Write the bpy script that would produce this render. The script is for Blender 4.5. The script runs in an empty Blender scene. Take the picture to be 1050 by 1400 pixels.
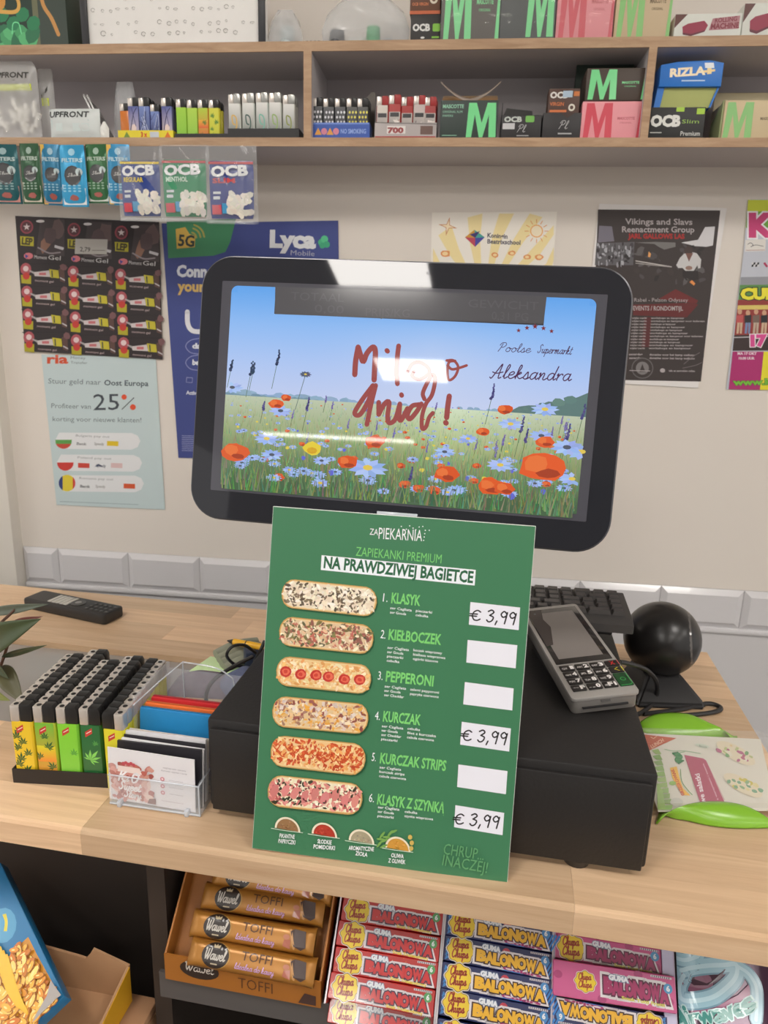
import bpy, bmesh, math, random
import numpy as np
from mathutils import Vector as V, Matrix
from math import sin, cos, pi, radians as R
random.seed(7)
C = bpy.context.scene.collection
SC = bpy.context.scene
# ---------------------------------------------------------------- camera, world, lights, exposure
# world origin: counter top level, straight below the camera; x along the counter, y away from the customer, z up
FPX = 964.6
CF = V((-.1645, .9546, -.2485)).normalized(); CR = V((.9839, .1766, .0270)).normalized(); CU = V((-.0696, .2401, .9683)).normalized()
CAM = V((0, 0, .4133))
cd = bpy.data.cameras.new('camera'); co = bpy.data.objects.new('camera', cd); C.objects.link(co)
co.matrix_world = Matrix(((CR.x, CU.x, -CF.x, CAM.x), (CR.y, CU.y, -CF.y, CAM.y), (CR.z, CU.z, -CF.z, CAM.z), (0, 0, 0, 1)))
cd.sensor_fit = 'VERTICAL'; cd.sensor_height = 36; cd.lens = FPX/1400*36
cd.clip_start = .01
cd.dof.use_dof = True; cd.dof.focus_distance = .66; cd.dof.aperture_fstop = 12
SC.camera = co
SC.view_settings.view_transform = 'Standard'; SC.view_settings.look = 'None'
SC.view_settings.gamma = 1; SC.view_settings.exposure = .12; SC.view_settings.use_curve_mapping = False
w = bpy.data.worlds.new('shop'); SC.world = w; w.use_nodes = True
bg = w.node_tree.nodes['Background']; bg.inputs[0].default_value = (1, .965, .93, 1); bg.inputs[1].default_value = .76
PANEL_LIGHT = 20.0
FLOOR, CEIL = -.93, 1.75
# ---------------------------------------------------------------- helpers
def s2l(c):
    return tuple((x/12.92 if x <= .04045 else ((x+.055)/1.055)**2.4) for x in (v/255 for v in c[:3]))
def onp(px, py, P0, N):
    d = CF + CR*((px-525)/FPX) - CU*((py-700)/FPX)
    return CAM + d*((P0-CAM).dot(N)/d.dot(N))
def onz(px, py, z=0): return onp(px, py, V((0, 0, z)), V((0, 0, 1)))
def frame(o, x, y):
    x = x.normalized(); z = x.cross(y).normalized(); y = z.cross(x)
    return Matrix(((x.x, y.x, z.x, o.x), (x.y, y.y, z.y, o.y), (x.z, y.z, z.z, o.z), (0, 0, 0, 1)))
class Plane:                                   # a real plane of the scene; loc() = where a sight line meets it, in metres on the plane
    def __init__(s, M): s.M = M; s.I = M.inverted(); s.o = M.translation.copy(); s.n = M.to_3x3() @ V((0, 0, 1))
    def loc(s, p): q = s.I @ onp(p[0], p[1], s.o, s.n); return (q.x, q.y)
    def world(s, p): return onp(p[0], p[1], s.o, s.n)
MATS = {}
def mat(name, rgb=None, rough=.5, metal=0., noise=.04, nscale=40, bump=0., **k):
    if name in MATS: return MATS[name]
    m = bpy.data.materials.new(name); m.use_nodes = True; nt = m.node_tree; N = nt.nodes; L = nt.links
    b = N['Principled BSDF']; b.inputs['Roughness'].default_value = rough; b.inputs['Metallic'].default_value = metal
    c = s2l(rgb) if rgb else (1, 1, 1)
    tc = N.new('ShaderNodeTexCoord'); nz = N.new('ShaderNodeTexNoise'); nz.inputs['Scale'].default_value = nscale; nz.inputs['Detail'].default_value = 4
    L.new(tc.outputs['Object'], nz.inputs['Vector'])
    mx = N.new('ShaderNodeMix'); mx.data_type = 'RGBA'; mx.blend_type = 'MIX'
    L.new(nz.outputs['Fac'], mx.inputs[0])
    mx.inputs[6].default_value = (*[v*(1-noise) for v in c], 1); mx.inputs[7].default_value = (*[min(1, v*(1+noise)) for v in c], 1)
    L.new(mx.outputs[2], b.inputs['Base Color'])
    if bump:
        bp = N.new('ShaderNodeBump'); bp.inputs['Strength'].default_value = bump; bp.inputs['Distance'].default_value = .001
        L.new(nz.outputs['Fac'], bp.inputs['Height']); L.new(bp.outputs[0], b.inputs['Normal'])
    for a, v in k.items():
        b.inputs[a].default_value = v
    MATS[name] = m; return m
def ink(name, rough=.5, coat=0., emit=0., alpha=None):
    if name in MATS: return MATS[name]
    m = bpy.data.materials.new(name); m.use_nodes = True; nt = m.node_tree; N = nt.nodes; L = nt.links
    b = N['Principled BSDF']; a = N.new('ShaderNodeVertexColor'); a.layer_name = 'Col'
    b.inputs['Roughness'].default_value = rough; b.inputs['Coat Weight'].default_value = coat; b.inputs['Coat Roughness'].default_value = .08
    if emit:
        b.inputs['Base Color'].default_value = (.01, .01, .012, 1); L.new(a.outputs[0], b.inputs['Emission Color']); b.inputs['Emission Strength'].default_value = emit
        b.inputs['Roughness'].default_value = .03
    else: L.new(a.outputs[0], b.inputs['Base Color'])
    if alpha is not None: b.inputs['Alpha'].default_value = alpha
    MATS[name] = m; return m
PAPER = lambda: ink('printed_paper', .55); GLOSS = lambda: ink('printed_gloss', .35, .5); CARD = lambda: ink('printed_card', .42, .15)
def clear(name, rgb=(235, 240, 245), rough=.08, alpha=.22):
    if name in MATS: return MATS[name]
    m = mat(name, rgb, rough); m.node_tree.nodes['Principled BSDF'].inputs['Alpha'].default_value = alpha; return m
def thing(name, label, cat, M=None, group=None, kind=None):
    o = bpy.data.objects.new(name, None); C.objects.link(o); o.empty_display_size = .01
    if M is not None: o.matrix_world = M
    o['label'] = label; o['category'] = cat
    if group: o['group'] = group
    if kind: o['kind'] = kind
    return o
def tag(o, label=None, cat=None, group=None, kind=None):
    if label: o['label'] = label
    if cat: o['category'] = cat
    if group: o['group'] = group
    if kind: o['kind'] = kind
    return o
def wm(o):                                     # world matrix without a depsgraph update
    M = o.matrix_basis.copy()
    while o.parent: o = o.parent; M = o.matrix_basis @ M
    return M
def dup(root, M=None, label=None):
    r = root.copy(); C.objects.link(r)
    if M is not None: r.matrix_basis = M
    if label: r['label'] = label
    for ch in root.children:
        c = ch.copy(); C.objects.link(c); c.parent = r
        for g in ch.children:
            d = g.copy(); C.objects.link(d); d.parent = c
    return r
class G:                                       # collects shapes and links them as one mesh object
    def __init__(s): s.b = bmesh.new()
    def _new(s, n0): return s.b.verts[n0:] if False else [v for v in s.b.verts if v.index < 0 or v.index >= n0]
    def box(s, x0, x1, y0, y1, z0, z1, bev=0, seg=2, M=None):
        r = bmesh.ops.create_cube(s.b, size=1); vs = r['verts']
        for v in vs: v.co = V((x0+(v.co.x+.5)*(x1-x0), y0+(v.co.y+.5)*(y1-y0), z0+(v.co.z+.5)*(z1-z0)))
        if M is not None: bmesh.ops.transform(s.b, matrix=M, verts=vs)
        if bev: bmesh.ops.bevel(s.b, geom=list({e for v in vs for e in v.link_edges}), offset=bev, segments=seg, affect='EDGES', profile=.5)
        return s
    def prism(s, pts, a, b, ax='z', bev=0, M=None):     # polygon (list of 2D) extruded along an axis from a to b
        f = {'z': lambda p, h: V((p[0], p[1], h)), 'y': lambda p, h: V((p[0], h, p[1])), 'x': lambda p, h: V((h, p[0], p[1]))}[ax]
        A = [s.b.verts.new(f(p, a)) for p in pts]; B = [s.b.verts.new(f(p, b)) for p in pts]; n = len(pts)
        fs = [s.b.faces.new(A[::-1]), s.b.faces.new(B)] + [s.b.faces.new((A[i], A[(i+1) % n], B[(i+1) % n], B[i])) for i in range(n)]
        bmesh.ops.recalc_face_normals(s.b, faces=fs)
        if M is not None: bmesh.ops.transform(s.b, matrix=M, verts=A+B)
        if bev: bmesh.ops.bevel(s.b, geom=list({e for f_ in fs[:2] for e in f_.edges}), offset=bev, segments=2, affect='EDGES', profile=.5)
        return s
    def cyl(s, c, r, h, ax='z', seg=24, r2=None, M=None):
        q = bmesh.ops.create_cone(s.b, cap_ends=True, segments=seg, radius1=r, radius2=r if r2 is None else r2, depth=h)['verts']
        T = Matrix.Translation(V(c)) @ {'z': Matrix(), 'x': Matrix.Rotation(pi/2, 4, 'Y'), 'y': Matrix.Rotation(-pi/2, 4, 'X')}[ax]
        if M is not None: T = M @ T
        bmesh.ops.transform(s.b, matrix=T, verts=q); return s
    def ball(s, c, r, sc=(1, 1, 1), seg=24, M=None):
        q = bmesh.ops.create_uvsphere(s.b, u_segments=seg, v_segments=max(6, seg//2), radius=r)['verts']
        T = Matrix.Translation(V(c)) @ Matrix.Diagonal((*sc, 1))
        if M is not None: T = M @ T
        bmesh.ops.transform(s.b, matrix=T, verts=q); return s
    def tube(s, pts, r, seg=8, smooth=True, closed=False):
        P = [V(p) for p in pts]
        if smooth: P = [V(q) for q in crom([tuple(p) for p in P], 6)]
        rr = r if callable(r) else (lambda t: r); rings = []; n = len(P); up = V((0, 0, 1)); 
        for i, p in enumerate(P):
            t = (P[min(i+1, n-1)]-P[max(i-1, 0)]).normalized()
            if i == 0: a = t.orthogonal().normalized()
            else: a = (a - t*a.dot(t)); a = a.normalized() if a.length > 1e-9 else t.orthogonal().normalized()
            b = t.cross(a); q = rr(i/(n-1))
            rings.append([s.b.verts.new(p + a*q*cos(2*pi*k/seg) + b*q*sin(2*pi*k/seg)) for k in range(seg)])
        for i in range(n-1):
            for k in range(seg): s.b.faces.new((rings[i][k], rings[i][(k+1) % seg], rings[i+1][(k+1) % seg], rings[i+1][k]))
        s.b.faces.new(rings[0][::-1]); s.b.faces.new(rings[-1]); return s
    def lathe(s, prof, seg=32, M=None, ax=None):
        rings = [[s.b.verts.new(V((r*cos(2*pi*k/seg), r*sin(2*pi*k/seg), z))) for k in range(seg)] for r, z in prof]
        for i in range(len(rings)-1):
            for k in range(seg): s.b.faces.new((rings[i][k], rings[i][(k+1) % seg], rings[i+1][(k+1) % seg], rings[i+1][k]))
        s.b.faces.new(rings[0][::-1]); s.b.faces.new(rings[-1])
        if M is not None: bmesh.ops.transform(s.b, matrix=M, verts=[v for r in rings for v in r])
        return s
    def grid(s, fn, nu, nv, th=0):              # fn(u,v)->point, a sheet
        A = [[s.b.verts.new(V(fn(i/nu, j/nv))) for i in range(nu+1)] for j in range(nv+1)]
        for j in range(nv):
            for i in range(nu): s.b.faces.new((A[j][i], A[j][i+1], A[j+1][i+1], A[j+1][i]))
        return s
    def mesh(s, name, m):
        me = bpy.data.meshes.new(name); s.b.normal_update(); s.b.to_mesh(me); s.b.free(); me.materials.append(m); return me
    def out(s, name, m, parent=None, smooth=None, M=None):
        bmesh.ops.recalc_face_normals(s.b, faces=s.b.faces)
        me = s.mesh(name, m); o = bpy.data.objects.new(name, me); C.objects.link(o)
        if parent: o.parent = parent
        if M is not None: o.matrix_basis = M
        if smooth is not False:
            me.polygons.foreach_set('use_smooth', [True]*len(me.polygons))
            a = smooth or 35
            me.set_sharp_from_angle(angle=R(a))
        return o
def solid(o, t, off=0):
    md = o.modifiers.new('thickness', 'SOLIDIFY'); md.thickness = t; md.offset = off; return o
def crom(P, n=6):
    if len(P) < 3: return P
    Q = [tuple(2*a-b for a, b in zip(P[0], P[1]))] + list(P) + [tuple(2*a-b for a, b in zip(P[-1], P[-2]))]; out = []
    for i in range(1, len(Q)-2):
        for k in range(n):
            t = k/n; out.append(tuple(.5*((2*b)+(-a+c)*t+(2*a-5*b+4*c-d)*t*t+(-a+3*b-3*c+d)*t**3) for a, b, c, d in zip(Q[i-1], Q[i], Q[i+1], Q[i+2])))
    out.append(tuple(P[-1])); return out
def rrect(x0, x1, y0, y1, r, n=6):
    return [(cx+r*cos(a0+pi/2*k/n), cy+r*sin(a0+pi/2*k/n)) for cx, cy, a0 in ((x1-r, y1-r, 0), (x0+r, y1-r, pi/2), (x0+r, y0+r, pi), (x1-r, y0+r, 1.5*pi)) for k in range(n+1)]
# ---- lettering: outlines of the built-in font, and a small hand-drawn stroke alphabet
TXT = {}
def glyphs(s, bold=0.):
    k = (s, bold)
    if k not in TXT:
        c = bpy.data.curves.new('t', 'FONT'); c.body = s; c.offset = bold; c.resolution_u = 2; o = bpy.data.objects.new('t', c); C.objects.link(o)
        dg = bpy.context.evaluated_depsgraph_get(); ob = o.evaluated_get(dg); m = ob.to_mesh()
        vs = [(v.co.x, v.co.y) for v in m.vertices]; fs = [tuple(p.vertices) for p in m.polygons]
        ob.to_mesh_clear(); bpy.data.objects.remove(o); bpy.data.curves.remove(c)
        xs = [v[0] for v in vs] or [0]; TXT[k] = (vs, fs, min(xs), max(xs))
    return TXT[k]
S_ = {
'a': (.62, [[(.46,.42),(.3,.5),(.1,.38),(.05,.14),(.18,0),(.36,.12),(.47,.44)], [(.48,.5),(.43,.15),(.5,.01),(.64,.12)]]),
'c': (.5, [[(.42,.38),(.3,.5),(.1,.36),(.06,.12),(.2,0),(.4,.08),(.52,.2)]]),
'd': (.64, [[(.46,.4),(.28,.5),(.08,.36),(.05,.12),(.18,0),(.36,.12),(.48,.5),(.56,1.0)], [(.56,1.0),(.46,.3),(.48,.02),(.64,.12)]]),
'e': (.5, [[(.06,.24),(.3,.28),(.4,.42),(.28,.5),(.1,.38),(.07,.12),(.22,0),(.4,.07),(.52,.2)]]),
'g': (.6, [[(.44,.42),(.28,.5),(.08,.36),(.06,.14),(.2,.02),(.36,.14),(.46,.48)], [(.46,.48),(.4,-.2),(.2,-.42),(.08,-.26),(.3,-.05),(.6,.15)]]),
'h': (.62, [[(.02,.1),(.3,.8),(.24,1.0),(.14,.8),(.1,0)], [(.1,.1),(.28,.46),(.4,.44),(.38,.1),(.46,.0),(.62,.12)]]),
'i': (.3, [[(.02,.12),(.14,.48),(.1,.1),(.18,0),(.3,.12)], [(.17,.68),(.18,.7)]]),
'k': (.58, [[(.02,.1),(.28,.8),(.22,1.0),(.14,.8),(.08,0)], [(.1,.2),(.3,.48),(.38,.4),(.16,.24),(.36,.02),(.58,.12)]]),
'l': (.34, [[(.02,.12),(.28,.8),(.22,1.0),(.12,.75),(.1,.12),(.18,0),(.34,.12)]]),
'm': (.86, [[(.02,.38),(.1,.48),(.08,0)], [(.08,.1),(.24,.46),(.33,.42),(.3,0)], [(.3,.1),(.5,.48),(.6,.42),(.56,.08),(.66,0),(.84,.12)]]),
'n': (.62, [[(.02,.38),(.1,.48),(.08,0)], [(.08,.1),(.26,.46),(.38,.42),(.34,.08),(.44,0),(.62,.12)]]),
'o': (.54, [[(.28,.5),(.1,.4),(.05,.14),(.2,0),(.38,.1),(.42,.36),(.28,.5),(.36,.36),(.54,.4)]]),
'p': (.58, [[(.02,.36),(.12,.48),(.04,-.42)], [(.08,.2),(.24,.46),(.4,.4),(.4,.12),(.24,0),(.08,.1)], [(.3,.03),(.44,.04),(.58,.14)]]),
'r': (.46, [[(.02,.36),(.1,.48),(.08,0)], [(.08,.14),(.22,.42),(.38,.46),(.4,.38)]]),
's': (.46, [[(.02,.1),(.24,.52),(.3,.34),(.34,.12),(.2,0),(.06,.06)], [(.2,0),(.34,.04),(.46,.14)]]),
't': (.4, [[(.2,.86),(.1,.14),(.2,0),(.38,.12)], [(.04,.58),(.36,.62)]]),
'u': (.62, [[(.02,.38),(.1,.48),(.08,.12),(.18,0),(.34,.12),(.44,.48)], [(.44,.48),(.4,.1),(.48,0),(.62,.12)]]),
'w': (.74, [[(.04,.48),(.06,.1),(.18,0),(.3,.14),(.34,.46)], [(.34,.46),(.34,.1),(.46,0),(.6,.2),(.58,.48),(.74,.4)]]),
'y': (.6, [[(.02,.38),(.1,.48),(.1,.14),(.2,.04),(.36,.16),(.44,.48)], [(.44,.48),(.38,-.2),(.2,-.42),(.08,-.26),(.3,-.04),(.58,.14)]]),
'A': (.9, [[(.02,.04),(.16,0),(.42,.6),(.62,1.02),(.6,.5),(.62,.0),(.8,.06)], [(.1,.42),(.4,.34),(.82,.44)]]),
'C': (.68, [[(.6,.8),(.5,1.0),(.26,.86),(.08,.44),(.16,.08),(.36,0),(.64,.2)]]),
'I': (.42, [[(.08,.9),(.24,1.0),(.44,.94)], [(.28,.97),(.2,.06),(.06,0)], [(.06,0),(.24,-.02),(.4,.08)]]),
'K': (.8, [[(.2,1.0),(.12,.5),(.06,0)], [(.66,1.0),(.34,.62),(.14,.46),(.34,.44),(.48,.1),(.76,.02)]]),
'M': (1.0, [[(.06,.0),(.1,.5),(.2,1.0)], [(.2,1.0),(.3,.6),(.4,.34)], [(.4,.34),(.6,.8),(.76,1.0)], [(.76,1.0),(.78,.5),(.84,.0)]]),
'O': (.84, [[(.46,1.0),(.16,.8),(.08,.34),(.26,0),(.56,.1),(.74,.5),(.64,.9),(.4,1.0),(.34,.84),(.8,.86)]]),
'P': (.7, [[(.3,.9),(.2,.4),(.06,0)], [(.06,.7),(.2,.98),(.54,1.0),(.62,.74),(.42,.5),(.22,.5)]]),
'S': (.7, [[(.62,.86),(.46,1.02),(.26,.84),(.34,.6),(.48,.36),(.36,.06),(.12,.02),(.06,.2)]]),
'W': (1.0, [[(.08,.9),(.2,1.0),(.2,.4),(.3,0)], [(.3,0),(.5,.5),(.56,.9)], [(.52,.8),(.6,.05),(.66,0)], [(.66,0),(.86,.5),(.92,1.0)]]),
'&': (.7, [[(.6,.1),(.2,.66),(.26,.86),(.4,.8),(.36,.6),(.1,.3),(.16,.04),(.36,.04),(.58,.36)]]),
'!': (.3, [[(.2,1.0),(.14,.3)], [(.12,.04),(.13,.05)]]),
'€': (.78, [[(.7,.86),(.5,1.0),(.26,.8),(.18,.4),(.3,.04),(.52,0),(.7,.14)], [(.02,.6),(.5,.62)], [(.0,.4),(.46,.4)]]),
'3': (.6, [[(.08,.86),(.3,1.0),(.46,.82),(.24,.56),(.22,.54),(.48,.4),(.4,.08),(.2,-.02),(.06,.12)]]),
'9': (.6, [[(.46,.8),(.26,1.0),(.08,.74),(.22,.5),(.42,.62),(.48,.86)], [(.48,.92),(.44,.4),(.4,-.04)]]),
',': (.3, [[(.16,.12),(.08,-.2)]]),
' ': (.32, []),
}
S_['ł'] = (.42, S_['l'][1]+[[(.0,.42),(.34,.64)]])
class Ink:                                     # flat print: coloured shapes stacked in thin layers on a surface
    def __init__(s, f=None, plane=None, step=4e-6, base=1.5e-4):
        s.pl = plane; s.f = f; s.v = []; s.fc = []; s.col = []; s.h = base; s.step = step
    def q(s, p): return s.pl.loc(p) if s.pl else p
    def raw(s, pts, faces, col, grad=None):
        n = len(s.v); s.h += s.step
        for x, y in pts: s.v.append((x, y, s.h))
        c = s2l(col) if not grad else None
        for f in faces:
            s.fc.append(tuple(n+i for i in f)); s.col.append([s2l(grad[i]) for i in f] if grad else [c]*len(f))
        return s
    def poly(s, pts, col, grad=None): P = [s.q(p) for p in pts]; return s.raw(P, [tuple(range(len(P)))], col, grad)
    def rect(s, x0, y0, x1, y1, col, grad=None): return s.poly([(x0, y0), (x1, y0), (x1, y1), (x0, y1)], col, grad)
    def disc(s, x, y, rx, ry, col, n=24, m=5):       # round patch with inner rings, for curved surfaces
        P = [s.q((x, y))]+[s.q((x+rx*j/m*cos(2*pi*i/n), y+ry*j/m*sin(2*pi*i/n))) for j in range(1, m+1) for i in range(n)]
        F = [(0, 1+i, 1+(i+1) % n) for i in range(n)]+[(1+(j-1)*n+i, 1+j*n+i, 1+j*n+(i+1) % n, 1+(j-1)*n+(i+1) % n) for j in range(1, m) for i in range(n)]
        return s.raw(P, F, col)
    def rr(s, x0, y0, x1, y1, r, col): return s.poly(rrect(min(x0, x1), max(x0, x1), min(y0, y1), max(y0, y1), r), col)
    def ell(s, x, y, rx, ry, col, n=14, rot=0, jit=0):
        return s.poly([(x+(rx*cos(a)*cos(rot)-ry*sin(a)*sin(rot))*j, y+(rx*cos(a)*sin(rot)+ry*sin(a)*cos(rot))*j) for a, j in ((2*pi*i/n, 1+random.uniform(-jit, jit)) for i in range(n))], col)
    def line(s, pts, wd, col, smooth=True, taper=False):      # wd in the units of pts
        P = crom(list(pts), 5) if smooth and len(pts) > 2 else list(pts)
        n = len(P); Lp = []; Rp = []
        for i, p in enumerate(P):
            a = P[max(i-1, 0)]; b = P[min(i+1, n-1)]; dx, dy = b[0]-a[0], b[1]-a[1]; d = math.hypot(dx, dy) or 1e-9
            hw = wd/2*((1-abs(2*i/(n-1)-1)**3*.7) if taper else 1); Lp.append((p[0]-dy/d*hw, p[1]+dx/d*hw)); Rp.append((p[0]+dy/d*hw, p[1]-dx/d*hw))
        Q = [s.q(p) for p in Lp+Rp]; s.raw(Q, [(i, i+1, n+i+1, n+i) for i in range(n-1)], col)
        if not taper:
            s.h -= s.step
            for e in (P[0], P[-1]): s.ell(e[0], e[1], wd/2, wd/2, col, 8); s.h -= s.step
            s.h += s.step
        return s
    def text(s, t, a, b, h, col, bold=0., shear=0., flip=False, out=None, arc=0):   # baseline from a to b, cap height h (units of a, b)
        if out: oc, ow = out; s.text(t, a, b, h, oc, bold+ow, shear, flip, None, arc)
        vs, fs, x0, x1 = glyphs(t, bold if not out else bold)
        ax, ay = a; dx, dy = b[0]-ax, b[1]-ay; L = math.hypot(dx, dy); ux, uy = dx/L, dy/L; nx, ny = (uy, -ux) if s.pl else (-uy, ux)
        g0, g1 = glyphs(t, 0)[2:]
        P = []
        for x, y in vs:
            X = (x-g0)/(g1-g0)*L; Y = y/.70*h + arc*4*(X/L)*(1-X/L); X += shear*Y
            P.append(s.q((ax+ux*X+nx*Y, ay+uy*X+ny*Y)))
        return s.raw(P, fs, col)
    def script(s, t, a, b, h, col, wd, shear=.25, out=None):
        if out: s.script(t, a, b, h, out[0], wd+out[1], shear)
        adv = sum(S_[c][0] for c in t); ax, ay = a; dx, dy = b[0]-ax, b[1]-ay; L = math.hypot(dx, dy); ux, uy = dx/L, dy/L; nx, ny = (uy, -ux) if s.pl else (-uy, ux)
        k = L/adv; X0 = 0
        for c in t:
            for st in S_[c][1]:
                pts = []
                for gx, gy in st:
                    X = (X0+gx)*k+shear*gy*h; Y = gy*h; pts.append((ax+ux*X+nx*Y, ay+uy*X+ny*Y))
                s.line(pts, wd, col); s.h -= s.step
            X0 += S_[c][0]
        s.h += s.step; return s
    def out(s, name, m, parent=None, M=None, fn=None, dim=1.):        # fn maps (x, y, h) to the parent's space; else the plane or the front (-y) face
        if fn is None:
            if s.pl:
                T = (wm(parent).inverted() if parent else Matrix()) @ s.pl.M; fn = lambda x, y, h: T @ V((x, y, h))
            else: fn = lambda x, y, h: V((x, -h, y))
        me = bpy.data.meshes.new(name); me.from_pydata([tuple(fn(*v)) for v in s.v], [], s.fc)
        at = me.color_attributes.new('Col', 'FLOAT_COLOR', 'CORNER')
        flat = []
        for c in s.col:
            for k in c: flat += [k[0]*dim, k[1]*dim, k[2]*dim, 1]
        at.data.foreach_set('color', flat); me.materials.append(m)
        o = bpy.data.objects.new(name, me); C.objects.link(o)
        if parent: o.parent = parent
        if M is not None: o.matrix_basis = M
        return o
top_fn = lambda x, y, h: V((x, y, h))
def mixc(a, b, t): return tuple(a[i]*(1-t)+b[i]*t for i in range(3))
def jc(c, d=12): k = random.uniform(-d, d); return tuple(max(0, min(255, v+k+random.uniform(-d, d)*.4)) for v in c)
def leaf(I, x, y, r, a, col, n=7, w=.13, lim=None):      # a fan of pointed leaflets
    for i in range(n):
        t = a + (i-(n-1)/2)*.60; L = r*(1-.5*abs(i-(n-1)/2)/((n-1)/2))
        P = [(x, y), (x+L*.5*cos(t)-L*w*sin(t), y+L*.5*sin(t)+L*w*cos(t)), (x+L*cos(t), y+L*sin(t)), (x+L*.5*cos(t)+L*w*sin(t), y+L*.5*sin(t)-L*w*cos(t))]
        if lim: P = [(max(-lim[0], min(lim[0], p)), max(.0002, min(lim[1], q))) for p, q in P]
        I.poly(P, col); I.h -= I.step
    I.h += I.step
# ---------------------------------------------------------------- the setting
PH, D = .0678, 1.3177
WU = V((cos(PH), sin(PH), 0)); WN = V((sin(PH), -cos(PH), 0)); WO = V((0, D, 0)); ZZ = V((0, 0, 1)); XX = V((1, 0, 0)); YY = V((0, 1, 0))
def wplane(off=0): return Plane(frame(WO+WN*off, WU, ZZ))
def wf(u, off, v, yaw=0):                       # frame on the wall: x along it, y into it, z up
    return frame(WO+WU*u+WN*off+ZZ*v, WU, -WN) @ Matrix.Rotation(yaw, 4, 'Z')
WALLP = wplane(.0008)
m_wall = mat('wall_paint', (226, 218, 209), .75, noise=.02, nscale=3, bump=.1)
m_low = mat('lower_wall_paint', (205, 203, 204), .6, noise=.02, nscale=3)
m_tile = mat('glazed_tile', (214, 212, 214), .18, noise=.02, nscale=8, **{'Coat Weight': .3})
m_grout = mat('grout', (206, 200, 193), .8)
m_ceil = mat('ceiling_board', (215, 212, 206), .8, noise=.03, nscale=10)
wb = thing('wall_back', 'off-white painted wall with a band of bevelled tiles behind the counter', 'wall', wf(0, 0, 0), kind='structure')
G().box(-2.6, 2.2, 0, .12, -.0398, CEIL).out('plaster', m_wall, wb)
G().box(-2.6, 2.2, .001, .12, -.1165, -.0398).out('grout_bed', m_grout, wb)
G().box(-2.6, 2.2, -.002, .12, FLOOR, -.1275).out('lower_wall', m_low, wb)
G().box(-.977, 2.2, -.008, .05, -.1275, -.1165, .003).out('edge_strip', m_tile, wb)
def tile(u0, u1):
    g = G(); z0, z1 = -.1160, -.0405; b = .011
    P = [(u0, z0), (u1, z0), (u1, z1), (u0, z1)]; Q = [(u0+b, z0+b), (u1-b, z0+b), (u1-b, z1-b), (u0+b, z1-b)]
    A = [g.b.verts.new((x, .002, z)) for x, z in P]; A2 = [g.b.verts.new((x, -.002, z)) for x, z in P]; B = [g.b.verts.new((x, -.0085, z)) for x, z in Q]
    for i in range(4):
        j = (i+1) % 4; g.b.faces.new((A[i], A[j], A2[j], A2[i])); g.b.faces.new((A2[i], A2[j], B[j], B[i]))
    g.b.faces.new(B); return g
tile(-.976, -.9005).out('tile', m_tile, wb, False)
t0 = tile(-.8995, -.7495).out('tile', m_tile, wb, False)
for k in range(1, 14):
    t = t0.copy(); C.objects.link(t); t.parent = wb; t.location.x = .151*k
o = G().box(-2.6, -.978, -.03, .12, FLOOR, CEIL, .002).out('trim_1', mat('pilaster_paint', (228, 222, 212), .6, noise=.02, nscale=3), None, M=wf(0, 0, 0)); tag(o, kind='structure')
o = G().box(-3.6, 4, -8, 1.9, FLOOR-.1, FLOOR).out('floor', mat('floor_tile', (120, 112, 104), .45, noise=.12, nscale=3), None); tag(o, kind='structure')
o = G().box(-3.6, 4, -8, 1.9, CEIL, CEIL+.08).out('ceiling', m_ceil, None); tag(o, kind='structure')
o = G().box(-3.6, 4, -8.1, -8, FLOOR, CEIL).out('wall_front', mat('far_wall_paint', (150, 146, 140), .8, noise=.05, nscale=2), None); tag(o, kind='structure')
m_em = bpy.data.materials.new('light_diffuser'); m_em.use_nodes = True; b = m_em.node_tree.nodes['Principled BSDF']
b.inputs['Base Color'].default_value = (.8, .8, .8, 1); b.inputs['Emission Color'].default_value = (1, .955, .9, 1); b.inputs['Emission Strength'].default_value = PANEL_LIGHT
m_white = mat('white_plastic', (232, 230, 226), .4)
def ceiling_light(x, y, w_, d_, label, group=None):
    t = thing('ceiling_light', label, 'ceiling light', Matrix.Translation((x, y, CEIL)), group)
    g = G()
    for a in ((-w_/2-.02, -w_/2, -d_/2-.02, d_/2+.02), (w_/2, w_/2+.02, -d_/2-.02, d_/2+.02), (-w_/2, w_/2, -d_/2-.02, -d_/2), (-w_/2, w_/2, d_/2, d_/2+.02)): g.box(*a, -.012, 0)
    g.out('frame', m_white, t); G().box(-w_/2, w_/2, -d_/2, d_/2, -.008, -.001).out('diffuser', m_em, t)
for i, x in enumerate((-2.75, -.63, 1.12, 2.87)):
    for j, y in enumerate((-3.54, -1.95, -.36)): ceiling_light(x, y, .48, .49, 'square led ceiling panel, %s from the left in the %s row' % (('first', 'second', 'third', 'fourth')[i], ('farthest', 'middle', 'nearest')[j]), 'ceiling led panels')
ceiling_light(-1.66, -5.85, 1.62, .17, 'long white tube light at the far end of the ceiling')
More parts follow.
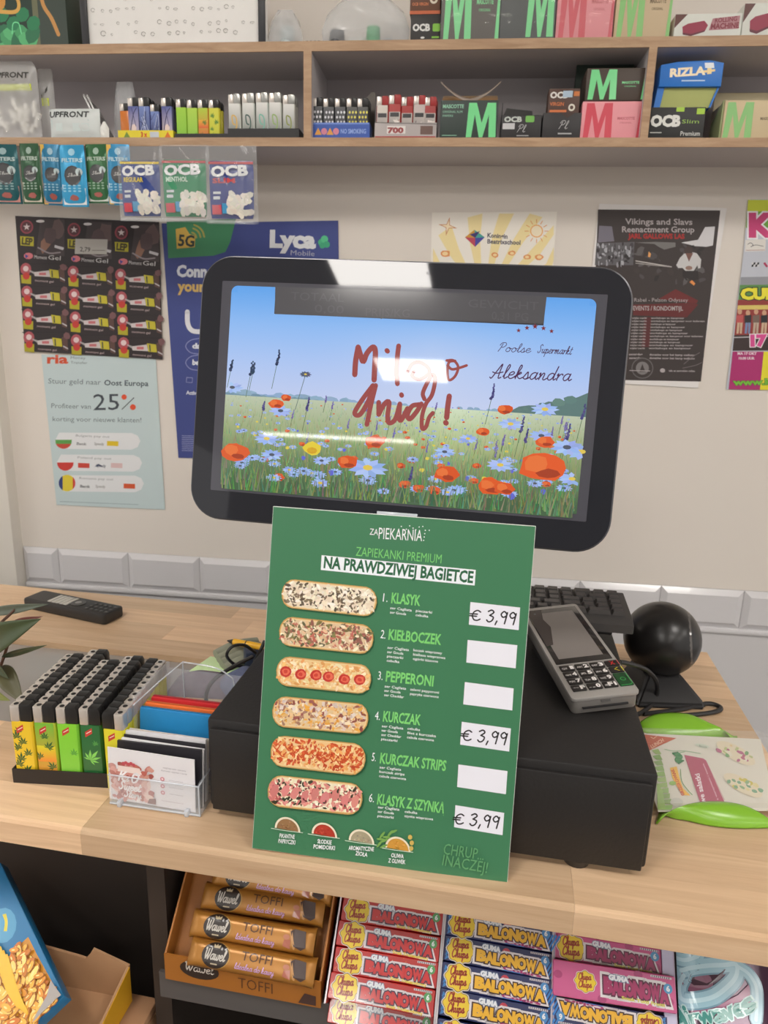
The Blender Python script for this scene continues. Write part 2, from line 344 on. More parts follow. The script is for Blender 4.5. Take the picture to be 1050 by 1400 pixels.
# ---- wall shelf unit
m_mel = mat('shelf_melamine', (196, 190, 190), .55, noise=.02, nscale=6)
def wood(name, c1, c2, sc=(3, 60, 60), rough=.5, bump=.15, amt=.5):
    if name in MATS: return MATS[name]
    m = bpy.data.materials.new(name); m.use_nodes = True; nt = m.node_tree; N = nt.nodes; L = nt.links; b = N['Principled BSDF']; b.inputs['Roughness'].default_value = rough
    tc = N.new('ShaderNodeTexCoord'); mp = N.new('ShaderNodeMapping'); mp.inputs['Scale'].default_value = sc; oi = N.new('ShaderNodeObjectInfo')
    vm = N.new('ShaderNodeVectorMath'); vm.operation = 'SCALE'; vm.inputs[0].default_value = (7, 5, 3); L.new(oi.outputs['Random'], vm.inputs['Scale'])
    va = N.new('ShaderNodeVectorMath'); L.new(tc.outputs['Object'], va.inputs[0]); L.new(vm.outputs[0], va.inputs[1]); L.new(va.outputs[0], mp.inputs[0])
    nz = N.new('ShaderNodeTexNoise'); nz.inputs['Scale'].default_value = 1; nz.inputs['Detail'].default_value = 8; nz.inputs['Roughness'].default_value = .65; nz.inputs['Distortion'].default_value = .6
    L.new(mp.outputs[0], nz.inputs['Vector'])
    cr = N.new('ShaderNodeValToRGB'); cr.color_ramp.elements[0].position = .32; cr.color_ramp.elements[1].position = .68
    cr.color_ramp.elements[0].color = (*s2l(c1), 1); cr.color_ramp.elements[1].color = (*s2l(c2), 1); L.new(nz.outputs['Fac'], cr.inputs[0])
    hv = N.new('ShaderNodeHueSaturation'); L.new(cr.outputs[0], hv.inputs['Color'])
    mr = N.new('ShaderNodeMapRange'); mr.inputs['To Min'].default_value = 1-amt*.5; mr.inputs['To Max'].default_value = 1+amt*.3; L.new(oi.outputs['Random'], mr.inputs['Value']); L.new(mr.outputs[0], hv.inputs['Value'])
    L.new(hv.outputs[0], b.inputs['Base Color'])
    bp = N.new('ShaderNodeBump'); bp.inputs['Strength'].default_value = bump; bp.inputs['Distance'].default_value = .0004; L.new(nz.outputs['Fac'], bp.inputs['Height']); L.new(bp.outputs[0], b.inputs['Normal'])
    MATS[name] = m; return m
m_beech = wood('beech', (208, 172, 136), (230, 198, 162), (5, 90, 90), .42, amt=.5)
m_band = wood('birch_edge_band', (168, 134, 104), (198, 166, 134), (12, 60, 90), .6, amt=0)
SD = .13; LZ, UZ = .701, .833
sh = thing('wall_shelf', 'grey wall shelf with birch edges holding lighters and boxes', 'shelf', wf(0, 0, 0))
X0, X1 = -1.35, .9
for z0, z1 in ((.6885, LZ), (.8195, UZ)):
    G().box(X0, X1, -SD+.002, -.0005, z0, z1).out('board', m_mel, sh); G().box(X0, X1, -SD, -SD+.002, z0, z1).out('edge_band', m_band, sh)
for a, b_ in ((-.3534, -.341), (.154, .1655)):
    G().box(a, b_, -SD+.002, -.0005, LZ, .8195).out('divider', m_mel, sh); G().box(a, b_, -SD, -.128, LZ, .8195).out('divider_edge', m_band, sh)
G().box(X0, X1, -.004, -.0004, LZ, .8195).out('back_panel', mat('shelf_back', (190, 184, 186), .6, noise=.02, nscale=5), sh)
# ---- counter: beech staves, sunken glass plate, cabinet
YF, YB, XR = .457, .952, .289
ct = thing('worktop', 'light beech butcher block worktop with a sunken grey plate', 'worktop', Matrix())
rows = [YF+.0453*k for k in range(4)] + [.593+.0458*k for k in range(1, 5)] + [.776+.044*k for k in range(1, 5)]
rs = random.Random(11)
for k in range(11):
    y0, y1 = rows[k], rows[k+1]; x = XR; lim = -.354 if 3 <= k < 7 else -1.15
    x1 = XR; first = True
    while x1 > lim+.001:
        ln = rs.uniform(.22, .42)*(rs.uniform(.3, 1) if first else 1); x0 = max(lim, x1-ln)
        if x0-lim < .06: x0 = lim
        first = False
        g = G()
        if k == 0: g.prism([(y0+.004, 0), (y0+.0012, -.0012), (y0, -.004), (y0, -.0245), (y1, -.0245), (y1, 0)], x0+.00008, x1-.00008, 'x')
        else: g.box(x0+.00008, x1-.00008, y0+.00006, y1-.00006, -.0245, 0)
        g.out('stave', m_beech, ct, False); x1 = x0
G().box(-1.15, -.354, .593, .776, -.0245, -.0096).out('recess_floor', mat('recess_floor', (92, 88, 86), .6), ct)
gp = G().prism(rrect(-1.14, -.357, .5945, .7715, .014), -.0095, -.0055, bev=.0008).out('glass_plate', mat('smoked_glass_plate', (158, 152, 147), .16, noise=.02, nscale=4), None)
tag(gp, 'grey smoked glass plate sunk into the worktop beside the lighters', 'plate')
cab = thing('counter_cabinet', 'dark brown counter cabinet with an open candy bay below the worktop', 'cabinet', Matrix())
m_cab = mat('dark_cabinet', (52, 45, 41), .5, noise=.08, nscale=5); m_cab2 = mat('dark_rail', (84, 81, 80), .5, noise=.04)
G().box(-1.15, -.302, .557, .57, FLOOR+.08, -.0255).out('front_panel', m_cab, cab)
G().box(-.301, -.29, .545, .5565, FLOOR+.08, -.0255, .001).out('door_stile', m_cab, cab)
G().box(-.289, -.272, .485, .94, FLOOR+.08, -.0255).out('side_panel', m_cab, cab)
G().box(.262, .28, .50, .94, FLOOR+.08, -.0255).out('side_panel', m_cab, cab)
G().box(-.271, .261, .93, .94, FLOOR+.08, -.0255).out('back_panel', m_cab, cab)
G().box(-1.15, -.29, .93, .94, FLOOR+.08, -.0255).out('back_panel', m_cab, cab)
G().box(-1.15, .28, .56, .94, FLOOR, FLOOR+.079).out('plinth', m_cab, cab)
# ---------------------------------------------------------------- customer display
MM = Matrix.Translation((-.09753, .62735, .35418)) @ Matrix.Rotation(.0071, 4, 'Z') @ Matrix.Rotation(-.18408, 4, 'X') @ Matrix.Rotation(.01775, 4, 'Y')
m_blk = mat('black_plastic', (34, 33, 34), .42, noise=.05); m_blk2 = mat('black_soft_plastic', (44, 43, 44), .55, noise=.05)
m_glass = mat('black_display_glass', (40, 41, 47), .03, noise=0); m_rim = mat('dark_metal_rim', (92, 92, 96), .3, .7)
mo = thing('customer_display', 'black touch screen monitor showing a flower meadow greeting', 'monitor', MM)
W2, H2 = .1925, .1218
G().prism(rrect(-W2, W2, -H2, H2, .030, 10), .0012, .014, 'y', .001).out('rim', m_rim, mo)
G().prism(rrect(-W2+.0016, W2-.0016, -H2+.0016, H2-.0016, .0286, 10), 0, .0011, 'y').out('front_glass', m_glass, mo)
G().prism(rrect(-.15, .15, -.085, .08, .02), .0142, .034, 'y', .004).out('back_shell', m_blk, mo)
G().cyl((.0172, .0, .1115), .0014, .0008, 'y', 12).out('camera_lens', mat('camera_lens', (70, 72, 80), .1), mo)
G().prism(rrect(-.1719, .1712, -.0945, .0985, .001), -.0002, .0, 'y').out('display_panel', mat('display_panel', (80, 80, 88), .06, noise=.01), mo)
I = Ink(base=.0003, step=1.2e-7); rr_ = random.Random(5)
sx0, sx1, sz0, sz1 = -.1626, .1626, -.0925, .0945
# sky (follows the rounded picture corners), top centre left dark as on the screen
SK = [(102, 172, 247), (150, 196, 255), (182, 208, 255), (204, 216, 250)]
def sky(z): t = (sz1-z)/(sz1-(-.006)); t = max(0, min(1, t))*3; i = min(2, int(t)); return mixc(SK[i], SK[i+1], t-i)
NX, NZ = 12, 10
cr = .006
def gridcol(x0, x1, z0, z1, fn, nx, nz):
    pts = []; cols = []; fs = []
    for j in range(nz+1):
        for i in range(nx+1):
            x = x0+(x1-x0)*i/nx; z = z0+(z1-z0)*j/nz; pts.append((x, z)); cols.append(fn(x, z))
    for j in range(nz):
        for i in range(nx): a = j*(nx+1)+i; fs.append((a, a+1, a+nx+2, a+nx+1))
    n = len(I.v); I.h += 2e-6
    I.v += [(x, z, I.h) for x, z in pts]
    for f in fs: I.fc.append(tuple(n+i for i in f)); I.col.append([s2l(cols[i]) for i in f])
glow = lambda x, z: mixc(sky(z), (214, 224, 252), max(0, 1-abs(x-.03)/.10)*.55*max(0, min(1, (.075-z)/.04)))
gridcol(sx0, sx1, -.008, .0706, glow, NX, NZ)
gridcol(sx0, -.1205, .0706, sz1-cr, glow, 2, 2); gridcol(sx0+cr, -.1205, sz1-cr, sz1, glow, 2, 1)
gridcol(.1204, sx1, .0706, sz1-cr, glow, 2, 2); gridcol(.1204, sx1-cr, sz1-cr, sz1, glow, 2, 1)
for cx, a0 in ((sx0+cr, pi/2), (sx1-cr, 0)):
    pts = [(cx, sz1-cr)]+[(cx+cr*cos(a0+pi/2*k/6), sz1-cr+cr*sin(a0+pi/2*k/6)) for k in range(7)]; I.poly(pts, sky(sz1))
# far tree lines, hazy
for c, z0, amp, seed, side in (((150, 178, 214), -.001, .001, 1, 0), ((124, 154, 172), -.004, .001, 2, 0), ((100, 130, 126), .006, .007, 3, 1)):
    q = random.Random(seed); pts = []; n = 40
    for i in range(n+1):
        x = sx0+(sx1-sx0)*i/n; e = abs(x-.035)/.16; z = z0+amp*e*1.6-.004+q.uniform(-.5, 1)*.0022*(.3+e)
        if side: z = -.012+max(0, (x-.07)/.09)*.024+q.uniform(0, .003)
        pts.append((x, z))
    I.h += 2e-6; I.poly(pts+[(sx1, -.02), (sx0, -.02)], c)
    for k in range(70):
        x = q.uniform(sx0+.006, sx1-.006); e = abs(x-.035)/.16; s_r = q.uniform(.0015, .0045)*(.4+e)
        zt = (z0-.004) if not side else -.013+max(0, (x-.07)/.09)*.024
        if e < .12: continue
        I.ell(x, zt+.0008, s_r*1.3, s_r*.8, jc(mixc(c, (150, 186, 160), .25*q.random()), 6), 9, 0, .12)
def fieldc(x, z):
    t = (-.004-z)/.088; g = max(0, 1-abs(x-.05)/.09)
    top = mixc((200, 210, 184), (222, 238, 206), g); mid = mixc((160, 174, 124), (184, 198, 140), g); low = (78, 106, 74)
    return mixc(top, mid, t/.4) if t < .4 else mixc(mid, low, min(1, (t-.4)/.5))
gridcol(sx0, sx1, sz0+.004, -.005, fieldc, 14, 12); gridcol(sx0+.004, sx1-.004, sz0, sz0+.004, fieldc, 4, 1)
U = rr_.uniform
def clampx(x): return max(sx0, min(sx1, x))
def daisy(x, z, s, c=(176, 198, 250)):
    ctr = (236, 206, 90) if rr_.random() < .5 else (90, 96, 110)
    for k in range(11):
        a = 2*pi*k/11+U(-.1, .1); ex, ez = x+s*cos(a), z+s*.48*sin(a)
        if abs(ex) > .1618 or ez < sz0+.001: continue
        px, pz = -sin(a)*s*.2, cos(a)*s*.12
        I.poly([(x, z), (x+s*.6*cos(a)+px, z+s*.3*sin(a)+pz), (ex, ez), (x+s*.6*cos(a)-px, z+s*.3*sin(a)-pz)], jc(c, 16))
    I.ell(x, z+s*.02, s*.24, s*.13, ctr, 8)
def poppy(x, z, s, c=(226, 92, 48)):
    I.ell(clampx(x), z, s, s*.62, jc(c, 8), 12, jit=.14); I.ell(x-s*.3, z+s*.12, s*.5, s*.36, mixc(c, (255, 150, 80), .5), 8, jit=.2); I.ell(x+s*.2, z-s*.28, s*.5, s*.2, mixc(c, (120, 40, 30), .5), 8, jit=.2)
def lav(x, z, h, c=(92, 84, 140), w=.0016):
    I.line([(x-.25*h, z-h*1.6), (x, z)], .0005, (96, 120, 84), False)
    for k in range(9):
        t = k/9; I.ell(x+.14*h*t*U(.6, 1.2)+U(-.4, .4)*w, z+h*t, w*(1.1-.6*t), w*(1-.4*t), jc(c, 16), 6); 
NB = 46
for b in range(NB):                             # far to near bands of blades and flowers
    t = b/(NB-1); zb = -.006-(.082)*t; I.h += 2e-6
    for k in range(int(70)):
        x = U(sx0+.001, sx1-.001); h = (.002+.016*t)*U(.5, 1.2); lean = U(-.35, .35)*h; wv = .0002+.0008*t*U(.4, 1)
        z0 = max(sz0+.0005, zb-h*.5); c = mixc(fieldc(x, zb), (U(60, 200), U(110, 205), U(70, 140)), .3+.25*t)
        xe = clampx(x+lean)
        I.poly([(x-wv, z0), (x+wv, z0), (xe, z0+h*1.1)], jc(c, 14))
    I.h += 2e-6
    s = .0012+.0072*t**1.5; n = int(13-9*t) if b % 2 == 0 or t < .4 else 3
    for k in range(n):
        x = U(-.156, .156); z = max(sz0+.004, zb+U(-.002, .002)); r = rr_.random()
        if z < -.088 or t > .93: continue
        if r < .52: daisy(x, z, s*U(.9, 1.4), (164, 190, 250))
        elif r < .72: poppy(x, z, s*U(.6, .9))
        elif r < .84: I.ell(x, z, s*.4, s*.4, (104, 110, 220), 7, jit=.2)
        elif r < .92: I.ell(x, z, s*.5, s*.35, (236, 214, 84), 8, jit=.15)
    if t < .5 and b % 3 == 0:
        for k in range(3): lav(U(-.15, .15), zb, .006+.01*t, (124, 112, 172), .0009)
I.h += 4e-6
# the flowers one can pick out
PL = Plane(MM @ frame(V((0, -.0004, 0)), XX, ZZ))
def s_(p): return PL.loc(p)
for p, h in (((343, 512), .013), ((346, 510), .010), ((379, 498), .014), ((316, 506), .010)): x, z = s_(p); lav(x, z, h, (52, 66, 96), .0015)
for p, h in (((672, 545), .014), ((712, 590), .014), ((775, 600), .014), ((718, 604), .012), ((796, 572), .013), ((561, 655), .012), ((420, 560), .012), ((360, 560), .008)): x, z = s_(p); lav(x, z, h, (84, 78, 132), .0014)
x, z = s_((418, 512)); I.line([s_((404, 560)), s_((417, 516))], .0006, (110, 128, 120), False); daisy(x, z, .006, (86, 92, 120))
for p, s in (((503, 640), .0155), ((745, 560), .010), ((795, 618), .012), ((318, 530), .009), ((384, 562), .009), ((365, 600), .010), ((372, 622), .009), ((698, 580), .009), ((684, 636), .010), ((740, 596), .009), ((608, 618), .008), ((640, 600), .007), ((775, 612), .012), ((782, 655), .010), ((440, 630), .007)):
    x, z = s_(p); daisy(x, z, s*1.25, (170, 194, 252))
for p, s in (((322, 618), .013), ((743, 638), .021), ((610, 648), .011), ((671, 665), .012), ((690, 668), .009), ((378, 552), .007), ((392, 544), .005), ((512, 604), .009), ((475, 632), .009), ((690, 560), .007), ((745, 604), .008), ((580, 686), .010), ((660, 590), .006)):
    x, z = s_(p)
    if z > -.086: poppy(x, z, s, (232, 96, 44))
x, z = s_((427, 613)); I.ell(x, z, .0085, .006, (240, 214, 64), 12, jit=.12); I.ell(x, z-.002, .005, .003, (222, 168, 40), 8)
I.h += 3e-6
I.out('picture', ink('screen_picture', .06, 0, .80), mo)
# greeting lettering on the picture
T = Ink(plane=PL, base=.0007, step=1e-6); rc = (186, 92, 88)
def pen(*st, w=9, c=rc):
    for s in st: T.line([(440+x/4.773, 460+y/4.773) for x, y in s], w/4.773*3.9, c)
pen([(238, 70), (222, 160), (216, 250)], [(238, 70), (256, 130), (272, 165), (296, 110), (335, 70), (350, 100), (346, 200), (342, 285)])
pen([(425, 92), (430, 98)], [(502, 62), (494, 130), (488, 230), (494, 310)], w=8)
pen([(560, 230), (590, 180), (640, 170), (690, 200), (700, 240), (640, 280), (590, 260), (600, 230)], w=6)
pen([(870, 160), (830, 170), (820, 230), (830, 285), (870, 260), (890, 200), (860, 158), (815, 158)], [(820, 190), (850, 215), (900, 205), (945, 190)], w=4.5)
pen([(335, 320), (260, 420), (215, 500), (250, 510), (300, 430), (340, 330)], [(352, 320), (320, 450), (295, 575)], w=8)
pen([(372, 430), (372, 510)], [(372, 510), (410, 440), (440, 430), (430, 520), (440, 565), (480, 540), (510, 440)], [(510, 440), (505, 530), (520, 545), (560, 470)], w=8)
pen([(520, 380), (522, 386)], w=8)
pen([(635, 445), (590, 455), (560, 510), (575, 540), (620, 490), (650, 440)], w=8)
pen([(670, 410), (660, 370), (690, 300), (720, 250), (740, 280), (720, 380), (680, 440), (655, 520), (655, 600), (680, 590), (700, 530), (725, 500)], w=7)
pen([(832, 390), (822, 460), (815, 530)], [(808, 562), (812, 566)], w=9)
dk = (92, 60, 96)
T.script('Poolse', (680, 480.5), (725, 482.5), 12, dk, .9, .3); T.script('Supermarkt', (734, 482.5), (781, 485), 11.5, dk, .9, .3)
T.script('Aleksandra', (669, 516.5), (780, 521), 19, (96, 52, 92), 1.5, .3)
for i, (x, y, r) in enumerate(((709, 452, 3.4), (720.5, 448.5, 3.7), (731.5, 446.5, 4.4), (743, 449, 3.9), (754, 453, 3.6))):
    T.poly([(x+(r if k % 2 == 0 else r*.42)*sin(2*pi*k/10), y-(r if k % 2 == 0 else r*.42)*cos(2*pi*k/10)) for k in range(10)], (150, 52, 60))
T.out('greeting', ink('screen_lettering', .06, 0, .6), mo)
# dead band of the segment display above the picture
K = Ink(plane=PL, base=.0004, step=1e-6)
K.poly([(376.5, 392), (747.5, 405), (743, 443.3), (375.8, 429.5)], (84, 84, 89))
for t_, a, b_ in (('TOTAAL', (398, 410), (470, 413)), ('GEWICHT', (640, 420), (736, 424)), ('PRIJS/KG', (500, 432), (560, 434)), ('0,00', (430, 427), (470, 429)), ('0,31 PG', (672, 437), (722, 439))): K.text(t_, a, b_, 11, (92, 92, 97))
K.out('segment_display', ink('lcd_band', .12), mo)
G().box(-.018, .018, .03, .055, -.22, -.06, .003).out('neck', m_blk, mo)
mb = G().box(-.075, .075, .57, .722, .0930, .104, .004); mb.out('foot', m_blk, None, M=Matrix.Translation((-.085, 0, 0))).name = 'display_foot'
ft = bpy.data.objects['display_foot']; ft.parent = mo; ft.matrix_basis = MM.inverted() @ Matrix.Translation((-.085, 0, 0))
# ---------------------------------------------------------------- cash drawer
m_drw = mat('textured_black_steel', (30, 28, 28), .5, noise=.1, nscale=300, bump=.25)
DX0, DX1, DY0, DY1, DZ0, DZ1 = -.2332, .1312, .4963, .866, .0075, .0928
cdw = thing('cash_drawer', 'black steel cash drawer standing across the beech worktop', 'cash drawer', Matrix.Translation((DX0, DY0, 0)))
wD, dD = DX1-DX0, DY1-DY0
G().box(0, wD, .004, dD, DZ0, DZ1, .003).out('casing', m_drw, cdw)
G().box(.004, wD-.004, 0, .0038, DZ0+.0, DZ1-.0075, .0012).out('front_panel', m_drw, cdw)
for x in (.055, wD-.052):
    for y in (.013, dD-.04): G().cyl((x, y, .0039), .0105, .0074, 'z', 20, .013).out('foot', m_blk, cdw)
# ---------------------------------------------------------------- menu board
BM = Matrix.Translation((-.0777, .4972, .1372)) @ Matrix.Rotation(.0407, 4, 'Z') @ Matrix.Rotation(-.207, 4, 'X') @ Matrix.Rotation(.0148, 4, 'Y')
bd = thing('menu_board', 'green baguette menu board with handwritten prices leaning on the cash drawer', 'menu board', BM)
bw, bh = .1031, .1400
G().box(-bw, bw, .0002, .0032, -bh, bh, .0003).out('board', mat('board_edge', (226, 228, 222), .6), bd)
BPx = Plane(BM @ frame(V((0, 0, 0)), XX, ZZ))
gB = (62, 122, 86)
B = Ink(base=.00005, step=1e-6); B.rect(-bw+.0004, -bh+.0004, bw-.0004, bh-.0004, gB); B.out('green_face', ink('menu_print', .38, .25), bd)
B = Ink(plane=BPx, base=.0002, step=2.5e-6)
ga = (126, 210, 118); wh = (238, 240, 244)
# crop coordinates: a = upper zoom, b = lower zoom of the board
a_ = lambda x, y: (340+x/2.625, 690+y/2.625)
b_ = lambda x, y: (340+x/2.625, 950+y/2.625)
B.text('ZA', a_(434, 107), a_(464, 110), 8.5, wh); B.text('PIEKARNIA', a_(466, 122), a_(622, 131), 15.5, wh, .0)
for x, y in ((548, 78), (578, 76), (600, 90), (612, 80), (625, 78), (634, 92), (648, 92), (632, 104), (630, 116), (628, 128), (566, 88), (590, 84)): B.ell(*a_(x, y), .9, .9, wh, 6)
B.text('ZAPIEKANKI PREMIUM', a_(384, 183), a_(691, 211), 12.5, ga, -.004)
B.poly([a_(262, 181), a_(815, 234), a_(811, 290), a_(259, 234)], (236, 240, 246)); B.text('NA PRAWDZIWEJ BAGIETCE', a_(270, 226), a_(803, 280), 15.5, (30, 96, 62), .034)
items = [(a_, '1.', (481, 347, 498, 349), 'KLASYK', (512, 352, 613, 362), [(508, 374, ['ser Cagliata', 'ser Gouda']), (600, 384, ['pieczarki', 'cebulka'])]),
 (a_, '2.', (472, 478, 490, 481), 'KIEŁBOCZEK', (502, 483, 688, 502), [(498, 516, ['ser Cagliata', 'ser Gouda', 'pieczarki', 'cebulka']), (591, 525, ['boczek wieprzowy', 'kielbasa wieprzowa', 'ogórki kiszone'])]),
 (a_, '3.', (463, 627, 480, 629), 'PEPPERONI', (492, 633, 661, 651), [(488, 655, ['ser Cagliata', 'ser Gouda', 'ser Cheddar']), (580, 666, ['salami pepperoni', 'papryka czerwona'])]),
 (b_, '4.', (452, 88, 470, 90), 'KURCZAK', (482, 94, 614, 108), [(478, 115, ['ser Cagliata', 'ser Gouda', 'ser Cheddar', 'pieczarki']), (570, 124, ['cebulka', 'filet z kurczaka', 'cebula czerwona'])]),
 (b_, '5.', (441, 236, 456, 238), 'KURCZAK STRIPS', (471, 244, 706, 272), [(470, 263, ['ser Cagliata', 'kurczak strips', 'cebula czerwona'])]),
 (b_, '6.', (431, 383, 449, 385), 'KLASYK Z SZYNKĄ', (461, 391, 700, 424), [(464, 406, ['ser Cagliata', 'ser Gouda', 'pieczarki']), (560, 422, ['cebulka', 'szynka wieprzowa'])])]
for F_, n, q, t_, r, cols in items:
    B.text(n, F_(q[0], q[1]), F_(q[2], q[3]), 11.5, wh, .0); B.text(t_, F_(r[0], r[1]), F_(r[2], r[3]), 14, ga, .028)
    for cx, cy, ls in cols:
        for i, l in enumerate(ls): B.text(l, F_(cx-i*.8, cy+i*15.6), F_(cx-i*.8+len(l)*6.4, cy+i*15.6+len(l)*.75), 3.4, wh, .012)
for F_, q in ((a_, [(796, 349), (974, 369), (969, 450), (790, 430)]), (a_, [(786, 485), (964, 504), (958, 587), (781, 566)]), (a_, [(776, 636), (951, 659), (946, 738), (770, 716)]),
              (b_, [(765, 96), (941, 120), (935, 203), (759, 178)]), (b_, [(753, 249), (929, 273), (923, 356), (748, 330)]), (b_, [(742, 395), (917, 423), (911, 503), (737, 474)])):
    B.poly([F_(*p) for p in q], (232, 232, 242))
for F_, x, y in ((a_, 800, 412), (b_, 768, 160), (b_, 740, 460)):
    B.script('€', F_(x-8, y), F_(x+34, y+4), 13.5, (24, 22, 28), 1.9, 0); B.script('3,99', F_(x+50, y+6), F_(x+160, y+18), 16, (24, 22, 28), 2.0, .06)
# baguettes
def bag(pts, kind):
    (x0, y0), (x1, y1), hh = pts; dx, dy = x1-x0, y1-y0; L = math.hypot(dx, dy); ux, uy = dx/L, dy/L; nx, ny = -uy, ux
    q = lambda s, t: (x0+ux*s+nx*t, y0+uy*s+ny*t)
    def body(r, c, off=0, mg=0):
        P = []
        for cx, a0 in ((L-hh*.8, -pi/2), (hh*.8, pi/2)):
            for k in range(9): a = a0+pi*k/8; P.append(q(cx+(hh*.8-mg)*cos(a)*1.0+off, (hh-mg)*sin(a)*(1+random.uniform(-.02, .02))+off))
        B.poly(P, c)
    body(0, (30, 84, 54), 2); body(0, (206, 158, 92)); body(0, (232, 204, 150), mg=1.6)
    base = {1: (232, 214, 190), 2: (222, 196, 160), 3: (232, 196, 140), 4: (226, 196, 150), 5: (236, 196, 140), 6: (238, 224, 190)}[kind]
    body(0, base, mg=3)
    pal = {1: [(96, 82, 66), (130, 112, 90), (246, 238, 222), (240, 228, 206), (238, 224, 200)], 2: [(196, 110, 96), (128, 120, 74), (240, 228, 200), (150, 96, 84), (224, 190, 150), (98, 90, 66)],
           3: [(240, 214, 160), (238, 190, 120), (226, 160, 96), (246, 226, 190)], 4: [(232, 168, 70), (214, 196, 188), (150, 84, 76), (240, 222, 190), (226, 178, 120), (176, 130, 110)],
           5: [(214, 96, 50), (236, 170, 100), (196, 74, 40), (244, 214, 160)], 6: [(214, 130, 124), (226, 150, 140), (196, 104, 100), (244, 236, 210), (60, 62, 44)]}[kind]
    for i in range(460):
        s = random.uniform(4, L-4); e = min(s, L-s)/ (hh*.8); m = (hh-4)*(math.sqrt(max(.1, 1-(1-min(1, e))**2))); t = random.uniform(-m, m)
        c = random.choice(pal); r = random.uniform(1.0, 3.4); x, y = q(s, t); B.ell(x, y, r*1.4, r*.7, jc(c, 10), 6, random.uniform(0, 3), .25); B.h -= B.step*.9
    if kind == 3:
        for s in (.1, .26, .42, .55, .72, .88):
            x, y = q(L*s, random.uniform(-3, 3)); B.ell(x, y, 8, 7.4, (196, 52, 44), 12, jit=.05); B.ell(x+.5, y, 5.6, 5, (226, 110, 84), 9, jit=.15); B.ell(x, y, 3, 2.8, (206, 66, 52), 8, jit=.2)
    if kind == 4:
        for k in range(16): x, y = q(random.uniform(8, L-8), random.uniform(-9, 9)); B.ell(x, y, 4, 3, random.choice([(230, 214, 204), (224, 176, 100), (236, 200, 150)]), 4, random.uniform(0, 3))
    if kind == 5:
        for k in range(14): x, y = q(8+k*(L-16)/13, random.uniform(-7, 7)); B.line([(x-5, y-2), (x, y+3), (x+5, y-3)], 1.6, (206, 84, 40))
    if kind == 6:
        for k in range(9): x, y = q(10+k*(L-20)/8, random.uniform(-4, 4)); B.ell(x, y, 5.5, 9.5, jc((216, 134, 128), 8), 7, .3, .15)
        for k in range(26): x, y = q(random.uniform(6, L-6), random.choice([-1, 1])*random.uniform(7, 11)); B.ell(x, y, 2.4, 1.3, random.choice([(56, 60, 44), (244, 238, 214), (110, 40, 50)]), 5, random.uniform(0, 3))
bag((a_(119, 315), a_(460, 352), 20), 1); bag((a_(110, 451), a_(448, 486), 20), 2); bag((a_(100, 593), a_(440, 630), 20), 3)
bag((b_(86, 55), b_(430, 88), 21), 4); bag((b_(80, 196), b_(420, 234), 21.5), 5); bag((b_(70, 338), b_(409, 376), 21.5), 6)
# spice bowls
for x, y, c, n1, n2, w1, w2 in ((141, 482, (150, 112, 74), 'PIKANTNE', 'PAPRYCZKI', (112, 166), (108, 168)), (273, 502, (178, 58, 40), 'SŁODKIE', 'POMIDORKI', (248, 298), (234, 310)), (406, 526, (168, 158, 130), 'AROMATYCZNE', 'ZIOŁA', (360, 450), (384, 426)), (536, 552, (206, 150, 60), 'OLIWA', 'Z OLIWEK', (512, 556), (502, 562))):
    cx, cy = b_(x, y); k = 17.4
    for r, c2 in ((k, (232, 222, 198)), (k-2.6, c)):
        B.poly([(cx+r*cos(a), cy+r*.18*cos(a)-r*sin(a)) for a in [pi*i/16 for i in range(17)]], c2)
    for i in range(26): a = random.uniform(.15, pi-.15); r = random.uniform(0, k-5); B.ell(cx+r*cos(a), cy+r*.15*cos(a)-abs(r*sin(a))*.9-1, 1.3, .9, jc(c, 26), 5); B.h -= B.step
    B.line([b_(x-58, y-6), b_(x-10, y+2), b_(x+54, y+10)], .9, (206, 228, 206))
    B.text(n1, b_(w1[0], y+27), b_(w1[1], y+32), 5.6, wh, .02); B.text(n2, b_(w2[0], y+46), b_(w2[1], y+52), 5.6, wh, .02)
for k, (x, y) in enumerate(((480, 500), (488, 520), (475, 515), (508, 495), (520, 488), (496, 508), (470, 532), (486, 540))): B.ell(*b_(x, y), 6, 1.7, (120, 168, 84), 8, -.9+.5*(k % 3))
for x, y in ((580, 508), (586, 528), (584, 548)): B.ell(*b_(x, y), 3, 3.4, (206, 178, 92), 9)
B.text('CHRUP...', b_(698, 568), b_(842, 590), 15, (98, 160, 108), .0); B.text('INACZEJ!', b_(694, 608), b_(854, 636), 15, (98, 160, 108), .0)
B.out('print', ink('menu_print', .38, .25), bd)
# ---------------------------------------------------------------- things on the wall shelf
SF = .128                                       # just behind the shelf's front edge
SP = wplane(SF)
def up(px, py, off=SF):                         # (u, v) on the plane at this distance out of the wall
    return Plane(frame(WO+WN*off, WU, ZZ)).loc((px, py)) if off != SF else SP.loc((px, py))
def sbox(name, label, cat, px0, px1, py0, off=.118, dep=.06, base=LZ, col=(40, 40, 40), yaw=0, pytop=None, group=None, m=None, part='carton'):
    """a carton standing on a shelf board: front face between two sight lines, front plane at off"""
    u0, v1 = up(px0, py0, off); u1, _ = up(px1, py0, off); h = (v1-base)
    t = thing(name, label, cat, wf((u0+u1)/2, off, base, yaw), group); w_ = u1-u0
    G().box(-w_/2, w_/2, 0, min(dep, off-.005), 0, h, .0012).out(part, m or mat('card_%d_%d_%d' % col, col, .5), t)
    return t, w_, h
def pr(t, fn, m=None, base=.0002, name='print', step=4e-6):
    I = Ink(base=base, step=step); fn(I); return I.out(name, m or CARD(), t)
MINT = (124, 226, 150)
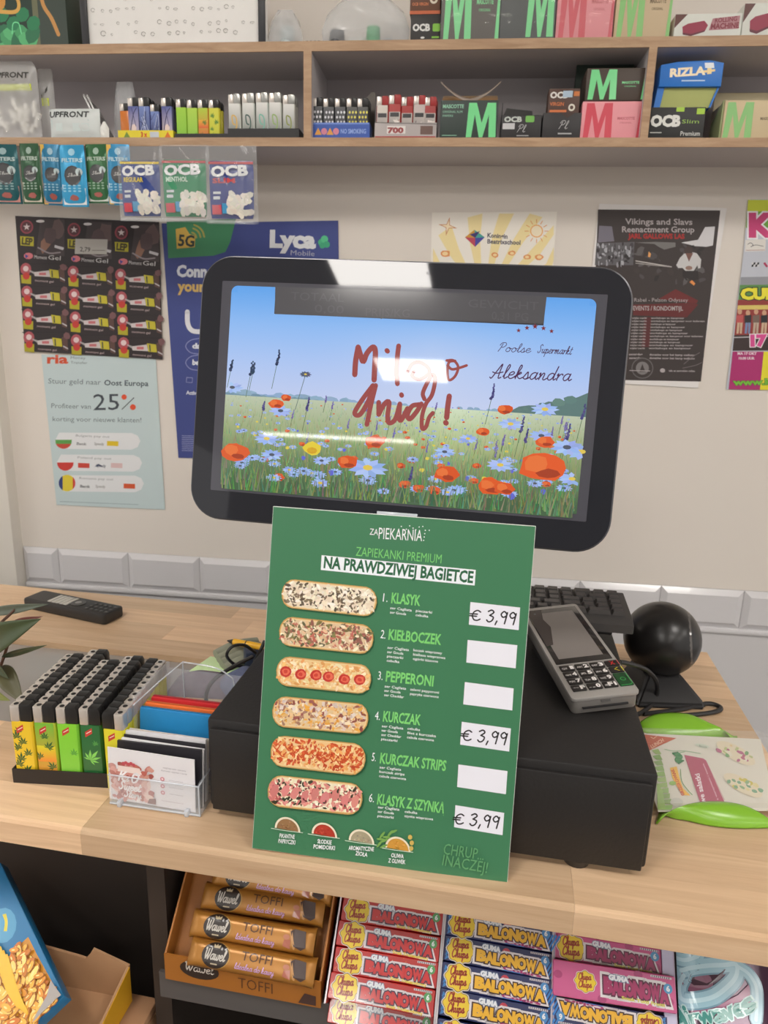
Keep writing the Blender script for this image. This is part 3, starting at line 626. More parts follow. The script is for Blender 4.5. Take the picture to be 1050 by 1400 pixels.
def bigM(I, x0, x1, z0, z1, c):
    w_ = x1-x0; t = w_*.2; s = w_*.1
    I.poly([(x0, z0), (x0+t*1.3, z0), (x0+t*1.15, z0+s*.5), (x0+t*1.0, z0+s*.5), (x0+w_*.32, z1-s), (x0+w_*.10, z1-s), (x0+w_*.1, z1), (x0+w_*.36, z1), (x0+w_*.55, z0+(z1-z0)*.34), (x0+w_*.8, z1), (x1, z1), (x1+t*.3, z0), (x1-t*1.2, z0), (x1-t*1.1, z0+(z1-z0)*.62), (x0+w_*.56, z0), (x0+w_*.46, z0), (x0+t*1.5, z0+(z1-z0)*.66), (x0+t*.9, z0+s*.5), (x0, z0+s*.5)][:0] or [(x0, z0), (x0+w_*.18, z0), (x0+w_*.27, z0+(z1-z0)*.66), (x0+w_*.44, z0), (x0+w_*.56, z0), (x0+w_*.74, z0+(z1-z0)*.66), (x0+w_*.76, z0), (x0+w_, z0), (x0+w_*.96, z1), (x0+w_*.68, z1), (x0+w_*.51, z0+(z1-z0)*.42), (x0+w_*.32, z1), (x0+w_*.06, z1)], c)
def masc(I, w_, h, side, c, txt):
    if side == 'L': bigM(I, -w_/2+.004, -w_/2+w_*.52, h*.04, h*.95, c); I.poly([(w_*.43, h*.04), (w_*.495, h*.04), (w_*.495, h*.95), (w_*.47, h*.95)], c); I.text('MASCOTTE', (w_*.10, h*.52), (w_*.38, h*.52), h*.07, txt, .03); I.text('ORIGINAL', (w_*.14, h*.42), (w_*.34, h*.42), h*.04, txt)
    else: bigM(I, -.04*w_, w_*.48, h*.06, h*.93, c); I.text('MASCOTTE', (-w_*.46, h*.80), (-w_*.1, h*.80), h*.09, txt, .03); I.text('ORIGINAL SLIM', (-w_*.46, h*.68), (-w_*.12, h*.68), h*.055, txt); I.text('PAPERS', (-w_*.46, h*.58), (-w_*.28, h*.58), h*.055, txt); I.rect(-w_*.46, h*.1, -w_*.2, h*.115, txt)
# --- upper board
t, w_, h = sbox('gift_bag', 'green gift bag with golden snake and leaf ornament on the top shelf', 'gift bag', -45, 84, -70, .118, .07, UZ, (52, 66, 56))
def f(I):
    I.rect(-w_/2, 0, w_/2, h, (58, 70, 62)); I.rect(-w_/2, 0, w_*.14, h, (30, 54, 44)); I.rect(w_*.14, 0, w_*.2, h, (110, 112, 84))
    for k in range(12): I.ell(-w_*.48+k*w_*.055, .012+.008*(k % 2), .016, .011, ((72, 160, 104), (92, 186, 122), (44, 116, 80))[k % 3], 9, .8*(k % 3-1), .1)
    for k in range(5): I.ell(-w_*.3+k*w_*.11, .034+.012*(k % 2), .012, .010, (40, 130, 86), 8, .5)
    I.line([(-w_*.3, .075), (-w_*.06, .072), (0, .062), (-w_*.05, .05), (-w_*.3, .052)], .0055, (222, 172, 84)); I.ell(-w_*.2, .066, .009, .013, (214, 150, 66)); I.line([(w_*.24, .09), (w_*.26, .06), (w_*.34, .04), (w_*.4, .018)], .006, (206, 150, 84))
    I.line([(-w_*.1, .02), (-w_*.08, .034), (-w_*.02, .034), (0, .02)], .0016, (120, 226, 160))
pr(t, f)
t, w_, h = sbox('jewelry_board', 'white jewelry board in a black frame hung with small rings and studs', 'jewelry display', 105, 362, -70, .112, .012, UZ, (244, 242, 238), part='panel')
m_fr = mat('black_frame', (46, 46, 50), .4)
for x0, x1, z0, z1 in ((-w_/2, -w_/2+.011, 0, h), (w_/2-.011, w_/2, 0, h), (-w_/2+.011, w_/2-.011, h-.011, h)): G().box(x0, x1, -.004, .0, z0, z1, .001).out('frame_bar', m_fr, t)
m_sil = mat('steel_jewelry', (160, 156, 150), .3, .8); ring0 = None; rr_ = random.Random(3)
for row, z in enumerate((.020, .033, .052, .066)):
    for k in range(20):
        if rr_.random() < .32: continue
        x = -w_/2+.022+k*(w_-.044)/19+rr_.uniform(-.002, .002)
        if ring0 is None:
            ring0 = G().tube([(.0042*cos(a), -.0016, .0042*sin(a)*.8) for a in [2*pi*i/12*.88 for i in range(13)]], .0004, 5, False).out('ring', m_sil, t); ring0.location = (x, 0, z)
        else:
            o = ring0.copy(); C.objects.link(o); o.parent = t; o.location = (x, 0, z+rr_.uniform(-.002, .002)); s = rr_.uniform(.4, .85); o.scale = (s, 1, s*rr_.choice((.5, 1, 1)))
def film(name, label, u, off, v, prof, bulge, m, wav=.1, seed=0, parent=None):   # a closed, slightly crumpled plastic pouch: outline width by height, pillow depth
    q = random.Random(seed); ph_ = [q.uniform(0, 6) for _ in range(6)]; hs = prof[-1][0]
    t = parent or None
    def wid(z):
        for (z0, w0), (z1, w1) in zip(prof, prof[1:]):
            if z <= z1: return w0+(w1-w0)*(z-z0)/(z1-z0)
        return prof[-1][1]
    def fn(sg):
        def g(a, b):
            z = b*hs; w2 = wid(z)/2; x = (a*2-1)*w2; e = (1-(2*a-1)**4)*min(1, b*5)*min(1, (1-b)*3.5)
            y = sg*(bulge*e*(1+wav*(sin(9*a+ph_[0]+4*b)+sin(13*b+ph_[1]+5*a)+.6*sin(23*a*b+ph_[2]))) + .0002)
            return (x, y, z)
        return g
    gg = G(); gg.grid(fn(-1), 14, 16); gg.grid(fn(1), 14, 16); bmesh.ops.remove_doubles(gg.b, verts=gg.b.verts, dist=.0006)
    return gg, fn(-1), wid
def pouch(name, label, cat, px0, px1, py0, py1, off, bulge, m, prof=None, group=None, seed=0, base=None, part='pouch', yaw=0, wav=.1):
    u0, v1 = up(px0, py0, off); u1, v0 = up(px1, py1, off); base = v0 if base is None else base; h = v1-base; w_ = u1-u0
    prof = [(z*h, k*w_) for z, k in (prof or [(0, .96), (.08, 1), (.9, .97), (1, .9)])]
    t = thing(name, label, cat, wf((u0+u1)/2, off, base, yaw), group)
    gg, ff, wid = film(name, label, 0, 0, 0, prof, bulge, m, wav=wav, seed=seed); gg.out(part, m, t, 60)
    return t, w_, h, (lambda x, y, hh: (lambda P: V((P[0], P[1]-hh, P[2])))(ff(min(1, max(0, x/wid(y)+.5)), min(1, max(0, y/h)))))
m_film = clear('clear_film', (228, 230, 232), .12, .34); m_film2 = clear('hazy_film', (226, 226, 224), .2, .34)
t, w_, h, mp = pouch('plastic_bag', 'small crumpled clear bag with a pale roll inside on the top shelf', 'bag', 366, 414, 14, 56, .10, .012, m_film, [(0, .9), (.3, 1), (.7, .8), (1, .4)], seed=4, base=UZ)
G().cyl((.003, 0, .016), .011, .024, 'z', 18).out('roll', mat('pale_roll', (196, 206, 206), .5), t)
t = thing('dark_beads', 'heap of dark glass stones between two clear bags', 'stones', wf(up(430, 50, .1)[0], .1, UZ)); rr_ = random.Random(9)
for k in range(9): G().ball(((k % 5-2)*.0062, (k//5)*.007-.003, .0045+.004*(k//5)), .0048, (1, 1, .8), 12).out('stone', mat('dark_glass_stone', (70, 62, 72), .15), t)
t, w_, h, mp = pouch('plastic_bag', 'large crumpled clear bag holding a dark cup and green roll', 'bag', 440, 560, -14, 56, .10, .022, m_film, [(0, .95), (.3, 1), (.6, .86), (.85, .5), (1, .14)], seed=8, base=UZ)
G().cyl((-.044, 0, .012), .0125, .022, 'z', 20, .011).out('dark_cup', mat('dark_cup', (70, 72, 76), .35), t)
G().cyl((.012, 0, .014), .0105, .026, 'z', 20).out('green_roll', mat('green_roll', (96, 190, 130), .5), t)
G().box(-.026, -.002, -.008, .008, 0, .014, .002).out('white_box', m_white, t); G().ball((.036, 0, .006), .007, (1.6, 1, .8), 14).out('blue_bit', mat('blue_bit', (70, 130, 190), .4), t)
t, w_, h = sbox('paper_box', 'black rolling paper box under a brown one on the top shelf', 'box', 562, 604, 19.5, .112, .05, UZ, (46, 44, 42)); hb = h
pr(t, lambda I: (I.text('OCB', (-w_*.42, h*.45), (w_*.12, h*.45), h*.22, (226, 226, 222), .05), I.rr(w_*.22, w_*.46, h*.4, h*.7, .002, (128, 190, 60)) if False else I.poly(rrect(w_*.22, w_*.46, h*.42, h*.68, .002), (128, 190, 60)), I.ell(-w_*.1, h*.22, .003, .0014, (226, 226, 222)), I.rect(w_*.2, h*.2, w_*.44, h*.26, (128, 190, 60))))
t, w_, h = sbox('paper_box', 'brown rolling paper box stacked on a black one', 'box', 562, 604, -40, .110, .05, UZ+hb+.0006, (104, 66, 46))
pr(t, lambda I: (I.rect(-w_/2, 0, w_/2, h*.08, (196, 96, 50)), I.text('OCB VIRGIN', (-w_*.42, h*.2), (w_*.1, h*.2), h*.07, (214, 120, 70), .02), I.ell(w_*.28, h*.34, .006, .006, (220, 208, 190)), I.ell(w_*.28, h*.34, .003, .003, (104, 66, 46))))
m_wrap = clear('shrink_wrap', (240, 242, 242), .06, .12)
for px0, px1, c, mc, tc_, lab, wr in ((606, 687, (76, 68, 60), MINT, MINT, 'dark brown filter carton with mint letter on the top shelf', 1), (688, 764, (48, 54, 54), MINT, (150, 200, 170), 'black filter carton with mint letter wrapped in film', 1), (766, 845, (232, 142, 150), (214, 66, 84), (200, 90, 100), 'pink filter carton with red letter on the top shelf', 1), (847, 925, (206, 184, 150), (142, 200, 124), (120, 100, 76), 'beige filter carton with pale green letter on the top shelf', 0)):
    t, w_, h = sbox('filter_carton', lab, 'box', px0, px1, -42, .118, .06, UZ, c, group='filter cartons on the top shelf')
    def f(I, w_=w_, h=h, mc=mc, tc_=tc_, c=c):
        if c == (48, 54, 54): bigM(I, -w_*.02, w_*.48, h*.06, h*.95, mc); I.text('PREMIUM', (-w_*.46, h*.76), (-w_*.12, h*.76), h*.06, tc_, .02)
        else: masc(I, w_, h, 'L', mc, tc_)
        I.rect(-w_/2, 0, w_/2, h*.04, tuple(v*.72 for v in c))
    pr(t, f)
    if wr: G().box(-w_/2-.0006, w_/2+.0006, -.001, .062, 0, h+.0006, .001).out('shrink_wrap', m_wrap, t)
def machine(px0, px1, py0, lab, txt=True):
    t, w_, h = sbox('machine_box', lab, 'box', px0, px1, py0, .116, .05, UZ, (222, 224, 216))
    def f(I):
        I.poly([(-w_/2, h*.45), (-w_/2, h*.98), (-w_*.32, h*.98)], (92, 46, 40)); I.poly([(-w_*.36, h*.2), (-w_*.38, h*.5), (-w_*.3, h*.62), (-w_*.06, h*.72), (0, h*.55), (-w_*.04, h*.3), (-w_*.24, h*.14)], (150, 34, 66)); I.poly([(-w_*.36, h*.2), (-w_*.24, h*.14), (-w_*.04, h*.3), (-w_*.04, h*.36), (-w_*.24, h*.22), (-w_*.37, h*.28)], (96, 22, 44))
        if txt: I.poly([(w_*.02, h*.35), (w_*.06, h*.8), (w_*.46, h*.9), (w_*.46, h*.4)], (176, 120, 128)); I.text('ROLLING', (w_*.1, h*.64), (w_*.42, h*.7), h*.17, (126, 28, 48), .03); I.text('MACHINE', (w_*.05, h*.4), (w_*.46, h*.44), h*.2, (126, 28, 48), .04); I.rect(-w_*.1, h*.1, w_*.44, h*.14, (150, 150, 146))
    pr(t, f); return t
machine(924, 1016, 19, 'white rolling machine box with a red machine picture, left of two')
machine(1019, 1100, 4, 'taller white machine box cut by the right edge of the top shelf', False)
# --- lighters: one builder for the racks on the shelf and on the counter
m_hood = mat('chrome_hood', (222, 214, 206), .28, .6); m_cap = mat('black_lighter_cap', (34, 33, 33), .35)
LW, LD, LH = .0205, .0100, .062
def lighter(label, body, deco, group, M, mirror=1, cap=m_cap, detail=True, hood=m_hood, k=1.):
    t = thing('lighter', label, 'lighter', M, group)
    w2, d2 = LW/2*k, LD/2*k
    G().prism(rrect(-w2, w2, -d2, d2, d2*.7, 4), 0, LH*k*.80, 'z', .0006).out('body', body, t)
    hx0, hx1 = (-w2*.98, -w2*.1) if mirror > 0 else (w2*.1, w2*.98)
    G().prism(rrect(hx0, hx1, -d2*1.0, d2*1.0, d2*.4, 3), LH*k*.80, LH*k*1.0, 'z', .0004).out('hood', hood, t)
    cx0, cx1 = (-w2*.08, w2*1.0) if mirror > 0 else (-w2*1.0, w2*.08)
    g = G(); g.prism([(cx0, LH*k*.80), (cx1, LH*k*.80), (cx1, LH*k*(.97 if mirror > 0 else 1)), (cx1+(-.002 if mirror > 0 else 0), LH*k*1.02), (cx0+(0 if mirror > 0 else .002), LH*k*1.02), (cx0, LH*k*(1 if mirror > 0 else .97))], -d2*.96, d2*.96, 'y', .0008); g.out('push_button', cap, t)
    if detail:
        hc = (hx0+hx1)/2; G().cyl((hc, 0, LH*k*1.0), .0022*k, .0006, 'z', 12).out('flame_hole', m_cap, t)
    if deco:
        I = Ink(base=.0002, step=4e-6); deco(I, w2*.86, LH*k*.8)
        def fn(x, y, hh, d2=d2): return V((x, -d2-hh, y))
        I.out('print', GLOSS(), t, fn=fn)
    return t
def leafdeco(bg, lc, n, gr=None, big=0, seed=0, lbl=(206, 60, 50)):
    def f(I, w, h):
        q = random.Random(seed)
        I.rect(-w, 0, w, h, bg, gr and [gr[0], gr[0], gr[1], gr[1]])
        if gr and len(gr) > 2: I.rect(-w, h*.35, w, h*.62, bg, [gr[0], gr[0], gr[2], gr[2]])
        for k in range(n): leaf(I, q.uniform(-w*.7, w*.7), h*(.08+.84*k/n), w*q.uniform(.75, 1.0), q.uniform(.8, 2.3), lc, lim=(w, h))
        if big: leaf(I, -w*.25, h*.42, w*1.5, .9, lc, 7, .12, (w, h)); leaf(I, w*.1, h*.1, w*.9, 1.2, mixc(lc, bg, .4), lim=(w, h)); leaf(I, w*.5, h*.68, w*.6, 1.9, mixc(lc, bg, .5), lim=(w, h))
        if lbl: I.poly([(-w*.55, h*.80), (w*.2, h*.87), (w*.2, h*.96), (-w*.55, h*.89)], lbl); I.line([(-w*.4, h*.865), (w*.1, h*.91)], h*.012, (244, 230, 220), False)
    return f
def tray(t, w_, d_, h, m): G().box(-w_/2, w_/2, -.0015, 0, 0, h).box(-w_/2, w_/2, d_, d_+.0015, 0, h).box(-w_/2, -w_/2+.0015, 0, d_, 0, h).box(w_/2-.0015, w_/2, 0, d_, 0, h).box(-w_/2, w_/2, 0, d_, 0, .0015).out('tray_box', m, t)
PASTEL = {}
def rack(label, px0, px1, pyt, hpx_tray, tm, specs, group, deco_tray=None, off=.116, k=1.0, rowsn=2, base=LZ, tops=m_cap):
    u0, _ = up(px0, 150, off); u1, _ = up(px1, 150, off); vt_ = up(px0, hpx_tray, off)[1]; w_ = u1-u0
    tr = thing('lighter_tray', label, 'tray', wf((u0+u1)/2, off, base)); tray(tr, w_, .03, vt_-base, tm)
    if deco_tray: pr(tr, lambda I: deco_tray(I, w_, vt_-base), CARD(), base=.0017)
    for i, (px, py, body, deco, lab) in enumerate(specs):
        u, v = up(px, py, off); kk = (v-base-.0018)/(LH*1.02)
        lighter(lab, body, deco, group, wf(u, off-.0075, base+.0017), 1, tops, True, k=kk) if False else lighter(lab, body, deco, group, wf(u, off-.0075, base+.0017) @ Matrix.Diagonal((min(1, kk*.98), 1, kk, 1)), 1, tops)
        o = lighter(lab+', in the back row', body, None, group, wf(u+.001, off-.0195, base+.0017) @ Matrix.Diagonal((min(1, kk*.98), 1, kk*.99, 1)), 1, tops, False)
mb_ = lambda c: mat('lighter_%d_%d_%d' % c, c, .25, noise=.02)
def anime(I, w, h):
    I.rect(-w, 0, w, h, (206, 190, 196), [(214, 196, 200), (206, 190, 204), (96, 110, 176), (70, 80, 150)]); I.ell(0, h*.34, w*.5, h*.12, (232, 212, 206), 9); I.line([(-w*.8, h*.2), (0, h*.75), (w*.7, h*.95)], .0014, (44, 48, 84)); I.line([(-w*.3, h*.95), (w*.4, h*.4)], .001, (60, 60, 110), False); I.ell(0, h*.1, w*.6, h*.06, (212, 160, 172), 8)
def blu(I, w, h):
    I.rect(-w, 0, w, h, (90, 100, 160), [(60, 66, 120), (60, 66, 120), (120, 140, 200), (120, 140, 200)]); 
    for k in range(6): I.line([(random.uniform(-w, w), random.uniform(0, h)), (random.uniform(-w, w), random.uniform(0, h)), (random.uniform(-w, w), random.uniform(0, h))], .0009, random.choice([(40, 44, 90), (190, 200, 230)]))
rack('yellow cardboard tray with red lettering under the picture lighters', 160, 236, 133, 178.5, mat('yellow_card', (232, 214, 50), .5),
  [(168, 140, mb_((208, 120, 50)), None, 'orange lighter at the left end of the yellow tray'), (180, 132, mb_((90, 90, 130)), anime, 'picture lighter second from left in the yellow tray'), (195, 132, mb_((80, 90, 160)), blu, 'blue scribbled lighter in the middle of the yellow tray'), (210, 141, mb_((60, 60, 120)), blu, 'shorter dark blue lighter in the yellow tray'), (226, 132, mb_((90, 90, 130)), anime, 'picture lighter at the right end of the yellow tray')], 'lighters in the yellow tray',
  lambda I, w, h: (I.text('3 x', (-w*.08, h*.3), (w*.02, h*.3), h*.5, (206, 60, 40), .05), I.poly([(w*.08, h*.2), (w*.24, h*.2), (w*.24, h*.85), (w*.08, h*.85)], (200, 206, 214)), I.poly([(w*.34, h*.2), (w*.46, h*.2), (w*.4, h*.85)], (226, 120, 40)), I.poly([(-w*.4, h*.2), (-w*.28, h*.2), (-w*.34, h*.85)], (120, 150, 60))))
def limed(gr, s, n=3): return leafdeco(gr[0], (60, 130, 40), n, gr, 0, s, None)
rack('black tray of lime and yellow leaf lighters on the middle shelf', 238, 311, 135, 183, m_blk2,
  [(246, 134, mb_((160, 210, 60)), limed([(140, 200, 60), (170, 220, 70)], 1, 0), 'plain lime lighter left in the lime lighter tray'), (261, 135, mb_((170, 210, 70)), limed([(150, 206, 70), (186, 224, 80)], 2, 1), 'pale lime lighter second in the lime lighter tray'), (276, 135, mb_((230, 150, 60)), limed([(226, 96, 50), (186, 214, 60), (236, 180, 50)], 3, 2), 'orange to lime lighter third in the lime lighter tray'), (291, 135, mb_((220, 210, 60)), limed([(206, 206, 50), (220, 220, 70)], 4, 4), 'yellow leaf lighter at the right of the lime lighter tray')], 'lime and yellow lighters')
def swirl(c1, c2, s):
    def f(I, w, h):
        I.rect(-w, 0, w, h, (226, 226, 220), [(70, 84, 70), (70, 84, 70), (236, 236, 232), (236, 236, 232)]); I.line([(-w*.3, h*.2), (w*.4, h*.35), (w*.3, h*.6), (-w*.4, h*.66), (-w*.3, h*.45), (w*.1, h*.4)], .002, c1); I.ell(w*.1, h*.12, w*.5, h*.08, c2, 7)
    return f
m_wcap = mat('grey_steel_cap', (176, 176, 172), .3, .6)
rack('black tray of white lighters with swirls, left of the shelf divider', 311, 409, 126, 176, m_blk2,
  [(319, 127, mb_((226, 226, 218)), swirl((222, 180, 90), (150, 150, 60), 1), 'white lighter with yellow swirl at the left of the swirl tray'), (338, 126, mb_((216, 220, 214)), swirl((60, 90, 84), (40, 70, 60), 2), 'white lighter with dark green swirl, second in the swirl tray'), (357, 125, mb_((218, 226, 222)), swirl((120, 190, 170), (60, 130, 110), 3), 'white lighter with turquoise swirl, middle of the swirl tray'), (375, 125, mb_((218, 222, 214)), swirl((150, 180, 110), (70, 110, 60), 4), 'white lighter with pale green swirl, fourth in the swirl tray'), (394, 128, mb_((216, 214, 204)), swirl((140, 150, 70), (80, 90, 50), 5), 'white lighter with olive swirl at the right of the swirl tray')], 'white swirl lighters', tops=m_wcap)
def dots(c, bgc):
    def f(I, w, h):
        I.rect(-w, 0, w, h, bgc)
        for j in range(6):
            for i in range(3): I.ell(-w*.62+i*w*.62+(j % 2)*w*.2, h*(.08+.15*j), w*.2, h*.045, c, 7)
    return f
rack('blue cardboard tray with warning signs under black dotted lighters', 424, 506, 133, 168, mat('blue_card', (58, 92, 176), .5),
  [(433, 132, mb_((54, 56, 60)), dots((220, 220, 224), (50, 52, 56)), 'black lighter with white dots at the left of the blue tray'), (449, 133, mb_((54, 56, 60)), dots((214, 214, 220), (56, 58, 62)), 'black lighter with white dots second in the blue tray'), (465, 133, mb_((54, 56, 60)), dots((206, 208, 212), (52, 54, 60)), 'black lighter with white dots third in the blue tray'), (481, 133, mb_((54, 56, 50)), dots((216, 206, 80), (54, 54, 50)), 'black lighter with yellow dots, fourth in the blue tray'), (496, 133, mb_((54, 56, 50)), dots((226, 214, 70), (52, 52, 48)), 'black lighter with yellow dots at the right of the blue tray')], 'black dotted lighters',
  lambda I, w, h: (I.rect(-w*.49, h*.9, w*.49, h*.97, (120, 150, 220)), [I.poly([(-w*.42+k*w*.2, h*.28), (-w*.3+k*w*.2, h*.28), (-w*.36+k*w*.2, h*.7)], (228, 160, 60)) for k in range(2)], [I.ell(-w*.26+k*w*.2, h*.48, h*.2, h*.2, (214, 130, 150)) for k in range(2)], I.text('NO SMOKING', (w*.02, h*.36), (w*.44, h*.36), h*.26, (150, 176, 230), .03)))
def vik(c, s):
    def f(I, w, h):
        q = random.Random(s); I.rect(-w, 0, w, h, (206, 198, 194), [(120, 110, 108), (150, 140, 136), (214, 206, 200), (206, 196, 190)]); I.rect(-w, h*.78, w, h, c); I.rect(-w*.8, h*.64, w*.8, h*.76, (40, 38, 42))
        for k in range(5): I.poly([(q.uniform(-w, w), q.uniform(0, h*.6)) for _ in range(3)], q.choice([(70, 60, 60), (160, 60, 54), (236, 226, 220)]))
    return f
rack('silver and red cardboard tray of battle picture lighters', 513, 598, 128, 168, mat('silver_card', (168, 160, 158), .35, .4),
  [(523, 130, mb_((170, 60, 50)), vik((214, 206, 196), 1), 'cream battle lighter at the left of the silver tray'), (540, 128, mb_((176, 50, 46)), vik((176, 50, 46), 2), 'red topped battle lighter, second in the silver tray'), (557, 131, mb_((176, 50, 46)), vik((170, 46, 44), 3), 'red topped battle lighter in the middle of the silver tray'), (574, 129, mb_((206, 196, 190)), vik((206, 190, 186), 4), 'pale battle lighter, fourth in the silver tray'), (589, 131, mb_((150, 60, 60)), vik((168, 60, 60), 5), 'dark red battle lighter at the right of the silver tray')], 'battle picture lighters',
  lambda I, w, h: (I.rect(-w*.49, 0, w*.49, h*.2, (170, 60, 60)), I.rect(-w*.3, h*.35, 0, h*.8, (226, 220, 216)), I.text('700', (-w*.28, h*.4), (-w*.04, h*.4), h*.3, (150, 60, 60), .06), I.rect(w*.24, h*.3, w*.44, h*.8, (110, 84, 76)), I.line([(-w*.5, h), (w*.5, h*.9)], .001, (90, 84, 84), False)), tops=mat('red_button', (168, 50, 50), .4))
o = thing('display_flap', 'grey cardboard flap standing behind the black dotted lighters', 'card', wf(up(500, 130, .09)[0], .078, LZ))
G().prism([(-.016, 0), (.014, 0), (.014, .077), (.008, .078), (-.016, .056)], 0, .0012, 'y').out('flap', mat('grey_card', (110, 104, 98), .7), o)
# --- pouches left on the middle shelf
t, w_, h, mp = pouch('zip_pouch', 'large white zip pouch of filters at the left end of the shelf', 'pouch', -14, 58, 84, 188, .112, .012, m_film2, [(0, 1), (.86, 1), (.94, .94), (1, .8)], seed=1, base=LZ)
I = Ink(base=.0006); I.rect(-w_*.46, h*.62, w_*.4, h*.70, (206, 218, 60)); I.text('UPFRONT', (-w_*.42, h*.77), (w_*.36, h*.77), h*.075, (54, 54, 50), .03); I.rect(-w_*.4, h*.73, w_*.1, h*.742, (110, 110, 104)); I.out('print', CARD(), t, fn=mp)
g = G(); rr_ = random.Random(2)
for k in range(26): g.cyl((rr_.uniform(-w_*.3, w_*.3), rr_.uniform(-.003, .003), rr_.uniform(.008, h*.5)), .0035, .014, 'z', 8, M=Matrix.Rotation(rr_.uniform(-.5, .5), 4, 'Y'))
tag(g.out('filter_tips', mat('filter_tip', (240, 238, 232), .8), t), kind='stuff')
t, w_, h, mp = pouch('zip_pouch', 'narrow white zip pouch standing behind the large one', 'pouch', 50, 79, 94, 186, .085, .006, m_film2, seed=3, base=LZ)
I = Ink(base=.0006); I.rect(-w_*.2, h*.5, w_*.24, h*.6, (206, 218, 60)); I.poly([(-w_*.2, h*.64), (w_*.2, h*.76), (w_*.2, h*.7), (-w_*.2, h*.6)], (60, 60, 56)); I.out('print', CARD(), t, fn=mp)
t, w_, h, mp = pouch('filter_packet', 'small pale blue filter packet standing in front of the zip pouches', 'packet', 67, 139, 149, 187, .118, .006, mat('pale_packet', (214, 220, 218), .4), [(0, 1), (.5, .98), (1, .99)], seed=6, base=LZ)
I = Ink(base=.0004); I.poly([(-w_*.46, h*.05), (w_*.3, h*.05), (w_*.3, h*.62), (-w_*.46, h*.62)], (190, 210, 210)); I.text('UPFRONT', (-w_*.48, h*.70), (w_*.3, h*.70), h*.2, (56, 62, 62), .03)
for x in (-.36, -.02, .16): I.rect(w_*x, h*.24, w_*(x+.14), h*.5, (214, 226, 224))
I.out('print', CARD(), t, fn=mp)
t = thing('tweezers', 'steel tweezers in a dark sleeve leaning between packet and lighters', 'tweezers', wf(up(143, 180, .1)[0], .1, LZ) @ Matrix.Rotation(-.42, 4, 'Y'))
G().box(-.0015, .0015, -.001, .001, 0, .077, .0006).box(.0035, .0062, -.001, .001, .002, .074, .0006).out('arm', mat('tweezer_steel', (170, 168, 166), .3, .8), t); G().prism([(-.004, .002), (.016, 0), (.012, .05), (-.001, .08)], .002, .0045, 'y').out('sleeve', clear('dark_sleeve', (90, 86, 84), .3, .55), t)
t, w_, h, mp = pouch('small_sachet', 'tiny white sachet at the foot of the tweezers', 'sachet', 136, 150, 166, 189, .122, .003, mat('white_sachet', (238, 238, 232), .5), [(0, .9), (.6, 1), (1, .2)], base=LZ)
t, w_, h, mp = pouch('plastic_bag', 'crumpled clear bag behind the yellow lighter tray', 'bag', 152, 192, 112, 186, .075, .010, m_film, [(0, 1), (.6, .9), (1, .6)], seed=12, base=LZ)
# --- cartons on the middle shelf
t, w_, h = sbox('filter_carton', 'open dark green filter carton with mint letter and torn flap', 'box', 603, 682, 137, .118, .06, LZ, (54, 66, 62))
pr(t, lambda I: masc(I, w_, h, 'R', MINT, (150, 206, 176)))
G().box(-w_/2+.001, w_/2-.001, .056, .0575, h, h+.022).out('back_flap', mat('kraft_inside', (146, 120, 92), .7), t)
g = G(); n = 16
def fl(a, b): x = (a-.5)*w_*1.04; z = h+.002+.024*abs(2*a-1)**1.6+b*.007*(1-.6*abs(2*a-1)); return (x, .02-.014*abs(2*a-1)+b*.006+.0015*sin(9*a), z)
g.grid(fl, n, 2); solid(g.out('torn_flap', mat('torn_card', (176, 160, 148), .6), t), .0008)
G().box(-w_/2+.001, w_/2-.001, .03, .0312, h, h+.012).out('inner_card', mat('kraft_brown', (160, 122, 84), .7), t)
t, w_, h = sbox('paper_box', 'low black rolling paper box with a grey sticker', 'box', 686, 741, 157, .118, .05, LZ, (44, 42, 44))
G().prism([(-w_/2, h), (w_*.34, h), (w_*.3, h+.016), (-w_*.36, h+.02)], .04, .0412, 'y').out('lid', mat('dark_lid', (50, 48, 46), .5), t)
G().prism([(0, h), (.03, h), (0, h+.016)], -w_/2, -w_/2+.001, 'x').out('side_flap', mat('dark_lid', (50, 48, 46), .5), t)
pr(t, lambda I: (I.text('OCB', (-w_*.42, h*.72), (0, h*.72), h*.2, (200, 206, 200), .05), I.poly(rrect(w_*.1, w_*.32, h*.7, h*.96, .002), (120, 190, 90)), I.rect(-w_*.46, h*.42, -w_*.16, h*.66, (206, 206, 208)), I.script('Pl', (-w_*.1, h*.3), (w_*.1, h*.3), h*.3, (206, 206, 206), .0006), I.rect(-w_*.1, h*.14, w_*.2, h*.18, (180, 180, 180))))
t, w_, h = sbox('paper_box', 'black rolling paper tray holding a brown booklet box', 'box', 743, 798, 154, .118, .05, LZ, (48, 46, 48))
pr(t, lambda I: (I.script('Pl', (-w_*.1, h*.4), (w_*.12, h*.4), h*.3, (206, 206, 206), .0006), I.rect(-w_*.1, h*.2, w_*.24, h*.25, (180, 180, 180)), I.poly([(-w_*.1, h), (w_*.3, h), (w_*.1, h*.8)], (60, 40, 34))))
t, w_, h = sbox('booklet_box', 'brown and orange booklet box standing in the black tray', 'box', 751, 794, 121, .1175, .03, LZ+.0295, (86, 60, 50))
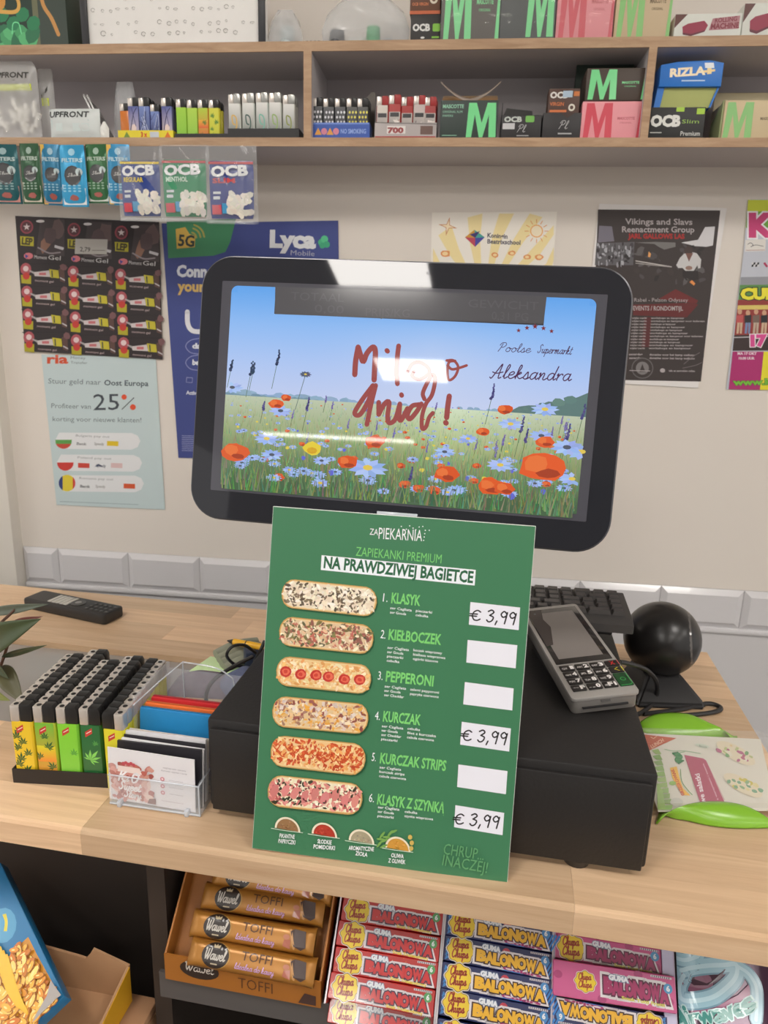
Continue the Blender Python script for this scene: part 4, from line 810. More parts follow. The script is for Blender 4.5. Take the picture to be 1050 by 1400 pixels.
pr(t, lambda I: (I.text('OCB', (-w_*.44, h*.68), (w_*.1, h*.68), h*.2, (224, 220, 214), .05), I.rect(-w_*.05, h*.7, w_*.26, h*.92, (176, 196, 214)), I.rect(w_*.3, h*.74, w_*.48, h*.9, (206, 120, 60)), I.text('VIRGIN', (-w_*.44, h*.42), (w_*.0, h*.42), h*.12, (216, 120, 66), .02), I.rect(-w_*.44, h*.2, w_*.1, h*.28, (216, 120, 66)), I.ell(w_*.26, h*.36, .005, .005, (226, 220, 206)), I.ell(w_*.26, h*.36, .0026, .0026, (86, 60, 50)), I.poly([(-w_*.1, 0), (w_*.4, 0), (w_*.14, h*.12)], (200, 110, 60))), base=.0003)
t, w_, h = sbox('filter_carton', 'pink filter carton with red letter under a dark one', 'box', 797, 880, 138.5, .119, .06, LZ, (238, 158, 166)); hp = h
pr(t, lambda I: masc(I, w_, h, 'L', (216, 70, 88), (200, 100, 110)))
t, w_, h = sbox('filter_carton', 'dark brown filter carton with mint letter stacked on the pink one', 'box', 803, 886, 93, .1185, .055, LZ+hp+.0006, (74, 62, 54))
pr(t, lambda I: masc(I, w_, h, 'L', MINT, MINT))
t, w_, h = sbox('carton_lid', 'dark green open carton lid rising behind the stacked cartons', 'box', 789, 868, 87, .062, .003, LZ, (44, 58, 50), part='lid')
G().prism([(-w_/2, h), (w_/2, h), (w_*.3, h+.002), (0, h+.004), (-w_*.3, h+.002)], 0, .0016, 'y').out('lid_edge', mat('dark_green_edge', (70, 104, 84), .5), t); G().prism([(0, .05), (.003, h), (.03, .052), (.03, .048)], -w_/2, -w_/2+.001, 'x').out('side_flap', mat('dark_green_card', (44, 58, 50), .5), t)
t, w_, h = sbox('paper_box', 'black slim rolling paper box with open blue lid above it', 'box', 888, 966, 146.5, .119, .045, LZ, (42, 42, 42)); ho = h
pr(t, lambda I: (I.text('OCB', (-w_*.44, h*.42), (w_*.06, h*.42), h*.32, (228, 228, 222), .06), I.text('Slim', (w_*.1, h*.5), (w_*.4, h*.5), h*.12, (150, 190, 80)), I.rect(-w_*.02, h*.86, w_*.12, h*.99, (170, 210, 60)), I.rect(w_*.34, h*.78, w_*.48, h*.96, (170, 210, 60)), I.text('Premium', (w_*.1, h*.12), (w_*.44, h*.12), h*.14, (214, 214, 210), .01), I.rect(-w_*.44, h*.2, -w_*.24, h*.23, (190, 190, 186))))
u0, v0 = up(893, 146, .112); u1, v1 = up(984, 120, .112); wz = u1-u0
t = thing('paper_box', 'bright blue rolling paper box with its lid folded forward', 'box', wf((u0+u1)/2, .112, LZ+ho+.0006)); hh = v1-(LZ+ho+.0006); ht = up(893, 84, .115)[1]-v1
m_rz = mat('blue_rolling_card', (36, 118, 206), .4)
G().prism([(-wz*.44, 0), (wz*.36, 0), (wz*.46, hh), (-wz*.4, hh)], 0, .0012, 'y').out('inside', mat('yellow_green_inside', (176, 182, 110), .6), t)
G().prism([(-wz*.5, 0), (-wz*.40, 0), (-wz*.36, hh), (-wz*.46, hh+.004)], -.002, .03, 'y').out('side', m_rz, t); G().prism([(wz*.36, 0), (wz*.39, 0), (wz*.5, hh+.003), (wz*.46, hh)], -.002, .03, 'y').out('side', m_rz, t)
G().prism([(-wz*.46, hh), (wz*.5, hh), (wz*.5, hh+ht*.9), (wz*.3, hh+ht), (-wz*.2, hh+ht*.96), (-wz*.46, hh+ht*.84)], -.006, .028, 'y', .001).out('lid', m_rz, t)
pr(t, lambda I: (I.text('RIZLA', (-wz*.3, hh+ht*.38), (wz*.22, hh+ht*.46), ht*.3, (240, 226, 190), .05), I.text('+', (wz*.23, hh+ht*.44), (wz*.36, hh+ht*.48), ht*.26, (240, 214, 150), .08), I.rect(-wz*.12, hh+ht*.2, wz*.24, hh+ht*.25, (170, 206, 236)), I.poly([(wz*.2, hh+ht*.9), (wz*.34, hh+ht*.9), (wz*.36, hh+ht*.7), (wz*.22, hh+ht*.7)], (232, 236, 240))), base=.0063)
t, w_, h = sbox('filter_carton', 'beige filter carton with pale green letter at the shelf right end', 'box', 992, 1075, 137, .119, .06, LZ, (210, 190, 152))
pr(t, lambda I: (bigM(I, -w_/2+.002, -w_/2+w_*.5, h*.04, h*.95, (142, 200, 124)), I.text('MASCOTTE', (w_*.12, h*.5), (w_*.4, h*.5), h*.07, (120, 100, 76), .03)))
G().prism([(0, 0), (0, h), (.045, h*.6), (.045, 0)], -w_/2-.003, -w_/2-.0008, 'x').out('side_flap', mat('olive_side', (150, 158, 110), .6), t)
t, w_, h = sbox('back_card', 'beige lid card standing behind the beige carton', 'card', 978, 1075, 127, .05, .0015, LZ, (196, 184, 150), part='card')
# --- packets hanging from the front edge of the shelf
PK = [(-14, 27, 197, 279, 'teal filter sachet at the far left of the hanging row', (34, 92, 98), None, 0, (196, 130, 120)), (27, 57, 196, 279, 'dark green filter sachet, first green one of the hanging row', (44, 86, 56), None, 0, (206, 196, 176)),
 (57, 84, 197, 281, 'blue filter sachet with a gold edge, left of the bright blue one', (44, 122, 160), 1, 0, (176, 150, 140)), (82, 118, 198, 283, 'bright blue filter sachet in the middle of the hanging row', (52, 158, 206), None, 0, (226, 230, 230)),
 (117, 149, 197, 278, 'green filter sachet right of the bright blue one', (50, 104, 62), None, 0, (220, 224, 216)), (147, 178, 197, 281, 'blue filter sachet with a gold edge overlapping the green one', (52, 140, 186), 1, 0, (216, 226, 230))]
for i, (x0, x1, y0, y1, lab, c, gold, _, c2) in enumerate(PK):
    t, w_, h, mp = pouch('filter_sachet', lab, 'sachet', x0-1.5, x1+3, y0, y1, SD+.008+.004*(i % 2), .0032, mat('sachet_%d' % i, c, .22, .2, noise=.1, nscale=60), [(0, 1.08), (.12, 1.06), (.8, 1), (1, .97)], 'small filter sachets hanging from the shelf', seed=20+i, wav=.03, yaw=(.05, -.04, .2, 0, -.06, .12)[i], part='foil')
    I = Ink(base=.0005, step=3e-6)
    I.poly([(-w_*.46, h*.03), (w_*.46, h*.03), (w_*.46, h*.3), (-w_*.46, h*.36)], c2)
    for a in range(4):
        for b in range(3): I.ell(-w_*.36+a*w_*.2, h*(.34-.045*b), w_*.07, h*.014, mixc(c, (230, 240, 236), .5), 6)
    I.ell(0, h*.5, w_*.34, w_*.36, (40, 40, 42), 12); I.ell(0, h*.5, w_*.28, w_*.3, (58, 58, 60), 12); I.script('Plus'.replace('P', 'S'), (-w_*.22, h*.48), (w_*.2, h*.5), h*.05, (214, 214, 210), .0006); I.ell(w_*.26, h*.56, w_*.14, w_*.14, (190, 206, 206), 10)
    I.text('FILTERS', (-w_*.4, h*.72), (w_*.4, h*.72), h*.06, mixc(c, (235, 240, 235), .7), .04); I.ell(0, h*.88, w_*.14, h*.06, mixc(c, (230, 240, 240), .6), 8); I.ell(0, h*.14, w_*.2, h*.05, (170, 90, 80), 7, jit=.2)
    if gold: I.rect(-w_*.5, h*.01, -w_*.3, h*.99, (226, 182, 70))
    I.out('print', GLOSS(), t, fn=mp)
m_fbag = clear('filter_bag_film', (236, 238, 240), .06, .14)
for i, (x0, x1, y0, y1, lab, c, c2, sub, sc) in enumerate(((159, 226, 200, 303, 'blue filter bag with a yellow stripe hanging from the shelf', (36, 62, 140), (232, 206, 50), 'REGULAR', (232, 206, 50)), (216, 289, 198, 304, 'green filter bag hanging between the two blue ones', (30, 140, 92), (200, 60, 70), 'MENTHOL', (210, 236, 220)), (280, 353, 199, 307, 'blue filter bag with a red stripe at the right of the hanging row', (38, 56, 136), (200, 54, 66), 'SLIM', (206, 52, 60)))):
    t, w_, h, mp = pouch('filter_bag', lab, 'bag', x0, x1, y0, y1, SD+.017+.003*i, .006, mat('bag_print_%d' % i, c, .2, noise=.05), [(0, .86), (.1, .9), (.8, .92), (1, .88)], 'filter bags hanging from the shelf', seed=40+i, wav=.02)
    fo, _w, _h = film('', '', 0, 0, 0, [(0, w_*1.02), (h, w_*.98)], .0085, m_fbag, seed=50+i, wav=.25); fo.out('clear_wrapper', m_fbag, t, 60)
    pc_ = [c for c in t.children if c.name.startswith('pouch')][0]; pc_.scale = (.94, 1, .74); pc_.location.z = h*.07
    I = Ink(base=.0011, step=4e-6); w_ *= .86
    I.rect(-w_*.5, h*.765, w_*.5, h*.795, c2); I.text('OCB', (-w_*.42, h*.60), (w_*.38, h*.62), h*.125, (240, 242, 244), .05)
    I.text(sub, (-w_*.4, h*.52), (w_*.1, h*.52), h*.06, sc, .03)
    I.rect(-w_*.44, h*.12, -w_*.22, h*.24, (206, 60, 76)); I.rect(-w_*.2, h*.13, w_*.0, h*.26, (70, 160, 210)); I.rect(-w_*.40, h*.31, -w_*.24, h*.35, (214, 220, 226)); I.rect(-w_*.40, h*.38, -w_*.22, h*.41, (214, 220, 226))
    for k in range(30): I.ell(w_*.20+random.uniform(-1, 1)*w_*.24, h*(.12+.26*random.random()), w_*.10, h*.042, jc((232, 228, 216), 12), 7, random.uniform(0, 3))
    I.out('print', GLOSS(), t, fn=lambda x, y, hh, mp=mp: mp(x, y, hh))
    G().box(-w_*.5, w_*.5, -.0075, -.0065, h*.01, h*.04).out('bottom_seal', m_fbag, t)
# price rail sticker on the shelf edge
# ---------------------------------------------------------------- posters on the wall
def poster(name, label, cat, tl, tr, br, bl, fn, th=.0006, off=.0016, col=(238, 236, 230), wav=0):
    P = Plane(frame(WO+WN*off, WU, ZZ)); a, b, c, d = [V(P.loc(q)) for q in (tl, tr, br, bl)]
    cen = (a+b+c+d)/4; w_ = ((b-a).length+(c-d).length)/2; h_ = ((a-d).length+(b-c).length)/2; ang = math.atan2((b-a+c-d).y, (b-a+c-d).x)
    M = wf(cen.x, off, cen.y) @ Matrix.Rotation(-ang, 4, 'Y')
    t = thing(name, label, cat, M)
    G().box(-w_/2, w_/2, 0, th, -h_/2, h_/2).out('sheet', mat('sheet_%d_%d_%d' % col, col, .6), t)
    I = Ink(plane=Plane(M @ frame(V((0, 0, 0)), XX, ZZ)), base=.0002, step=4e-6); J = Ink(base=.0001); J.rect(-w_/2, -h_/2, w_/2, h_/2, col)
    for (sx, sy) in (): pass
    J.out('face', PAPER(), t); fn(I); I.out('print', PAPER(), t); return t
z4 = lambda x, y: (x*.3, 280+y*.3)              # from the zoomed crop of the left wall
def f(I):
    R3 = [(z4(82, 55), z4(300, 68)), (z4(300, 68), z4(515, 82)), (z4(515, 82), z4(730, 95))]
    for c in range(3):
        X0 = 84+c*216; Y0 = 55+c*13
        A = lambda x, y: z4(X0+x, Y0+y)
        I.poly([A(100, 10), A(210, 12), A(210, 180), A(80, 170)], (70, 60, 62)); I.ell(*A(180, 60), 9, 14, (104, 84, 84), 9, jit=.2); I.ell(*A(125, 120), 6, 13, (150, 110, 92), 8, .3, .2); I.ell(*A(150, 85), 9, 12, (92, 74, 76), 8, 0, .2); I.poly([A(166, 128), A(208, 140), A(204, 152), A(164, 140)], (206, 202, 206)); I.line([A(90, 140), A(140, 165), A(190, 162)], 2, (150, 140, 144))
        I.ell(*A(38, 46), 9, 9.5, (150, 66, 78), 14); I.ell(*A(38, 46), 7, 7.5, (92, 50, 56), 12); x, y = A(38, 46); I.poly([(x+(5 if k % 2 == 0 else 2)*sin(2*pi*k/10), y-(5 if k % 2 == 0 else 2)*cos(2*pi*k/10)) for k in range(10)], (220, 206, 206))
        I.poly([A(8, 88), A(70, 92), A(70, 134), A(10, 130)], (186, 176, 42)); I.text('LEP', A(16, 124), A(62, 128), 9, (70, 64, 30), .05); I.ell(*A(100, 20), 6, 2, (224, 220, 220), 8)
        I.ell(*A(46, 178), 6.5, 4.5, (214, 120, 130), 9); I.poly([A(30, 170), A(46, 178), A(34, 190)], (60, 70, 150)); I.text("Moment", A(72, 190), A(130, 194), 5, (216, 214, 214), 0.); I.text('Gel', A(136, 194), A(192, 198), 6, (216, 214, 214), 0)
        for r in range(4):
            B = lambda x, y: z4(X0+6*(r*.8)+x, Y0+208+r*104+y)
            I.rect(*B(4, 4), *B(212, 8), (40, 34, 36)); I.ell(*B(34, 30), 7.5, 8.5, (176, 86, 94), 12); I.ell(*B(34, 28), 4, 4, (222, 200, 200), 8); I.poly([B(12, 56), B(58, 60), B(58, 98), B(14, 94)], (176, 166, 40)); I.ell(*B(36, 62), 5, 5, (196, 60, 52), 8)
            I.poly([B(50, 34), B(80, 46), B(80, 58), B(50, 40)], (170, 166, 166)); I.poly([B(72, 44), B(140, 36), B(146, 66), B(74, 62)], (206, 196, 196)); I.rect(*B(94, 46), *B(126, 58), (196, 110, 116)); I.poly([B(140, 30), B(182, 36), B(186, 72), B(146, 68)], (196, 184, 52)); I.poly([B(150, 36), B(156, 37), B(158, 68), B(152, 66)], (60, 70, 60))
            I.poly([B(184, 28), B(210, 30), B(212, 92), B(190, 84)], (92, 66, 60)); I.ell(*B(206, 22), 5, 5, (120, 84, 86), 7, jit=.2); I.poly([B(190, 66), B(212, 78), B(212, 84), B(190, 72)], (196, 190, 192)); I.text('moment gel', B(76, 86), B(160, 92), 3, (196, 176, 176), 0)
    I.poly([z4(345, 155), z4(492, 158), z4(488, 226), z4(342, 224)], (190, 186, 180)); I.text('2,79', z4(366, 212), z4(412, 214), 6, (90, 84, 82), .02); I.rect(*z4(420, 206), *z4(480, 210), (140, 134, 130))
poster('glue_card', 'dark display card of small yellow glue tubes pinned on the left wall', 'display card', (24, 296), (219.5, 303), (220, 492), (31, 479), f, .0012, .0035, (46, 38, 40))
def f(I):
    def T(s, a, b, h, c=(110, 122, 130), bo=0.): I.text(s, z4(*a), z4(*b), h*.3, c, bo)
    T('ria', (218, 722), (308, 722), 40, (214, 84, 50), .035); T('Money', (322, 702), (390, 704), 12); T('Transfer', (322, 724), (398, 726), 12)
    T('Stuur geld naar', (220, 814), (460, 820), 24); T('Oost Europa', (476, 822), (676, 826), 24, (70, 82, 92), .02)
    T('Profiteer van', (234, 926), (414, 930), 22); T('25', (426, 936), (544, 934), 74, (66, 74, 82), .0)
    I.line([z4(556, 932), z4(610, 880)], 1.2, (66, 74, 82), False); I.ell(*z4(566, 876), 3.6, 3.6, (226, 84, 50)); I.ell(*z4(606, 922), 4, 4, (226, 84, 50))
    T('korting voor nieuwe klanten!', (240, 986), (644, 992), 22)
    for i, (x, y) in enumerate(((250, 1076), (258, 1176), (266, 1270))):
        x1 = x+390; I.poly([z4(x+20, y-38), z4(x1-40, y-36), z4(x1-12, y-24), z4(x1, y), z4(x1-12, y+28), z4(x1-40, y+40), z4(x+24, y+36), z4(x, y)], (228, 230, 232))
        cx, cy = z4(x+40, y-2); r = 11.4
        hf = lambda a0, a1, c: I.poly([(cx+r*cos(a0+(a1-a0)*k/10), cy+r*sin(a0+(a1-a0)*k/10)) for k in range(11)], c)
        if i == 0: I.poly([(cx-r, cy-1), (cx+r, cy-1), (cx+r*.93, cy+5), (cx-r*.93, cy+5)], (92, 160, 78)); hf(.42, pi-.42, (200, 76, 60))
        if i == 1: hf(0, pi, (206, 60, 54))
        if i == 2: I.ell(cx, cy, r, r, (228, 206, 60), 18); hf(pi/2+.55, 1.5*pi-.55, (44, 60, 120)); hf(-pi/2+.75, pi/2-.75, (206, 60, 54))
        I.text(('Bulgaria pay out', 'Poland pay out', 'Romania pay out')[i], z4(x+96, y-20), z4(x+250, y-14), 3.2, (150, 154, 156), 0)
        for k, (u, c) in enumerate((((100, (110, 110, 116)), (180, (150, 150, 150)), (240, (228, 196, 40))), ((100, (206, 70, 56)), (180, (50, 60, 90)), (250, (220, 190, 190))), ((100, (60, 60, 66)), (170, (160, 160, 160)), (300, (214, 90, 50))))[i]):
            if c[0] > 200 and c[1] < 200 or c == (228, 196, 40): I.poly([z4(x+u-2, y), z4(x+u+50, y+2), z4(x+u+50, y+24), z4(x+u-2, y+22)], c)
            else: I.text(('Bank', 'Speedy', 'Post')[k], z4(x+u, y+18), z4(x+u+44, y+20), 3.6, c, .02)
        if i == 1: I.poly([z4(x+172, y+18), z4(x+192, y+4), z4(x+214, y+18), z4(x+192, y+14)], (50, 60, 90))
    I.line([z4(274, 1352), z4(630, 1366)], .8, (150, 170, 176), False)
poster('money_transfer_poster', 'pale blue money transfer poster with three flags under the glue card', 'poster', (57, 485), (214.5, 488), (224, 697), (77, 690), f, .0004, .0016, (196, 212, 214))
z5 = lambda x, y: (220+x*.3619, 280+y*.3619)
def f(I):
    I.poly([z5(22, 64), z5(284, 52), z5(262, 140), z5(244, 178), z5(200, 192), z5(28, 202)], (66, 138, 96))
    I.poly([z5(56, 92), z5(92, 84), z5(108, 110), z5(130, 118), z5(128, 160), z5(60, 166)], (218, 180, 84)); I.text('5G', z5(66, 154), z5(124, 158), 15, (50, 60, 56), .03)
    for r in (22, 38, 52): I.line([z5(112+r*cos(a), 126-r*sin(a)) for a in (.1, .5, .9, 1.3)], 2.4, (176, 166, 84))
    I.text('Lyca', z5(416, 158), z5(580, 162), 22, (226, 228, 232), .055); I.text('Mobile', z5(490, 190), z5(580, 194), 7, (170, 172, 190), 0)
    I.ell(*z5(606, 142), 4.5, 4.5, (70, 180, 130)); I.ell(*z5(618, 130), 5, 5, (84, 196, 140)); I.ell(*z5(626, 150), 4.5, 4.5, (60, 166, 124)); I.ell(*z5(610, 154), 4, 4, (60, 166, 124))
    I.text('Connect', z5(62, 270), z5(238, 274), 15, (222, 226, 236), .05); I.text('your world', z5(66, 326), z5(300, 330), 14, (226, 190, 110), .04)
    I.line([z5(100, 404), z5(102, 450), z5(120, 476), z5(160, 480)], 6.5, (226, 226, 232)); I.line([z5(164, 480), z5(200, 440), z5(200, 404)], 6.5, (226, 226, 232))
    for y, s_ in ((534, 'data'), (596, 'bellen')):
        I.line([z5(150, y-30), z5(112, y-22), z5(94, y), z5(112, y+24), z5(150, y+30)], 1.1, (140, 146, 196)); I.text(s_, z5(120, y+8), z5(180, y+10), 7, (222, 226, 236), .05)
    I.line([z5(98, 652), z5(120, 654), z5(118, 672), z5(96, 670), z5(98, 652)], .9, (150, 156, 200), False); I.text('Activeer nu', z5(96, 716), z5(180, 720), 5, (214, 216, 230), .04)
    for k in range(9): I.line([z5(80, 872+k*7), z5(140, 874+k*7)], .8, (150, 156, 200), False)
poster('phone_plan_poster', 'deep blue phone plan poster with green corner behind the monitor', 'poster', (228.5, 305), (463.5, 302), (466, 630), (237, 626), f, .0004, .0016, (62, 74, 138))
z6 = lambda x, y: (560+x*.46667, 260+y*.46667)
def f(I):
    cx, cy = z6(230, 330)
    for k in range(9):
        a = pi*(.04+.92*k/8.5); a2 = a+.16; pts = []
        for r in (50, 90, 128): pts.append((max(592, min(757, cx-r*cos(a+r*.0016))), max(292, cy-r*sin(a))))
        q = []
        for r in (128, 90, 50): q.append((max(592, min(757, cx-r*cos(a2+r*.0016))), max(292, cy-r*sin(a2))))
        I.poly(pts+q, (240, 222, 164))
    x, y = z6(372, 120); I.ell(x, y, 9, 9, (236, 178, 110), 16); I.ell(x, y, 7.4, 7.4, (244, 230, 200), 14)
    for k in range(12): a = k*pi/6; I.line([(x+11*cos(a), y+11*sin(a)), (x+16*cos(a), y+16*sin(a))], 1, (226, 160, 96), False)
    x, y = z6(112, 106); I.poly([(x+(13 if k % 2 == 0 else 3.4)*cos(k*pi/4+.2), y+(13 if k % 2 == 0 else 3.4)*sin(k*pi/4+.2)) for k in range(8)], (206, 140, 90)); I.poly([(x+(9 if k % 2 == 0 else 2.4)*cos(k*pi/4+.2), y+(9 if k % 2 == 0 else 2.4)*sin(k*pi/4+.2)) for k in range(8)], (244, 226, 190))
    P = [z6(162, 138), z6(190, 116), z6(220, 138), z6(192, 166)]; c = z6(192, 140)
    for a, b, cc in ((P[0], P[1], (206, 150, 50)), (P[1], P[2], (70, 160, 150)), (P[2], P[3], (70, 70, 160)), (P[3], P[0], (190, 70, 90))): I.poly([a, b, c], cc)
    I.poly([z6(176, 130), z6(206, 120), c], (60, 50, 110)); I.text('Koningin', z6(228, 138), z6(286, 142), 6, (84, 80, 96), .03); I.text('Beatrixschool', z6(228, 156), z6(324, 160), 6, (84, 80, 96), .03)
    for x, y, r in ((104, 186, 7), (250, 190, 5), (300, 185, 5), (380, 196, 6), (344, 196, 5)):
        X, Y = z6(x, y); I.ell(X, Y, r, r*.7, (226, 150, 90), 9, jit=.15); I.ell(X, Y, r*.6, r*.4, (244, 214, 160), 8)
poster('school_poster', 'cream and yellow school poster with a sun above the monitor', 'poster', (590, 290), (758.5, 290), (756, 420), (588, 420), f, .0004, .0014, (240, 234, 224))
z8 = lambda x, y: (800+x*.19286, 270+y*.19286)
def f(I):
    I.poly([z8(92, 85), z8(958, 92), z8(820, 1305), z8(40, 1290)], (62, 54, 53)); W = (178, 170, 170); q = random.Random(4)
    def lerp(x, y, L0=92, R0=958, L1=40, R1=820): return z8(x, y)
    I.poly([z8(100, 200), z8(190, 205), z8(206, 310), z8(90, 320)], (120, 116, 128)); I.poly([z8(80, 325), z8(350, 315), z8(340, 480), z8(68, 480)], (96, 94, 98))
    for k in range(70): I.ell(*z8(q.uniform(85, 340), q.uniform(330, 480)), q.uniform(.8, 2.6), q.uniform(1, 4), q.choice([(150, 150, 156), (70, 66, 70), (176, 176, 182), (50, 46, 48)]), 6, jit=.3)
    I.poly([z8(350, 320), z8(500, 315), z8(640, 320), z8(640, 350), z8(560, 370), z8(520, 350), z8(490, 330)], (120, 118, 116)); I.poly([z8(800, 300), z8(850, 210), z8(920, 206), z8(905, 340), z8(860, 350), z8(780, 345), z8(680, 320)], (214, 212, 214))
    for k in range(40): I.ell(*z8(q.uniform(360, 900), q.uniform(340, 600)), q.uniform(2, 7), q.uniform(1, 5), q.choice([(80, 76, 76), (48, 44, 44), (96, 92, 92), (66, 58, 56)]), 7, q.uniform(0, 3), .3)
    I.poly([z8(700, 400), z8(740, 385), z8(790, 395), z8(822, 440), z8(816, 500), z8(800, 505), z8(795, 480), z8(770, 520), z8(720, 530), z8(690, 500), z8(660, 500), z8(645, 480), z8(670, 430)], (206, 204, 204)); I.ell(*z8(732, 378), 6, 6, (72, 58, 56), 10); I.poly([z8(710, 395), z8(765, 395), z8(735, 455)], (120, 84, 74)); I.poly([z8(690, 520), z8(800, 520), z8(805, 580), z8(760, 590), z8(690, 560)], (48, 42, 42)); I.ell(*z8(735, 500), 5, 3, (150, 120, 108), 8)
    I.line([z8(360, 450), z8(480, 470), z8(610, 492)], 1.4, (196, 190, 186), False); I.line([z8(358, 466), z8(480, 480), z8(600, 492)], 1, (170, 164, 160), False)
    I.poly([z8(444, 420), z8(450, 382), z8(466, 400), z8(460, 425)], (222, 160, 96)); I.poly([z8(740, 600), z8(756, 585), z8(780, 610), z8(770, 625)], (232, 150, 80))
    I.poly([z8(520, 720), z8(640, 650), z8(800, 730), z8(790, 750)], (112, 44, 44)); I.poly([z8(340, 760), z8(770, 745), z8(800, 760), z8(720, 850), z8(340, 835)], (104, 42, 42)); I.poly([z8(420, 850), z8(470, 850), z8(455, 1060), z8(400, 1060)], (92, 44, 46))
    I.text('Vikings and Slavs', z8(285, 190), z8(758, 194), 8, W, .02); I.text('Reenactment Group', z8(262, 246), z8(772, 248), 8, W, .02); I.text('JARL GALLOWS LAS', z8(306, 290), z8(702, 292), 6.4, (170, 48, 46), .05)
    I.text('Rabel - Pelson Odyssey', z8(348, 738), z8(728, 740), 5, W, .0); I.text('EVENTS / RONDOMTIJL', z8(340, 800), z8(692, 802), 6, W, .02)
    for k in range(11):
        y = 860+k*21.4; I.text('vrijdag markt', z8(332-k*1.6, y), z8(436-k*1.4, y), 2.2, W, .03); I.text('workshops en kampvuur'+' voor iedereen'*(k in (1, 6)), z8(466-k*1.6, y), z8((700, 846, 640, 706, 688, 726, 834, 664, 672, 762, 748)[k], y+1), 2.2, W, .03)
    for k in range(2): I.text('zaterdag', z8(310, 1118+k*26), z8(406, 1118+k*26), 2.6, W, .03); I.text('donaties voor het kamp welkom', z8(456, 1120+k*24), z8(774, 1124+k*24), 2.6, W, .03)
    x, y = z8(405, 1210); I.ell(x, y, 15, 14.5, (104, 100, 100), 20); I.ell(x, y, 13.6, 13, (62, 54, 53), 20); I.ell(x, y, 9, 9, (128, 124, 124), 16); I.poly([(x-4, y+5), (x, y-6), (x+4, y+5)], (62, 54, 53)); I.line([z8(316, 1226), z8(458, 1230)], 1, W, False)
    I.ell(*z8(548, 1226), 3.6, 3, W, 9); I.text('info en aanmelden online', z8(594, 1234), z8(776, 1236), 2.4, W, .03); I.line([z8(700, 1180), z8(760, 1130), z8(810, 1100)], .8, (120, 112, 112)); I.line([z8(690, 1210), z8(780, 1190), z8(826, 1170)], .8, (120, 112, 112))
poster('reenactment_poster', 'dark poster with white border about a reenactment group, right of the monitor', 'poster', (812, 280), (990, 283), (958, 532), (798, 520), f, .0004, .0016, (232, 228, 226))
z7 = lambda x, y: (990+x*.2143, 260+y*.2143)
def f(I):
    x1 = 520
    I.poly([z7(153, 62), z7(x1, 62), z7(x1, 250), z7(140, 240)], (206, 216, 60)); I.poly([z7(145, 140), z7(x1, 120), z7(x1, 250), z7(139, 242)], (110, 170, 60))
    I.poly([z7(138, 240), z7(x1, 240), z7(x1, 560), z7(106, 560)], (196, 200, 210)); I.poly([z7(106, 555), z7(x1, 548), z7(x1, 615), z7(102, 610)], (150, 152, 160)); I.poly([z7(100, 605), z7(x1, 600), z7(x1, 700), z7(90, 700)], (96, 146, 80))
    I.text('KERMIS', z7(170, 292), z7(860, 292), 30, (206, 66, 124), .06, out=((240, 236, 240), .05))
    I.poly([z7(136, 318), z7(266, 312), z7(262, 388), z7(132, 392)], (226, 222, 216)); I.line([z7(140, 384), z7(258, 382)], .7, (170, 130, 130), False); I.line([z7(150, 346), z7(168, 336), z7(184, 350), z7(170, 362), z7(200, 350), z7(250, 358)], .8, (90, 90, 90))
    for k in range(8): I.poly([z7(176+k % 4*12, 462+k//4*14), z7(188+k % 4*12, 460+k//4*14), z7(186+k % 4*12, 474+k//4*14), z7(174+k % 4*12, 476+k//4*14)], (30, 30, 34) if (k+k//4) % 2 else (210, 210, 214))
    I.poly([z7(248, 466), z7(262, 460), z7(280, 486), z7(270, 494)], (176, 50, 90))
    I.poly([z7(88, 700), z7(x1, 690), z7(x1, 930), z7(64, 930)], (150, 60, 56)); I.poly([z7(88, 735), z7(x1, 730), z7(x1, 760), z7(84, 762)], (222, 200, 110))
    for k in range(9):
        X = 100+k*52; I.ell(*z7(X, 775+8*(k % 2)), 3.2, 4, (206, 160, 130), 8); I.poly([z7(X-22, 800), z7(X+22, 795), z7(X+20, 850), z7(X-22, 850)], ((196, 90, 90), (50, 46, 50), (120, 100, 90), (40, 40, 46))[k % 4]); I.poly([z7(X-16, 845), z7(X, 845), z7(X-8, 915), z7(X-22, 915)], ((206, 180, 150), (120, 140, 180), (190, 170, 150))[k % 3]); I.poly([z7(X+2, 845), z7(X+18, 845), z7(X+12, 915), z7(X, 915)], ((206, 180, 150), (120, 140, 180), (190, 170, 150))[k % 3])
    I.poly([z7(64, 925), z7(x1, 915), z7(x1, 1020), z7(54, 1025)], (60, 46, 46)); I.line([z7(64, 940), z7(x1, 926)], 1.4, (190, 186, 190), False)
    I.text('CULEMBORG', z7(112, 694), z7(760, 690), 14, (240, 230, 60), .07, out=((40, 60, 50), .06)); I.text('17', z7(176, 992), z7(262, 990), 14, (222, 80, 150), .08, out=((240, 230, 236), .05))
    I.poly([z7(54, 1030), z7(252, 1030), z7(228, 1274), z7(28, 1270)], (176, 46, 112)); I.poly([z7(252, 1030), z7(x1, 1030), z7(x1, 1276), z7(228, 1274)], (232, 222, 50)); I.text('MA 17 OKT', z7(86, 1050), z7(206, 1050), 3.4, (236, 220, 230), .04); I.text('10.00 UUR', z7(94, 1080), z7(192, 1080), 3.4, (236, 220, 230), .04)
    I.text('www.kermis', z7(62, 1244), z7(480, 1236), 8, (120, 190, 60), .05, out=((40, 70, 40), .03))
poster('fair_poster', 'colourful funfair poster cut by the right edge of the photo', 'poster', (1022.5, 273), (1100, 273), (1100, 533), (996, 532), f, .0004, .0016, (196, 200, 210))
# ---------------------------------------------------------------- things on the counter
m_grey = mat('grey_metal_plastic', (168, 164, 160), .38, .3, noise=.03, nscale=80)
def Rz(a): return Matrix.Rotation(a, 4, 'Z')
